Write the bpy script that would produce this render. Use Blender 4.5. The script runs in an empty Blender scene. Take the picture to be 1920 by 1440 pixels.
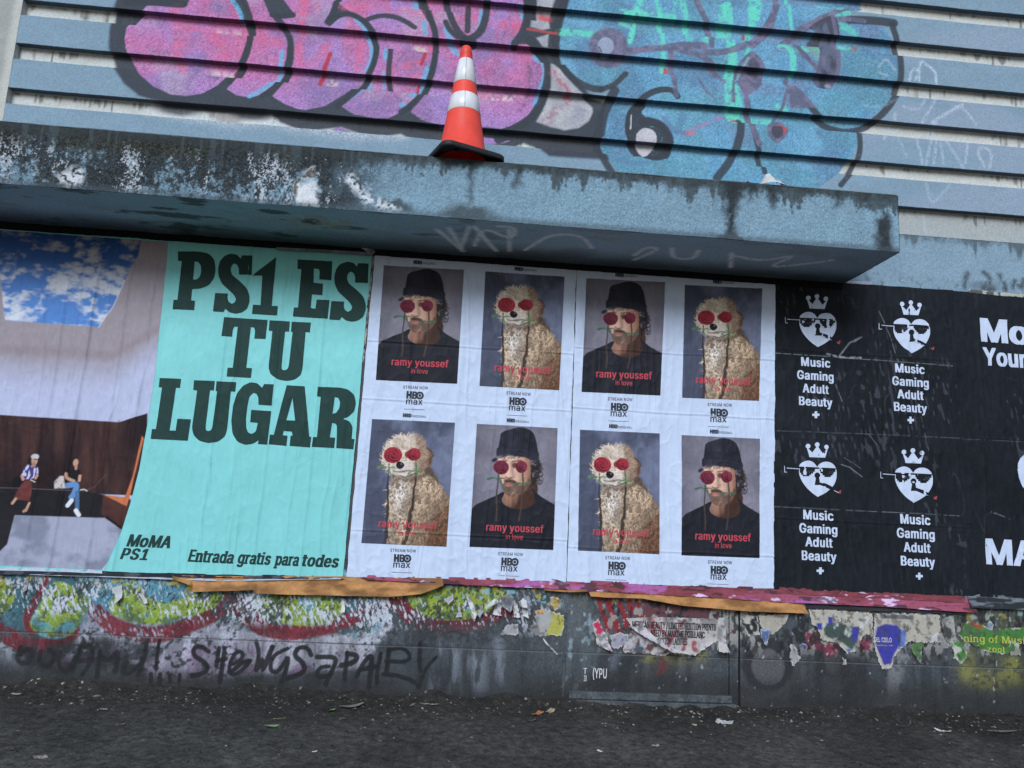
import bpy, bmesh, math, random
import numpy as np
from mathutils import Matrix, Vector
from mathutils.geometry import delaunay_2d_cdt

S = bpy.context.scene
COL = S.collection
rng = random.Random(7)

# ------------------------------------------------------------------ camera
# measured pose: focal length 1400 px on a 1920 px wide frame, wall plane is y = 0
FPX, CAMD, CAMH = 1400.0, 4.2995, 1.0681
YAW, PITCH, ROLL = 0.07281482, 0.16277972, 0.04918559


def basis():
    cy, sy, cp, sp = math.cos(YAW), math.sin(YAW), math.cos(PITCH), math.sin(PITCH)
    f = np.array([sy * cp, cy * cp, sp]); r = np.array([cy, -sy, 0.0]); u = np.cross(r, f)
    c, s = math.cos(ROLL), math.sin(ROLL)
    return c * r + s * u, -s * r + c * u, f


CR, CU, CF = basis()
cam = bpy.data.cameras.new("camera")
cam.sensor_width = 36.0
cam.lens = FPX / 1920 * 36.0
cam.clip_start, cam.clip_end = 0.05, 500
camo = bpy.data.objects.new("camera", cam)
COL.objects.link(camo)
M = Matrix.Identity(4)
for i in range(3):
    M[i][0], M[i][1], M[i][2] = CR[i], CU[i], -CF[i]
M.translation = Vector((0, -CAMD, CAMH))
camo.matrix_world = M
S.camera = camo

# ------------------------------------------------------------------ world, sun, exposure
SUN_EL, SUN_AZ = math.radians(31), math.radians(-14)    # azimuth measured from straight out of the wall, minus = left
world = bpy.data.worlds.new("World")
S.world = world
world.use_nodes = True
nt = world.node_tree
sky = nt.nodes.new("ShaderNodeTexSky")
sky.sky_type = 'NISHITA'
sky.sun_disc = False
sky.sun_elevation = SUN_EL
sky.sun_rotation = math.pi + SUN_AZ * -1
sky.air_density, sky.dust_density, sky.ozone_density = 1.0, 1.0, 1.0
nt.links.new(sky.outputs[0], nt.nodes["Background"].inputs[0])
nt.nodes["Background"].inputs[1].default_value = 0.085
sl = bpy.data.lights.new("sun", 'SUN')
sl.energy = 2.85
sl.angle = math.radians(26)
sl.color = (0.84, 0.91, 1.0)
so = bpy.data.objects.new("sun", sl)
COL.objects.link(so)
d = Vector((math.sin(SUN_AZ) * math.cos(SUN_EL), -math.cos(SUN_AZ) * math.cos(SUN_EL), math.sin(SUN_EL)))
so.rotation_euler = d.to_track_quat('Z', 'Y').to_euler()
S.view_settings.view_transform = 'Standard'
S.view_settings.look = 'None'
S.view_settings.gamma = 1
S.view_settings.exposure = 0.0


# ------------------------------------------------------------------ measuring helpers
def at(pts, y=0.0):
    """photo measurements -> (x, z) on the wall-parallel plane at depth y"""
    p = np.asarray(pts, float).reshape(-1, 2)
    dv = CF[None] + ((p[:, 0:1] - 960) / FPX) * CR - ((p[:, 1:2] - 720) / FPX) * CU
    t = (CAMD + y) / dv[:, 1]
    return np.stack([dv[:, 0] * t, dv[:, 2] * t + CAMH], 1)


def zp(ox, oy, k, pts):
    """points read off an enlargement (origin, scale) -> photo measurements"""
    p = np.asarray(pts, float).reshape(-1, 2)
    return np.stack([ox + p[:, 0] / k, oy + p[:, 1] / k], 1)


def mpp(px, py):
    a = at([(px, py), (px + 1, py)])
    return float(np.hypot(*(a[1] - a[0])))


def lin(c):
    c = np.asarray(c, float) / 255.0
    return np.where(c <= 0.04045, c / 12.92, ((c + 0.055) / 1.055) ** 2.4)


KW = np.array([1.05, 1.03, 1.02])      # what lit white paper shows -> its real reflectance


def pc(r, g, b):
    return np.clip(lin((r, g, b)) * KW, 0.006, 0.86)


# ------------------------------------------------------------------ noise
_T = np.random.RandomState(3).rand(257, 257).astype(np.float32)
_T[256] = _T[0]; _T[:, 256] = _T[:, 0]


def vn(x, y, seed=0):
    x = np.asarray(x, np.float64) + seed * 17.31 + 512; y = np.asarray(y, np.float64) + seed * 9.77 + 512
    ix = np.floor(x).astype(np.int64); iy = np.floor(y).astype(np.int64)
    fx = x - ix; fy = y - iy
    fx = fx * fx * (3 - 2 * fx); fy = fy * fy * (3 - 2 * fy)
    ix &= 255; iy &= 255
    a = _T[ix, iy]; b = _T[ix + 1, iy]; c = _T[ix, iy + 1]; e = _T[ix + 1, iy + 1]
    return (a * (1 - fx) + b * fx) * (1 - fy) + (c * (1 - fx) + e * fx) * fy


def fbm(x, y, seed=0, o=4, g=0.5):
    s = 0; a = 1.0; n = 0
    for k in range(o):
        s = s + a * vn(x * 2 ** k, y * 2 ** k, seed + k * 3); n += a; a *= g
    return s / n


def sst(a, b, v):
    t = np.clip((v - a) / (b - a), 0, 1)
    return t * t * (3 - 2 * t)


# ------------------------------------------------------------------ painter: pigment on a surface, in the surface's own metres
class Paint:
    def __init__(self, X, Z, base):
        self.X = np.asarray(X, float).ravel(); self.Z = np.asarray(Z, float).ravel()
        self.C = np.empty((self.X.size, 3)); self.C[:] = base
        self.jx = self.jz = 0
        self.ws = self.es = None

    def wobble(self, amp, freq, seed):
        self.jx = (fbm(self.X * freq, self.Z * freq, seed, 3) - .5) * 2 * amp
        self.jz = (fbm(self.X * freq, self.Z * freq, seed + 40, 3) - .5) * 2 * amp

    def _sel(self, P, m):
        x = self.X + self.jx; z = self.Z + self.jz
        i = np.nonzero((x > P[:, 0].min() - m) & (x < P[:, 0].max() + m) & (z > P[:, 1].min() - m) & (z < P[:, 1].max() + m))[0]
        return i, x[i], z[i]

    def put(self, i, m, col, a=1.0):
        m = (m * a)[:, None]
        c = np.asarray(col)
        self.C[i] = self.C[i] * (1 - m) + c * m

    def poly(self, P, col, soft=.004, a=1.0, mod=None):
        P = np.asarray(P, float)
        i, x, z = self._sel(P, soft)
        if not len(i): return
        ins = np.zeros(len(i), bool); dist = np.full(len(i), 1e9)
        n = len(P)
        for k in range(n):
            x0, z0 = P[k]; x1, z1 = P[(k + 1) % n]
            if z0 != z1:
                ins ^= ((z0 > z) != (z1 > z)) & (x < (x1 - x0) * (z - z0) / (z1 - z0) + x0)
            dx, dz = x1 - x0, z1 - z0; L = dx * dx + dz * dz + 1e-12
            t = np.clip(((x - x0) * dx + (z - z0) * dz) / L, 0, 1)
            dist = np.minimum(dist, np.hypot(x - x0 - t * dx, z - z0 - t * dz))
        sd = np.where(ins, -dist, dist)
        m = 1 - sst(-soft, soft, sd)
        if mod is not None: m = m * mod(self.X[i], self.Z[i])
        if callable(col): col = col(self.X[i], self.Z[i])
        self.put(i, m, col, a)

    def line(self, P, w, col, soft=.004, a=1.0, mod=None, w1=None):
        P = np.asarray(P, float)
        if self.ws: w, w1, soft = self.ws(w), (None if w1 is None else self.ws(w1)), soft * 1.4
        n = len(P); ws = np.linspace(w, w if w1 is None else w1, n)
        i, x, z = self._sel(P, max(ws) / 2 + soft)
        if not len(i): return
        sd = np.full(len(i), 1e9)
        for k in range(n - 1):
            x0, z0 = P[k]; x1, z1 = P[k + 1]
            dx, dz = x1 - x0, z1 - z0; L = dx * dx + dz * dz + 1e-12
            t = np.clip(((x - x0) * dx + (z - z0) * dz) / L, 0, 1)
            sd = np.minimum(sd, np.hypot(x - x0 - t * dx, z - z0 - t * dz) - (ws[k] * (1 - t) + ws[k + 1] * t) / 2)
        m = 1 - sst(-soft, soft, sd)
        if mod is not None: m = m * mod(self.X[i], self.Z[i])
        if callable(col): col = col(self.X[i], self.Z[i])
        self.put(i, m, col, a)

    def ell(self, c, rx, rz, col, soft=.2, a=1.0, mod=None, rot=0.0):
        if self.es: rx, rz = rx * self.es, rz * self.es
        i, x, z = self._sel(np.array([[c[0] - 1.3 * max(rx, rz), c[1] - 1.3 * max(rx, rz)], [c[0] + 1.3 * max(rx, rz), c[1] + 1.3 * max(rx, rz)]]), .01)
        if not len(i): return
        cr, sr = math.cos(rot), math.sin(rot)
        u = (x - c[0]) * cr + (z - c[1]) * sr; v = -(x - c[0]) * sr + (z - c[1]) * cr
        r = np.sqrt((u / rx) ** 2 + (v / rz) ** 2)
        m = 1 - sst(1 - soft, 1 + soft, r)
        if mod is not None: m = m * mod(self.X[i], self.Z[i])
        if callable(col): col = col(self.X[i], self.Z[i])
        self.put(i, m, col, a)


def smooth(P, n=2):
    """round a hand-read open line (Chaikin, end points kept)"""
    P = np.asarray(P, float)
    for _ in range(n):
        q = P[:-1] * .75 + P[1:] * .25; r = P[:-1] * .25 + P[1:] * .75
        m = np.empty((2 * len(q), 2)); m[0::2] = q; m[1::2] = r
        P = np.vstack([P[:1], m, P[-1:]])
    return P


def smoothc(P, n=2):
    P = np.asarray(P, float)
    for _ in range(n):
        N = np.roll(P, -1, 0)
        m = np.empty((2 * len(P), 2)); m[0::2] = P * .75 + N * .25; m[1::2] = P * .25 + N * .75
        P = m
    return P


def mixc(a, b, t):
    t = np.asarray(t)[:, None]
    return np.asarray(a) * (1 - t) + np.asarray(b) * t


# ------------------------------------------------------------------ materials
def mat(name, col=None, rough=.7, grain=.12, gscale=60, bump=.15, bscale=90, spec=.3, stretch=(1, 1, 1), metal=0.0, mottle=0.0, mscale=6):
    """col None: pigment comes from the mesh's own 'pigment' attribute; procedural grain and bump on top"""
    m = bpy.data.materials.new(name); m.use_nodes = True
    t = m.node_tree; N = t.nodes; L = t.links
    b = N["Principled BSDF"]
    b.inputs["Roughness"].default_value = rough
    b.inputs["Specular IOR Level"].default_value = spec
    b.inputs["Metallic"].default_value = metal
    tc = N.new("ShaderNodeTexCoord"); mp = N.new("ShaderNodeMapping"); mp.inputs["Scale"].default_value = stretch
    L.new(tc.outputs["Object"], mp.inputs[0])
    if col is None:
        at_ = N.new("ShaderNodeAttribute"); at_.attribute_name = "pigment"; src = at_.outputs["Color"]
    else:
        rgb = N.new("ShaderNodeRGB"); rgb.outputs[0].default_value = (*col, 1); src = rgb.outputs[0]

    def mul(src, scale, amt, det):
        nz = N.new("ShaderNodeTexNoise"); nz.inputs["Scale"].default_value = scale; nz.inputs["Detail"].default_value = det
        L.new(mp.outputs[0], nz.inputs["Vector"])
        mr = N.new("ShaderNodeMapRange")
        mr.inputs[1].default_value = .3; mr.inputs[2].default_value = .7
        mr.inputs[3].default_value = 1 - amt; mr.inputs[4].default_value = 1 + amt
        L.new(nz.outputs["Fac"], mr.inputs[0])
        mx = N.new("ShaderNodeVectorMath"); mx.operation = 'MULTIPLY'
        L.new(src, mx.inputs[0]); L.new(mr.outputs[0], mx.inputs[1])
        return mx.outputs[0]
    if grain: src = mul(src, gscale, grain, 4)
    if mottle: src = mul(src, mscale, mottle, 5)
    L.new(src, b.inputs["Base Color"])
    if bump:
        nz = N.new("ShaderNodeTexNoise"); nz.inputs["Scale"].default_value = bscale; nz.inputs["Detail"].default_value = 5
        L.new(mp.outputs[0], nz.inputs["Vector"])
        bp = N.new("ShaderNodeBump"); bp.inputs["Strength"].default_value = bump; bp.inputs["Distance"].default_value = .004
        L.new(nz.outputs["Fac"], bp.inputs["Height"]); L.new(bp.outputs[0], b.inputs["Normal"])
    return m


M_WALL = mat("painted_masonry", None, .85, .16, 150, .5, 160, .2)
M_BASE = mat("weathered_wall_paint", None, .75, .2, 110, .5, 120, .3, (1, 1, .6))
M_CONC = mat("painted_concrete", None, .85, .2, 130, .7, 110, .2)
M_PAPER = mat("pasted_paper", None, .62, .035, 40, .08, 70, .25, (1, 1, .35))
M_INK = mat("printed_ink", None, .58, .06, 60, .06, 80, .12, (1, 1, .35))
M_BLACK = mat("black_pasted_paper", None, .6, .2, 35, .12, 60, .07, (1, 1, .35))
M_SCRAP = mat("torn_paper", None, .75, .1, 60, .2, 70, .2)


# ------------------------------------------------------------------ object helpers
def link(o, parent=None):
    COL.objects.link(o)
    if parent is not None:
        o.parent = parent
        o.matrix_parent_inverse = parent.matrix_world.inverted()
    return o


def meshnp(name, V, F, C=None, m=None, parent=None, smooth_=True, loc=None):
    """V (n,3) world coordinates, F (m,3|4); the object's origin is placed at loc"""
    V = np.asarray(V, np.float64).copy(); F = np.asarray(F, np.int32)
    if loc is not None: V -= np.asarray(loc)
    me = bpy.data.meshes.new(name)
    k = F.shape[1]
    me.vertices.add(len(V)); me.vertices.foreach_set("co", V.astype(np.float32).ravel())
    me.loops.add(F.size); me.loops.foreach_set("vertex_index", F.ravel())
    me.polygons.add(len(F)); me.polygons.foreach_set("loop_start", np.arange(0, F.size, k, dtype=np.int32))
    me.update(calc_edges=True)
    me.polygons.foreach_set("use_smooth", np.full(len(F), smooth_, bool))
    if C is not None:
        a = me.attributes.new("pigment", 'FLOAT_COLOR', 'POINT')
        cc = np.ones((len(V), 4), np.float32); cc[:, :3] = np.clip(C, 0, 1)
        a.data.foreach_set("color", cc.ravel())
    if m is not None: me.materials.append(m)
    me.validate()
    o = bpy.data.objects.new(name, me)
    if loc is not None: o.location = loc
    if parent is not None:
        COL.objects.link(o); o.parent = parent
        if loc is None: o.matrix_parent_inverse = Matrix.Translation(-parent.location)
        else: o.location = Vector(loc) - parent.location
    else: COL.objects.link(o)
    return o


def empty(name, loc):
    o = bpy.data.objects.new(name, None); o.location = loc; o.empty_display_size = .1
    COL.objects.link(o)
    return o


def tag(o, label, cat, group=None, kind=None):
    if label: o["label"] = label
    if cat: o["category"] = cat
    if group: o["group"] = group
    if kind: o["kind"] = kind
    return o


def quads(nu, nv, off=0, flip=False):
    i = np.arange(nu * nv).reshape(nu, nv)
    q = np.stack([i[:-1, :-1], i[1:, :-1], i[1:, 1:], i[:-1, 1:]], -1).reshape(-1, 4) + off
    return q[:, ::-1] if flip else q


def inside(P, x, z):
    ins = np.zeros(len(x), bool); n = len(P)
    for k in range(n):
        x0, z0 = P[k]; x1, z1 = P[(k + 1) % n]
        if z0 != z1:
            ins ^= ((z0 > z) != (z1 > z)) & (x < (x1 - x0) * (z - z0) / (z1 - z0) + x0)
    return ins


def fill(polys, step=.012):
    """triangulated area of closed outlines (even-odd) with inner points every `step`, so it can follow a wrinkled sheet"""
    V = []; Ed = []
    for P in polys:
        P = np.asarray(P, float); b = len(V); n = len(P); idx = []
        for k in range(n):
            a, c = P[k], P[(k + 1) % n]
            s = max(1, int(np.hypot(*(c - a)) / step))
            for q in range(s): V.append(a + (c - a) * q / s)
        m = len(V) - b
        Ed += [(b + q, b + (q + 1) % m) for q in range(m)]
    A = np.array(V)
    gx, gz = np.meshgrid(np.arange(A[:, 0].min(), A[:, 0].max(), step), np.arange(A[:, 1].min(), A[:, 1].max(), step))
    gx = gx.ravel() + (np.arange(gx.size) % 2) * step * .13; gz = gz.ravel()
    ins = np.zeros(gx.size, bool)
    for P in polys: ins ^= inside(np.asarray(P, float), gx, gz)
    allv = [Vector(v) for v in V] + [Vector((a, b)) for a, b in zip(gx[ins], gz[ins])]
    r = delaunay_2d_cdt(allv, Ed, [], 0, 1e-6)
    VV = np.array([(v[0], v[1]) for v in r[0]]); FF = np.array([f for f in r[2] if len(f) == 3], int)
    c = VV[FF].mean(1)
    ins = np.zeros(len(FF), bool)
    for P in polys: ins ^= inside(np.asarray(P, float), c[:, 0], c[:, 1])
    return VV, FF[ins]


# letter outlines, thousandths of an em: char -> [advance, [closed outlines]]
GLYPH = {"&":[448,[[197,-7,129,4,78,34,45,78,34,133,42,177,73,224,226,343,255,375,262,405,253,437,226,457,201,461,168,453,145,431,137,399,145,363,176,317,438,0,364,0,111,306,87,344,76,384,79,430,99,470,134,499,165,510,218,513,251,505,279,491,300,471,320,433,324,404,315,362,291,325,140,206,110,174,100,154,98,119,104,97,124,70,154,53,193,46,223,50,265,66,301,95,329,136,346,186,349,224,408,224,405,180,391,128,371,92,333,47,305,23,271,7]]],"(":[273,[[89,207,96,293,114,384,142,468,177,539,236,539,182,399,154,258,152,184,165,91,188,16,236,-96,177,-96,156,-59,124,16,102,93]]],"+":[453,[[198,34,198,364,255,364,255,34],[61,172,61,226,391,226,391,172]]],".":[188,[[95,-4,78,-1,63,9,53,24,50,41,53,59,63,73,78,83,95,87,113,83,128,73,138,59,141,41,138,24,128,9,113,-1]]],"/":[249,[[235,533,71,-76,14,-76,178,533]]],"0":[453,[[227,-7,199,-5,151,11,130,24,95,62,69,113,60,144,48,254,60,364,69,395,95,447,130,484,151,498,200,514,227,516,279,508,302,498,323,484,358,447,384,395,393,364,405,254,393,144,384,113,359,62,323,24,302,11,254,-5],[227,50,276,63,313,103,336,168,344,254,336,341,313,405,276,446,227,460,177,446,140,405,117,341,109,254,117,168,140,103,177,63]]],"1":[453,[[76,0,76,55,391,55,391,0],[276,509,276,0,212,0,209,448,86,358,86,427,198,509]]],"2":[453,[[64,0,64,47,282,282,311,327,320,371,317,397,301,428,273,449,237,459,184,453,153,433,134,402,127,362,66,362,67,384,77,424,98,459,143,496,182,511,225,516,268,511,306,497,350,461,370,428,380,392,378,345,365,304,306,223,153,57,389,57,389,0]]],"A":[480,[[16,0,201,509,276,509,463,0,395,0,282,317,241,447,232,478,245,478,220,393,85,0],[110,142,110,199,370,199,370,142]]],"B":[456,[[60,0,60,509,266,508,310,499,359,469,381,442,394,410,398,374,395,344,387,320,365,293,315,267,315,262,351,252,374,237,394,216,409,189,417,155,417,117,408,83,390,52,344,18,301,4],[125,57,272,58,315,70,330,80,349,105,355,137,352,161,327,203,293,224,248,231,125,231],[125,285,238,285,277,291,316,317,333,348,336,372,330,403,313,429,299,439,263,450,125,452]]],"C":[510,[[267,-7,205,1,177,11,126,42,104,63,70,115,57,146,48,179,40,254,48,329,57,362,86,421,126,466,150,484,205,508,286,515,340,504,373,490,415,460,438,433,463,385,473,348,408,348,389,395,357,428,315,449,267,456,223,450,166,419,137,385,116,340,105,285,105,223,116,168,137,123,166,89,203,66,245,54,292,55,337,69,366,88,395,125,408,160,473,160,448,91,402,38,341,5]]],"D":[502,[[219,0,96,0,96,57,244,58,272,63,318,81,354,110,379,149,394,198,399,255,388,337,354,399,320,428,299,438,221,452,93,452,93,509,261,507,325,492,377,461,418,418,446,361,460,293,462,255,460,217,446,149,417,92,398,68,351,31,322,17,291,8],[125,509,125,0,60,0,60,509]]],"E":[419,[[60,0,60,509,372,509,372,452,125,452,125,286,355,286,355,229,125,229,125,57,375,57,375,0]]],"G":[520,[[269,-7,236,-5,176,11,125,43,85,88,57,146,47,179,42,215,42,293,57,362,69,393,103,445,125,466,175,498,233,514,285,515,322,509,389,480,416,458,449,416,474,349,408,349,387,393,365,420,326,444,291,454,243,454,202,443,150,404,125,364,109,314,105,223,116,168,137,124,166,90,203,66,246,54,309,57,345,71,374,93,404,141,415,202,434,199,283,199,283,256,478,256,478,200,476,170,463,115,451,91,419,50,377,19,352,8]]],"H":[517,[[60,0,60,509,125,509,125,289,392,289,392,509,457,509,457,0,392,0,392,232,125,232,125,0]]],"I":[300,[[31,0,31,57,118,57,118,452,31,452,31,509,269,509,269,452,183,452,183,57,269,57,269,0]]],"L":[393,[[60,0,60,509,125,509,125,57,361,57,361,0]]],"M":[628,[[60,0,60,509,152,509,280,181,322,49,307,49,342,158,476,509,568,509,568,0,504,0,507,446,464,313,342,0,286,0,168,297,112,457,119,457,120,405,122,0]]],"N":[523,[[60,0,60,509,136,509,357,160,414,55,405,54,399,168,399,509,463,509,463,0,387,0,171,342,108,452,119,454,125,298,125,0]]],"O":[533,[[267,-7,205,1,177,11,126,42,105,63,70,115,57,146,42,215,40,254,48,329,57,362,70,393,105,445,150,484,177,498,235,514,267,516,299,514,357,498,408,466,429,445,464,393,477,362,491,293,493,254,491,215,477,146,464,115,429,63,408,42,357,11,299,-5],[267,53,330,66,383,105,418,168,430,254,418,341,383,404,330,443,267,456,203,443,151,404,116,340,103,254,116,168,151,105,203,66]]],"P":[445,[[60,0,60,509,263,507,332,487,366,462,398,411,407,370,404,304,390,265,366,233,332,207,289,191,235,186,109,186,109,242,233,242,284,250,318,272,333,294,342,319,344,362,338,389,318,423,297,439,251,451,125,452,125,0]]],"Q":[533,[[245,159,313,159,468,-48,401,-48],[267,-7,205,1,177,11,126,42,105,63,70,115,57,146,42,215,40,254,48,329,57,362,70,393,105,445,150,484,177,498,235,514,267,516,299,514,357,498,408,466,429,445,464,393,477,362,491,293,493,254,491,215,477,146,464,115,429,63,408,42,357,11,299,-5],[267,53,330,66,383,105,418,168,430,254,418,341,383,404,330,443,267,456,203,443,151,404,116,340,103,254,116,168,151,105,203,66]]],"R":[449,[[60,0,60,509,264,507,333,489,367,465,390,433,405,395,408,330,390,271,367,240,333,217,289,203,236,198,96,198,96,255,234,255,284,262,309,273,327,290,344,338,342,380,334,405,319,425,298,440,252,451,125,452,125,0],[353,0,230,229,303,229,428,0]]],"S":[447,[[224,-9,149,1,91,31,54,77,38,137,104,137,116,98,142,71,180,55,241,50,286,60,321,82,341,114,346,139,342,161,325,186,296,205,154,249,105,274,71,307,60,326,54,348,53,393,75,448,119,488,180,511,227,516,275,511,316,498,365,463,394,415,401,378,337,378,326,412,302,437,267,453,209,458,167,448,136,427,123,409,116,387,119,352,131,334,158,313,299,268,359,238,387,209,401,185,407,155,407,118,386,64,343,21,278,-4]]],"T":[449,[[32,452,32,509,417,509,417,452,257,452,257,0,193,0,193,452]]],"U":[517,[[259,-8,177,5,114,43,74,101,60,173,60,509,124,509,124,178,128,144,150,99,173,77,220,56,259,52,298,56,331,68,357,87,384,128,393,178,393,509,457,509,457,173,443,101,403,43,363,15,315,-2]]],"W":[686,[[155,0,16,509,82,509,170,171,197,40,189,40,208,133,306,509,380,509,489,80,497,40,488,40,504,120,603,509,670,509,530,0,455,0,363,339,336,475,350,475,331,377,230,0]]],"X":[474,[[18,0,217,284,217,236,29,509,104,509,204,361,243,292,232,292,261,345,374,509,446,509,259,239,259,287,456,0,382,0,268,165,230,231,244,231,221,189,91,0]]],"Y":[472,[[203,0,203,208,16,509,91,509,229,279,250,230,224,230,265,318,381,509,455,509,268,208,268,0]]],"a":[389,[[160,-9,110,-1,68,22,40,58,30,108,34,138,43,161,78,193,125,211,252,230,273,243,273,279,256,311,220,329,171,329,124,307,100,274,41,291,57,322,79,346,104,364,148,379,194,384,239,379,275,367,306,343,329,306,336,272,337,0,277,0,277,52,272,52,252,25,226,6,190,-6],[170,45,202,49,239,66,263,93,275,126,276,190,253,180,193,170,144,162,117,150,98,132,93,115,94,87,107,66,130,52]]],"c":[396,[[207,-8,137,6,82,46,46,108,34,187,40,243,68,312,117,360,159,378,221,384,284,368,332,332,362,277,303,262,290,289,270,311,242,325,207,330,173,325,145,310,124,287,108,258,99,224,97,169,108,117,124,89,158,57,189,48,217,47,243,52,271,66,292,89,304,117,363,102,341,56,306,21,261,-1]]],"d":[424,[[195,-8,130,5,94,29,66,64,39,133,35,218,55,293,95,347,151,378,196,384,241,378,272,360,311,319,311,509,372,509,372,0,313,0,313,59,307,59,287,31,263,10,227,-5],[205,47,250,57,284,86,305,132,312,189,305,247,284,291,251,320,205,330,157,319,124,290,103,245,96,189,103,133,124,88,158,57]]],"e":[404,[[212,-8,138,6,98,30,68,64,40,132,34,187,39,242,67,311,115,359,157,378,180,383,251,379,307,351,341,315,363,263,371,169,75,169,75,221,338,221,310,202,298,269,283,294,263,314,222,329,189,329,159,321,135,304,116,282,97,226,97,157,104,122,118,92,151,61,195,47,234,48,278,66,306,105,365,91,345,51,311,19,266,-1]]],"f":[254,[[228,379,228,327,6,327,6,379],[81,0,81,432,84,461,104,496,135,519,187,530,239,522,243,521,227,468,200,474,171,470,154,460,145,443,142,0]]],"g":[425,[[207,-151,150,-144,105,-127,73,-101,51,-69,101,-41,128,-72,165,-92,229,-96,267,-85,295,-62,304,-47,311,-6,311,68,306,68,272,28,241,11,195,5,152,10,113,27,80,53,46,112,35,163,35,220,46,271,66,314,95,347,131,371,196,384,228,382,253,373,281,353,308,319,313,319,313,379,372,379,372,-9,367,-54,350,-90,308,-127,271,-142],[205,59,251,68,285,95,305,137,312,193,305,248,285,291,251,320,205,330,158,320,124,290,103,246,96,193,103,138,124,96,158,68]]],"i":[167,[[53,0,53,379,114,379,114,0],[84,443,54,455,41,483,54,512,84,524,114,512,126,483,114,455]]],"k":[381,[[110,137,110,212,121,212,284,379,360,379,184,199,177,199],[53,0,53,509,114,509,114,0],[294,0,148,186,191,229,372,0]]],"l":[189,[[139,-2,101,3,74,20,58,47,53,84,53,509,114,509,114,87,120,62,137,53,170,54,181,3]]],"m":[610,[[53,0,53,379,112,379,112,295,108,295,125,335,151,363,183,380,219,386,257,380,287,361,309,331,321,295,312,295,329,332,368,369,422,385,468,383,510,364,532,342,548,313,556,276,557,0,496,0,494,273,490,289,473,313,447,326,419,330,395,328,365,314,351,299,338,270,335,0,274,0,273,275,253,311,229,326,199,330,168,325,148,314,126,289,117,266,114,0]]],"n":[410,[[114,227,114,0,53,0,53,379,112,379,112,287,102,287,124,332,152,362,187,379,227,384,280,376,309,360,341,321,353,285,357,0,296,0,295,256,283,291,273,304,260,315,229,328,197,328,161,317,141,303,126,283,117,257]]],"o":[415,[[207,-8,137,6,82,46,46,108,34,187,46,268,82,330,137,371,207,384,278,371,333,330,369,268,381,187,369,108,333,46,278,6],[207,46,257,57,292,89,312,134,319,187,312,242,292,287,257,319,207,330,158,319,124,287,103,242,96,187,103,134,124,89,158,57]]],"p":[424,[[53,-143,53,379,112,379,112,319,118,319,152,360,183,378,229,384,294,371,330,347,359,313,379,270,389,218,389,160,379,108,359,64,313,16,252,-7,198,-5,153,17,114,59,114,-143],[220,47,267,57,301,88,321,133,328,189,321,245,301,290,267,319,220,330,174,320,140,291,120,247,113,189,120,132,140,86,174,57]]],"r":[259,[[53,0,53,379,112,379,112,321,115,321,130,347,166,375,196,384,243,384,243,322,207,326,170,319,140,301,126,284,114,237,114,0]]],"s":[365,[[182,-8,128,-2,84,18,53,50,36,94,94,107,114,69,136,54,165,46,217,50,244,62,262,81,267,112,254,136,225,151,104,186,72,208,61,222,48,255,51,305,75,343,100,363,131,377,187,384,239,378,279,358,307,328,324,290,268,277,251,307,232,323,205,331,171,332,143,324,121,308,110,289,112,258,124,243,144,232,254,202,292,183,317,158,331,107,321,61,290,24,242,0]]],"t":[227,[[204,379,204,327,6,327,6,379],[65,471,126,471,128,76,136,61,150,53,202,54,213,2,168,-4,145,-3,107,10,80,35,72,52,65,93]]],"u":[410,[[182,-5,130,4,101,20,78,44,62,76,53,139,53,379,114,379,114,144,127,89,137,75,164,56,213,51,249,62,268,77,283,97,293,122,296,379,357,379,357,0,298,0,298,92,307,92,297,67,272,30,257,17,222,0]]],"v":[389,[[163,0,17,379,84,379,171,138,206,21,184,21,218,138,305,379,371,379,226,0]]],"x":[379,[[21,0,171,218,171,171,29,379,100,379,207,206,175,206,282,379,352,379,209,169,209,214,358,0,287,0,173,182,205,182,91,0]]],"y":[389,[[47,-139,61,-86,96,-90,124,-80,141,-58,163,-1,17,379,84,379,171,138,206,21,184,21,193,53,218,138,305,379,371,379,198,-72,168,-116,139,-136,91,-145]]],"z":[380,[[42,0,42,46,254,320,48,323,48,379,333,379,333,331,126,56,339,56,339,0]]]}
_tc = {}


def glyph(ch):
    if ch not in _tc:
        adv, LL = GLYPH[ch]
        _tc[ch] = fill([np.array(l, float).reshape(-1, 2) / 1000 for l in LL], .09)
    return _tc[ch], GLYPH[ch][0] / 1000


def slabs(ch):
    """little bars under and over the stems of a letter"""
    V, F = [], []
    if ch in '/.+&' : return None
    for l in GLYPH[ch][1]:
        P = np.array(l, float).reshape(-1, 2) / 1000
        for i in range(len(P)):
            a, b = P[i], P[(i + 1) % len(P)]
            if abs(a[1] - b[1]) < .004 and .03 < abs(a[0] - b[0]) < .12 and (abs(a[1]) < .01 or a[1] > .34 or a[1] < -.1):
                x0, x1 = sorted((a[0], b[0])); y = a[1]; t = .045 * (1 if y < .2 else -1); n = len(V)
                V += [(x0 - .04, y), (x1 + (.04 if y < .2 else .0), y), (x1 + (.04 if y < .2 else .0), y + t), (x0 - .04, y + t)]; F += [(n, n + 1, n + 2), (n, n + 2, n + 3)]
    return (np.array(V), np.array(F)) if V else None


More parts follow.
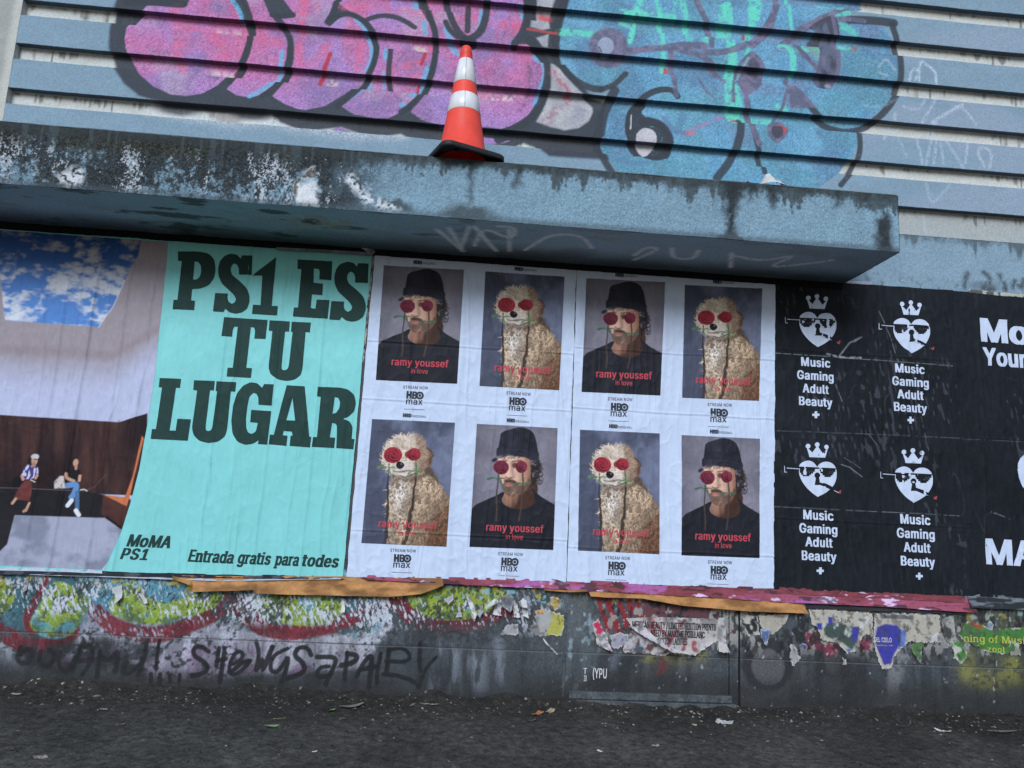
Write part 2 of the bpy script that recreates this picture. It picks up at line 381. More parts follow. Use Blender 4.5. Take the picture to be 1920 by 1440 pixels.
def text2d(s, bold=0.0, shear=0.0, space=1.0, slab=False):
    """a line of type, capitals .729 high: verts, tris, tiny per-stroke lifts (heavier weights are overprinted sideways)"""
    V, F, Y = [], [], []; n = 0
    bold *= 1.55; k = .729 / .509
    shifts = [(0, 0)] if bold <= .004 else [(-bold, -bold * .3), (-bold, bold * .3), (bold, -bold * .3), (bold, bold * .3), (0, 0)]
    for q, (sx, sy) in enumerate(shifts):
        pen = 0.0
        for ch in s:
            if ch == ' ': pen += .2 * space; continue
            (v, f), adv = glyph(ch)
            w = np.stack([(v[:, 0] + pen) * k + sx, v[:, 1] * k + sy], 1); w[:, 0] += shear * w[:, 1]
            V.append(w); F.append(f + n); n += len(w); Y.append(np.full(len(w), q * .00012))
            if slab and slabs(ch):
                v2, f2 = slabs(ch); w = np.stack([(v2[:, 0] + pen) * k + sx, v2[:, 1] * k + sy], 1); w[:, 0] += shear * w[:, 1]
                V.append(w); F.append(f2 + n); n += len(w); Y.append(np.full(len(w), (q + 6) * .00012))
            pen += adv * space + bold * .9 + (.03 if slab else 0)
    return np.vstack(V), np.vstack(F), np.concatenate(Y)


def word(s, cx, cy, wpx, cap, bold=0.0, shear=0.0, space=1.0, skew=0.0, slab=False):
    """a word centred at photo measurement (cx, cy), wpx wide, capitals cap high -> wall (x,z) verts + tris"""
    V, F, Y = text2d(s, bold, shear, space, slab)
    k = mpp(cx, cy); o = at([(cx, cy)])[0]
    x0, x1 = V[:, 0].min(), V[:, 0].max()
    q = np.empty_like(V)
    q[:, 0] = o[0] + ((V[:, 0] - x0) / (x1 - x0) - .5) * wpx * k
    q[:, 1] = o[1] + (V[:, 1] / .729 - .5) * cap * k + skew * (q[:, 0] - o[0])
    return q, F, Y


class Layer:
    """collects flat printed shapes into one mesh lying on a wrinkled sheet"""
    def __init__(self): self.V = []; self.F = []; self.C = []; self.Y = []; self.n = 0

    def add(self, vf, col, y=0.0):
        V, F = vf[0], vf[1]
        if len(vf) > 2: y = y + vf[2]
        self.V.append(V); self.F.append(F + self.n); self.n += len(V)
        c = np.empty((len(V), 3)); c[:] = col; self.C.append(c); self.Y.append(np.zeros(len(V)) + y)

    def build(self, name, ysurf, off, m, parent):
        V = np.vstack(self.V); y = ysurf(V[:, 0], V[:, 1]) - off - np.concatenate(self.Y)
        return meshnp(name, np.stack([V[:, 0], y, V[:, 1]], 1), np.vstack(self.F), np.vstack(self.C), m, parent)


def bil(Q, u, v):
    """Q: TL TR BR BL; u right, v down"""
    Q = np.asarray(Q, float)
    u = np.asarray(u)[..., None]; v = np.asarray(v)[..., None]
    return (Q[0] * (1 - u) + Q[1] * u) * (1 - v) + (Q[3] * (1 - u) + Q[2] * u) * v


def invbil(Q, pts):
    Q = np.asarray(Q, float); out = []
    for p in np.asarray(pts, float).reshape(-1, 2):
        u = v = .5
        for _ in range(12):
            f = bil(Q, u, v) - p; e = 1e-4
            a = (bil(Q, u + e, v) - bil(Q, u, v)) / e; b = (bil(Q, u, v + e) - bil(Q, u, v)) / e
            D = a[0] * b[1] - a[1] * b[0]
            u -= (f[0] * b[1] - f[1] * b[0]) / D; v -= (a[0] * f[1] - a[1] * f[0]) / D
        out.append((u, v))
    return np.array(out)


# ================================================================== BUILDING
K5 = 16 / 3
def gA(*p): return at(zp(200, 0, K5, p))
def gB(*p): return at(zp(520, 0, K5, p))
def gC(*p): return at(zp(860, 0, K5, p))
def gD(*p): return at(zp(1180, 0, K5, p))
def gE(*p): return at(zp(1400, 0, K5, p))
def gF(*p): return at(zp(1100, 180, K5, p))


building = empty("street_building", (0, 0.3, 0))
tag(building, "grey-blue masonry building front with ribbed upper wall and tagged lower wall", "building")

BLUE = pc(126, 152, 170)
CREAM = pc(194, 199, 196)
RIB0, RIBP, FACE, DEEP = 3.074, 0.2885, 0.188, 0.046
XL, XR = -2.755, 4.5


def speck(lo, hi, f=190, s=5):
    return lambda x, z: sst(lo, hi, fbm(x * f, z * f, s, 2))


def paint_upper(X, Z, groove):
    P = Paint(X, Z, BLUE)
    x, z = P.X, P.Z
    P.C = mixc(BLUE * .93, BLUE * 1.1, fbm(x * 5, z * 9, 1, 5))
    P.C = mixc(P.C, pc(146, 160, 180), sst(.45, .6, fbm(x * 1.3, z * 3, 8, 4)) * .55 * sst(1.2, 3.2, x))
    P.C[groove] = mixc(CREAM * .9, CREAM * 1.08, fbm(x * 14, z * 30, 2, 4))[groove]
    # thin black weeps from the lips on the bare strips
    P.put(np.arange(len(x)), (groove & (z < RIB0)).astype(float) * .85, pc(156, 164, 166))
    bay = np.floor((z - RIB0) / RIBP) * 3.7
    frac = ((z - RIB0) / RIBP) % 1
    wl = vn(x * 28, bay, 11) * vn(x * 5, bay, 12) * 1.7                       # how far each weep has run
    wk = sst(.5, .8, vn(x * 70, bay + 9, 13)) * sst(.0, .1, frac - (.98 - .3 * wl)) * groove
    P.put(np.arange(len(x)), wk * .7, pc(72, 72, 70))
    P.put(np.arange(len(x)), sst(.8, 1.0, frac + .1 * fbm(x * 6, z * 0, 18, 3)) * groove * .35, pc(110, 108, 100))
    P.wobble(.004, 9, 60)
    sp = speck(.02, .3)
    BLK, BLK2 = pc(62, 68, 76), pc(78, 80, 90)
    P.ws = lambda w: w * (2.35 if w < .0299 else 1.6); P.es = 1.85
    # ---- halo and black silhouette of the pink piece
    P.line(np.vstack([gA((420, 1060), (700, 1110), (1050, 1170), (1250, 1200), (1650, 1190), (1900, 1260)), gB((300, 1260), (700, 1320), (1250, 1330))]), .05, pc(205, 210, 216), .035, .75, speck(.3, .6))
    P.ell(gA((680, 1060))[0], .05 * 1.3, .019, BLK, .5, .85)
    P.ell(gA((1200, 1130))[0], .05, .025, pc(150, 145, 142), .4, .8)
    P.ell(gA((1430, 1110))[0], .058, .019, BLK, .5, .9)
    sil = np.vstack([gA((150, -140), (60, 100), (20, 330), (20, 480), (70, 680), (170, 830), (320, 960), (560, 1030), (900, 1075), (1300, 1100), (1640, 1110), (1720, 1190), (1900, 1260)),
                     gB((330, 1275), (480, 1250), (620, 1235), (780, 1290), (960, 1340), (1090, 1330), (1230, 1305), (1290, 1340), (1560, 1380)),
                     gC((330, 1420), (560, 1440), (660, 1400), (760, 1440), (900, 1560), (1500, 1600), (1640, 1400), (1660, 1100), (1640, 1000), (1500, 1000), (1300, 930), (1040, 620), (1010, 450), (1060, 200), (1150, -140), (700, -140))])
    P.poly(sil, BLK, .012, .96, speck(-.2, .16))
    WHT = pc(196, 198, 200)

    def pinkfill(x, z):
        c = mixc(pc(176, 140, 206), pc(204, 122, 178), sst(.4, .65, fbm(x * 3, z * 2, 21, 3)) * sst(3.3, 3.7, z))
        c = mixc(c, pc(146, 118, 168), sst(.52, .7, fbm(x * 5, z * 6, 22, 4)) * .65)
        c = mixc(c, pc(196, 182, 206), sst(.6, .75, fbm(x * 5, z * 4, 23, 4)) * .45)
        c = mixc(c, pc(214, 106, 148), sst(.5, .68, fbm(x * 6, z * 3, 24, 4)) * .6 * sst(3.5, 3.9, z))
        c = mixc(c, pc(176, 168, 186), .04 + .18 * sst(.5, .7, fbm(x * 70, z * 60, 19, 3)))
        return c * (.5 + .72 * fbm(x * 190, z * 190, 6, 2))[:, None]
    pinks = [
        gA((180, 380), (190, 480), (240, 600), (330, 740), (470, 870), (640, 945), (800, 958), (960, 930), (1110, 850), (1230, 740), (1330, 600), (1400, 420), (1410, 330), (1360, 190), (1240, 0), (1150, -160), (900, -160), (800, 60), (600, 50), (400, 60), (280, 180), (200, 280)),
        np.vstack([gA((1200, 890), (1300, 950), (1420, 975), (1540, 945), (1660, 860), (1760, 720), (1800, 560), (1810, 420), (1760, 290), (1680, 200), (1620, 120), (1500, -160), (1340, -160), (1420, 100), (1470, 230), (1470, 380), (1430, 540), (1360, 700), (1280, 800))]),
        np.vstack([gA((1660, 960), (1780, 1040), (1900, 1090)), gB((280, 1105), (480, 1060), (660, 950), (830, 820), (930, 680), (970, 520), (950, 400), (900, 290), (800, 180), (700, 150), (620, 170), (540, 240), (480, 220), (560, 60), (620, -160), (0, -160)), gA((1700, -100), (1890, 160), (1700, 200), (1860, 370), (1860, 620), (1800, 800))]),
        gB((640, 1060), (760, 1140), (960, 1180), (1110, 1185), (1260, 1110), (1400, 950), (1500, 780), (1560, 560), (1580, 400), (1530, 250), (1430, 90), (1360, -160), (650, -160), (620, 40), (720, 110), (880, 180), (980, 300), (1030, 460), (980, 640), (880, 860)),
        np.vstack([gB((1335, 1120), (1450, 1200), (1650, 1250)), gC((250, 1270), (420, 1290), (600, 1240), (740, 1120), (840, 960), (880, 720), (860, 610), (780, 510), (680, 440), (500, 430), (640, 280), (660, 120), (620, -160)), gB((1470, -160), (1480, 40), (1600, 280), (1620, 500), (1560, 760), (1460, 930))]),
        gC((250, 1340), (520, 1370), (430, 1400), (330, 1410), (250, 1420)),
        gB((520, 1260), (610, 1232), (760, 1292), (700, 1300)),
    ]
    for q in pinks: P.poly(q, pinkfill, .0035, 1, sp)
    HOT, VIO, RED = pc(214, 104, 140), pc(130, 118, 168), pc(178, 56, 62)
    fz = speck(.3, .62, 60, 31)
    for g, pts, w, c, a in [(gA, ((700, 60), (690, 400), (740, 700)), .045, HOT, .8), (gA, ((860, 250), (1050, 300), (1200, 480), (1150, 640)), .05, HOT, .75),
                            (gA, ((900, 330), (830, 520), (960, 560)), .04, VIO, .8), (gA, ((850, 660), (1000, 720), (1100, 790)), .03, pc(110, 104, 140), .85),
                            (gA, ((940, 110), (1100, 60)), .03, pc(120, 110, 150), .7), (gA, ((1080, 280), (1330, 310)), .022, pc(214, 200, 196), .8),
                            (gA, ((1560, 380), (1720, 420)), .05, HOT, .8), (gA, ((560, 740), (760, 750)), .016, pc(180, 170, 200), .7),
                            (gA, ((1040, 690), (1250, 720)), .018, pc(220, 200, 200), .85), (gB, ((270, -20), (240, 380), (200, 650), (400, 620), (520, 440)), .03, HOT, .8),
                            (gB, ((840, 440), (800, 700)), .02, HOT, .85), (gB, ((1170, 690), (1500, 600), (1540, 440)), .025, HOT, .8), (gB, ((1310, 850), (1420, 680)), .03, HOT, .7),
                            (gB, ((640, 60), (1000, 90), (1450, 130)), .03, HOT, .6), (gB, ((850, 1040), (1100, 1060)), .035, VIO, .7), (gB, ((250, 960), (500, 940)), .035, VIO, .6),
                            (gB, ((620, 800), (720, 790)), .025, VIO, .8), (gB, ((1290, 430), (1330, 440)), .03, VIO, .8), (gB, ((1390, 450), (1460, 460)), .022, pc(214, 208, 190), .9),
                            (gB, ((520, 790), (560, 790)), .025, pc(214, 208, 190), .9), (gC, ((0, 190), (640, 260)), .03, HOT, .75), (gC, ((330, 120), (500, 160)), .02, VIO, .7),
                            (gC, ((300, 940), (640, 950)), .022, pc(216, 208, 196), .9), (gC, ((260, 900), (280, 960)), .025, HOT, .8), (gC, ((700, 640), (730, 860), (620, 1100)), .018, pc(92, 84, 108), .75),
                            (gC, ((250, 700), (330, 720)), .02, pc(140, 70, 130), .5), (gB, ((1480, 960), (1680, 1080)), .03, VIO, .6)]:
        P.line(smooth(g(*pts)), w * .8, c, .014, a * .8, fz)
    for g, pts, w in [(gB, ((530, 540), (470, 690), (400, 830)), .011), (gB, ((1480, 540), (1440, 640)), .009), (gA, ((1280, 720), (1320, 700)), .012), (gB, ((1420, 820), (1400, 890)), .008)]:
        P.line(g(*pts), w, RED, .003, .9)
    SKY = pc(104, 176, 214)
    for g, pts, w in [(gA, ((1250, 0), (1320, 90), (1350, 190)), .012), (gA, ((1755, 520), (1740, 680), (1690, 800), (1560, 900), (1430, 960)), .012), (gA, ((1255, 745), (1300, 745)), .01),
                      (gB, ((780, 190), (880, 290), (945, 440), (940, 590), (900, 700)), .011), (gB, ((930, 820), (850, 880), (740, 970)), .01), (gB, ((1085, 470), (1080, 590)), .011), (gB, ((1065, 720), (1060, 850)), .008),
                      (gB, ((1470, 230), (1480, 330)), .014), (gB, ((1500, 680), (1450, 860), (1420, 940)), .013), (gB, ((1380, -20), (1390, 70)), .014), (gB, ((1690, 290), (1740, 430), (1850, 560)), .016),
                      (gC, ((620, 40), (655, 180)), .012), (gC, ((640, 320), (530, 430)), .012), (gC, ((760, 520), (850, 640), (865, 760), (810, 920), (750, 1040)), .013), (gC, ((225, 60), (215, 260)), .01), (gB, ((1240, 1050), (1270, 1050)), .012), (gB, ((1340, 950), (1390, 950)), .011)]:
        P.line(smooth(g(*pts)), w, SKY, .003, .85, speck(.15, .4))
    # black outlines
    for g, pts, w in [(gA, ((1330, -100), (1430, 150), (1450, 330), (1410, 500), (1330, 690), (1230, 820)), .0165), (gA, ((1660, 150), (1730, 170), (1860, 150)), .0165), (gA, ((1690, 170), (1810, 300), (1850, 480), (1830, 680), (1720, 860), (1560, 960)), .0165),
                      (gA, ((200, 20), (500, 20), (760, 40)), .022), (gB, ((610, -100), (570, 110), (500, 220)), .016), (gB, ((520, 230), (600, 150), (720, 130), (850, 190), (950, 310), (1000, 470), (960, 650), (880, 820), (740, 950), (600, 1060)), .0165),
                      (gB, ((910, 190), (1060, 145), (1220, 175), (1370, 270)), .0145), (gB, ((1140, 470), (1110, 740), (1130, 890)), .0145), (gB, ((1440, -100), (1520, 140), (1590, 350), (1580, 600), (1510, 830), (1390, 1020), (1240, 1120)), .017),
                      (gB, ((1680, -60), (1730, 190), (1830, 350), (1960, 420)), .018), (gC, ((40, 390), (130, 390), (230, 310), (280, 150), (290, -60)), .02), (gC, ((95, 40), (90, 310)), .016), (gB, ((1680, 220), (1720, 300), (1800, 370)), .015),
                      (gC, ((690, -60), (690, 120), (660, 300), (560, 430)), .02), (gC, ((750, -60), (750, 180)), .012), (gC, ((700, 400), (830, 500), (900, 640), (890, 840), (820, 1040), (740, 1170), (600, 1270), (400, 1360)), .024)]:
        P.line(smooth(g(*pts)), w, BLK, .003, .96, speck(-.1, .22))
    # pale gap between the two pieces
    for q in [gC((780, -60), (980, -60), (930, 90), (900, 190), (910, 280), (840, 300), (720, 270), (730, 190), (790, 180)), gC((780, 380), (900, 340), (890, 470), (840, 460)),
              gC((920, 620), (1020, 700), (1150, 850), (1350, 1040), (1340, 1130), (1300, 1210), (1200, 1280), (1060, 1305), (920, 1270), (775, 1215), (850, 1090), (920, 880))]:
        P.poly(q, lambda x, z: mixc(WHT, pc(140, 144, 160), fbm(x * 9, z * 7, 33, 4)) * (.8 + .4 * fbm(x * 120, z * 120, 34, 2))[:, None], .008, .95, speck(-.1, .3))
    P.line(gC((940, 720), (1040, 840), (1110, 980)), .02, pc(176, 80, 96), .012, .7, fz)
    P.line(gC((1000, 1060), (880, 1210)), .025, pc(150, 96, 120), .015, .6, fz)
    P.line(gC((840, 130), (900, 150)), .03, pc(200, 70, 84), .012, .8)
    # ---- cyan piece
    cy = np.vstack([gC((1150, -160), (1080, 100), (1020, 300), (1010, 480), (1040, 620), (1160, 760), (1300, 850), (1400, 870), (1560, 820), (1660, 740), (1690, 750), (1560, 880), (1490, 1010), (1450, 1150), (1440, 1320)),
                    gF((150, 480), (190, 580), (310, 760), (500, 900), (1500, 900), (1800, 900)), gE((700, 1900), (960, 1700), (1090, 1500), (1110, 1330), (1250, 1180), (1420, 1010), (1500, 850), (1520, 650), (1480, 450), (1400, 280), (1100, 190), (1000, 120), (1180, 60), (1150, -160))])

    def cyfill(x, z):
        c = mixc(pc(96, 160, 200), pc(118, 176, 208), fbm(x * 6, z * 4, 41, 4))
        c = mixc(c, pc(96, 138, 174), sst(.45, .62, fbm(x * 4.3, z * 4, 42, 4)) * .85)
        c = mixc(c, pc(120, 134, 172), sst(.52, .66, fbm(x * 5, z * 6, 43, 4)) * .5 * sst(1.4, 1.7, x) * 1)
        c = mixc(c, pc(96, 160, 176), sst(.5, .66, fbm(x * 4, z * 5, 44, 4)) * .5)
        c = mixc(c, pc(150, 176, 190), .05 + .15 * sst(.5, .7, fbm(x * 70, z * 60, 20, 3)))
        return c * (.42 + .88 * fbm(x * 190, z * 190, 6, 2))[:, None]
    P.poly(cy, cyfill, .005, .98, speck(-.1, .3))
    ms_ = None
    MINT, PUR, PURD = pc(104, 212, 190), pc(98, 100, 122), pc(72, 72, 84)
    ms = speck(.18, .5, 40, 51)
    for g, pts, w, a in [(gC, ((990, 320), (1380, 340)), .03, .8), (gC, ((1640, 120), (1900, 150)), .02, .8), (gC, ((1760, 210), (1710, 410)), .014, .8), (gC, ((1820, -60), (1790, 120)), .02, .8), (gC, ((1640, 190), (1760, 220)), .014, .8),
                         (gD, ((100, -60), (60, 250), (10, 420)), .012, .85), (gD, ((270, -60), (320, 200), (350, 700)), .015, .8), (gD, ((460, -60), (450, 180)), .01, .8), (gD, ((510, -60), (570, 200), (600, 400)), .018, .8),
                         (gD, ((940, 70), (900, 250), (960, 330), (760, 400)), .03, .7), (gD, ((980, 60), (1010, 420), (1040, 640), (990, 820), (1000, 1060), (1060, 1190)), .026, .85), (gD, ((1230, -60), (1230, 250), (1170, 440)), .018, .8), (gD, ((1300, -60), (1270, 180)), .03, .75), (gD, ((1060, 880), (1120, 1180)), .03, .8),
                         (gD, ((1590, -60), (1620, 300)), .01, .85), (gD, ((1510, 470), (1640, 500), (1640, 720)), .018, .85), (gD, ((1700, 480), (1900, 480)), .024, .75), (gD, ((1180, 1190), (1440, 1190)), .03, .6), (gD, ((1190, 500), (1130, 640)), .012, .7), (gD, ((1480, 1060), (1560, 1090)), .015, .7), (gD, ((0, 130), (440, 170)), .02, .7),
                         (gE, ((920, 450), (1080, 470)), .03, .8), (gE, ((930, 250), (1080, 330)), .03, .55), (gE, ((860, 130), (1010, 130)), .02, .7), (gE, ((750, 50), (980, 60)), .018, .55), (gE, ((130, -60), (80, 190)), .035, .6), (gE, ((40, 100), (60, 240)), .02, .7)]:
        P.line(smooth(g(*pts)), w, MINT, .006, a, ms)

    def purple(x, z): return mixc(PUR, pc(122, 116, 142), sst(.4, .65, fbm(x * 30, z * 30, 55, 3)))
    # dark outline of the piece
    for g, pts, w in [(gC, ((1110, -160), (1040, 60), (970, 260), (960, 460), (1010, 640), (1140, 790), (1300, 880), (1420, 890)), .02), (gC, ((1420, 890), (1560, 850), (1670, 740)), .016),
                      (gC, ((1560, 900), (1490, 1040), (1440, 1180), (1420, 1330)), .026), (gF, ((100, 380), (110, 500), (170, 640), (270, 790)), .03),
                      (gE, ((1020, 200), (1250, 200), (1470, 230)), .026), (gE, ((1450, 240), (1510, 420), (1550, 620), (1540, 820), (1470, 1010), (1340, 1160), (1200, 1260), (1040, 1290), (880, 1260), (740, 1190), (620, 1040)), .019),
                      (gE, ((1120, 1310), (1140, 1500), (1080, 1680), (940, 1850)), .0155),
                      (gF, ((1540, 240), (1540, 380), (1490, 560), (1420, 680), (1300, 820)), .022), (gF, ((1600, 50), (1650, 260), (1710, 500), (1780, 760)), .015)]:
        P.line(smooth(g(*pts)), w, BLK, .004, .93, speck(-.1, .22))
    # swirl and eye
    P.line(smooth(gD((480, 960), (440, 900), (320, 890), (200, 930), (90, 1010), (20, 1110))), .018, BLK, .003, .95)
    P.line(smooth(gF((560, 60), (460, 140), (420, 250), (430, 390), (500, 520), (620, 600), (740, 610), (830, 540), (830, 400), (770, 310), (660, 250), (560, 260))), .024, BLK, .003, .96)
    P.poly(smoothc(gF((440, 60), (570, 60), (570, 210), (620, 205), (760, 260), (850, 380), (860, 520), (800, 610), (700, 645), (600, 615), (460, 570), (400, 420), (380, 240)), 2), BLK, .003, .97, speck(.05, .3))
    P.poly(smoothc(gF((480, 400), (540, 330), (600, 315), (680, 350), (705, 420), (690, 480), (600, 590), (520, 530)), 1), lambda x, z: mixc(pc(206, 206, 206), pc(170, 166, 186), fbm(x * 20, z * 30, 61, 3)), .003, .97)
    P.line(gF((443, 190), (437, 330)), .003, pc(190, 205, 210), .001, .9)
    P.ell(gC((1500, 460))[0], .069, .069, purple, .1, .95)
    P.ell(gC((1470, 460))[0], .028, .033, lambda x, z: mixc(pc(160, 176, 196), pc(140, 150, 176), fbm(x * 30, z * 30, 63, 3)), .08, .97)
    P.line(gC((1400, 470), (1430, 520)), .004, PURD, .002, .9)
    for g, pts, w, w1 in [(gC, ((1700, 520), (1920, 480)), .022, .014), (gD, ((0, 510), (360, 480), (520, 450), (740, 460)), .016, .024), (gD, ((410, 500), (440, 720), (470, 950)), .017, .013), (gD, ((640, -60), (740, 150), (830, 330), (820, 460)), .019, .016),
                          (gD, ((760, 520), (880, 530), (1000, 510), (1200, 440), (1350, 300), (1450, 130), (1490, -60)), .02, .016), (gD, ((430, 490), (640, 520), (820, 620), (930, 780)), .014, .022),
                          (gD, ((1160, 900), (1190, 1120), (1230, 1260), (1300, 1440)), .012, .017), (gD, ((1540, 410), (1720, 280), (1940, 170)), .012, .016), (gD, ((1640, 430), (1790, 590), (1890, 690)), .012, .017),
                          (gE, ((60, 450), (230, 300), (310, 40)), .022, .014), (gE, ((420, 400), (620, 270), (860, 120), (1050, 60)), .014, .016), (gE, ((820, 200), (1000, 190), (1180, 210)), .02, .012),
                          (gE, ((420, 760), (410, 900), (370, 1050), (290, 1180)), .014, .008), (gE, ((500, 450), (620, 600), (720, 690)), .011, .012), (gD, ((680, 770), (760, 900), (860, 990)), .009, .004), (gD, ((1040, 800), (1040, 1010)), .005, .011)]:
        P.line(smooth(g(*pts)), w, purple, .0035, .9, speck(-.1, .25), w1)
    P.poly(smoothc(gD((1220, 500), (1320, 580), (1370, 690), (1340, 840), (1230, 930), (1160, 960), (1080, 840), (1060, 720), (1110, 600)), 2), purple, .004, .95)
    P.poly(smoothc(gD((1230, 560), (1300, 640), (1320, 760), (1200, 720), (1180, 640)), 2), PURD, .012, .7)
    P.line(gD((1190, 580), (1130, 680), (1100, 760)), .007, pc(128, 176, 186), .003, .7)
    P.poly(gE((420, 770), (480, 850), (560, 910), (700, 1080), (620, 1080), (430, 1080)), purple, .006, .93)
    P.poly(smoothc(gE((600, 270), (850, 140), (900, 180), (930, 330), (920, 480), (940, 640), (920, 800), (830, 880), (740, 850), (680, 760), (720, 620), (740, 480), (600, 420), (700, 330)), 1), lambda x, z: mixc(PURD, PUR, sst(.45, .6, fbm(x * 22, z * 9, 66, 3))), .005, .93)
    P.line(smooth(gE((860, 170), (900, 400), (930, 620), (900, 780))), .012, pc(118, 112, 140), .004, .8)
    P.line(gE((770, 580), (770, 640)), .012, pc(120, 114, 140), .005, .7)
    P.ell(gE((845, 825))[0], .012, .008, pc(150, 150, 170), .3, .9)
    P.poly(gE((540, 420), (730, 460), (720, 620)), pc(122, 158, 150), .005, .8)
    P.poly(smoothc(gE((200, 1270), (260, 1180), (400, 1180), (430, 1280), (400, 1370), (310, 1440), (230, 1390)), 2), purple, .003, .93)
    P.poly(smoothc(gE((250, 1250), (380, 1240), (370, 1340), (310, 1400), (250, 1340)), 2), PURD, .006, .9)
    P.line(gE((365, 1220), (385, 1310)), .009, pc(190, 80, 90), .003, .85)
    P.line(gD((380, 660), (375, 720)), .012, pc(190, 84, 80), .003, .9); P.line(gD((1170, 320), (1165, 370)), .009, pc(150, 86, 84), .003, .9); P.line(gD((1060, 1190), (1070, 1200)), .016, pc(176, 84, 84), .005, .85)
    P.line(gC((690, 290), (980, 335)), .007, pc(178, 78, 82), .002, .9); P.line(gE((1090, 470), (1120, 440)), .016, pc(150, 110, 116), .005, .8)
    P.line(smooth(gD((560, 1330), (700, 1270), (930, 1140))), .014, pc(150, 130, 168), .006, .75, ms); P.line(gD((560, 1330), (640, 1330)), .012, pc(200, 110, 140), .005, .7)
    P.line(gD((340, 1170), (440, 1310), (560, 1330)), .014, pc(100, 124, 158), .006, .7); P.line(gD((480, 1300), (560, 1110)), .02, pc(96, 132, 164), .008, .6)
    # dark smudge run-off on the cyan lower edge
    P.line(gF((250, 620), (430, 670), (620, 670)), .014, pc(96, 132, 164), .008, .7)
    # ---- thin white tag at the right
    WT = pc(182, 198, 214)
    z3 = lambda *p: at(zp(1280, 0, 3, p))
    for pts, a in [(((1275, 450), (1290, 395), (1320, 385), (1330, 420), (1310, 445)), .8), (((1330, 450), (1335, 350), (1350, 345), (1425, 400), (1430, 465)), .85), (((1240, 600), (1310, 622), (1355, 580), (1385, 500)), .4), (((1440, 520), (1390, 620), (1340, 695)), .55),
                   (((1400, 690), (1480, 640), (1590, 580), (1550, 610)), .65), (((1530, 600), (1580, 600), (1650, 700)), .5), (((1195, 640), (1190, 700), (1130, 778)), .6), (((1210, 770), (1260, 880)), .3), (((1310, 770), (1345, 880), (1345, 920)), .5), (((1370, 925), (1390, 820), (1425, 650), (1430, 780), (1410, 920)), .5),
                   (((1445, 780), (1470, 925)), .5), (((1480, 790), (1520, 850), (1580, 945)), .45), (((1610, 770), (1590, 915)), .6), (((1700, 935), (1655, 860), (1690, 820), (1740, 860), (1725, 940)), .6), (((1370, 1030), (1400, 1165), (1500, 1040)), .35),
                   (((1150, 425), (1095, 400), (1120, 350), (1150, 330), (1195, 395)), .4), (((1380, 1200), (1395, 1300)), .4), (((1200, 560), (1100, 610), (1020, 590)), .25)]:
        P.line(smooth(z3(*pts)), .0085, WT, .004, a, speck(.25, .55, 120, 71))
    P.C *= (.84 + .32 * fbm(x * 150, z * 150, 77, 2))[:, None]
    return P.C


# ---- ribbed upper wall
def build_upper():
    prof = []                                # (y, z, is groove)
    top = 4.95
    z = 2.889
    prof.append((DEEP, 2.80, 1))
    k = 0
    while RIB0 + k * RIBP < top:
        lip = RIB0 + k * RIBP
        g0 = (RIB0 + (k - 1) * RIBP + FACE) if k else 2.80
        for q in np.linspace(g0, lip, max(8, int((lip - g0) / .0055)))[1:]: prof.append((DEEP, q, 1))
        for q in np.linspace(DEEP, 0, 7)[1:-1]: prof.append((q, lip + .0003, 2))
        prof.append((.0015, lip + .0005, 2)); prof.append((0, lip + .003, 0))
        for q in np.linspace(lip + .003, lip + FACE - .002, int(FACE / .0055))[1:]: prof.append((0, q, 0))
        prof.append((.003, lip + FACE, 0)); prof.append((DEEP * .6, lip + FACE, 0)); prof.append((DEEP, lip + FACE, 1))
        k += 1
    prof = np.array(prof)
    xs = np.linspace(XL, XR, 1350)
    X, J = np.meshgrid(xs, np.arange(len(prof)), indexing='ij')
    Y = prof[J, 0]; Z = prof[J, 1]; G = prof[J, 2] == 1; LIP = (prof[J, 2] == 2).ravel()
    lipw = (fbm(X * 3, Z * 0 + np.floor(Z / RIBP + .3) * 5.1, 14, 3) - .5) * .006 + (vn(X * 60, Z * 3, 15) - .5) * .0016
    Z2 = Z + lipw * (~G)
    Y2 = Y + (fbm(X * 30, Z * 30, 16, 3) - .5) * .0022 + (fbm(X * 2, Z * 2, 17, 2) - .5) * .006
    C = paint_upper(X, Z2, G.ravel())
    C[LIP] = C[LIP] * .22 + pc(42, 45, 50) * .8  # lip undersides: graffiti mostly left out, their shade put into the colour
    V = np.stack([X, Y2, Z2], -1).reshape(-1, 3)
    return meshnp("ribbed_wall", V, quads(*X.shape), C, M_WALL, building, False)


ribbed = build_upper()
ribbed["label"] = "ribbed upper wall with pink and cyan bubble graffiti"


def grid_obj(name, P00, eu, ev, nu, nv, disp, paint, m, parent=None):
    """flat patch P00 + a*eu + b*ev, displaced along its normal, painted in its own (a,b) metres"""
    P00, eu, ev = map(np.asarray, (P00, eu, ev))
    lu, lv = np.linalg.norm(eu), np.linalg.norm(ev)
    A, B = np.meshgrid(np.linspace(0, 1, nu), np.linspace(0, 1, nv), indexing='ij')
    n = np.cross(eu, ev) / (lu * lv)
    V = P00 + A[..., None] * eu + B[..., None] * ev + (disp(A * lu, B * lv))[..., None] * n
    return V.reshape(-1, 3), quads(nu, nv), paint(A.ravel() * lu, B.ravel() * lv)


def joinv(parts):
    V, F, C = [], [], []; n = 0
    for v, f, c in parts: V.append(v); F.append(f + n); C.append(c); n += len(v)
    return np.vstack(V), np.vstack(F), np.vstack(C)


# ---- plain concrete pilaster at the left
def pil_paint(a, b):
    g = pc(158, 162, 160)
    c = mixc(g * .86, g * 1.1, fbm(a * 6, b * 6, 81, 5))
    return mixc(c, pc(196, 198, 192), sst(.79, .84, a + .02 * fbm(b * 40, a * 3, 4)) * .7)


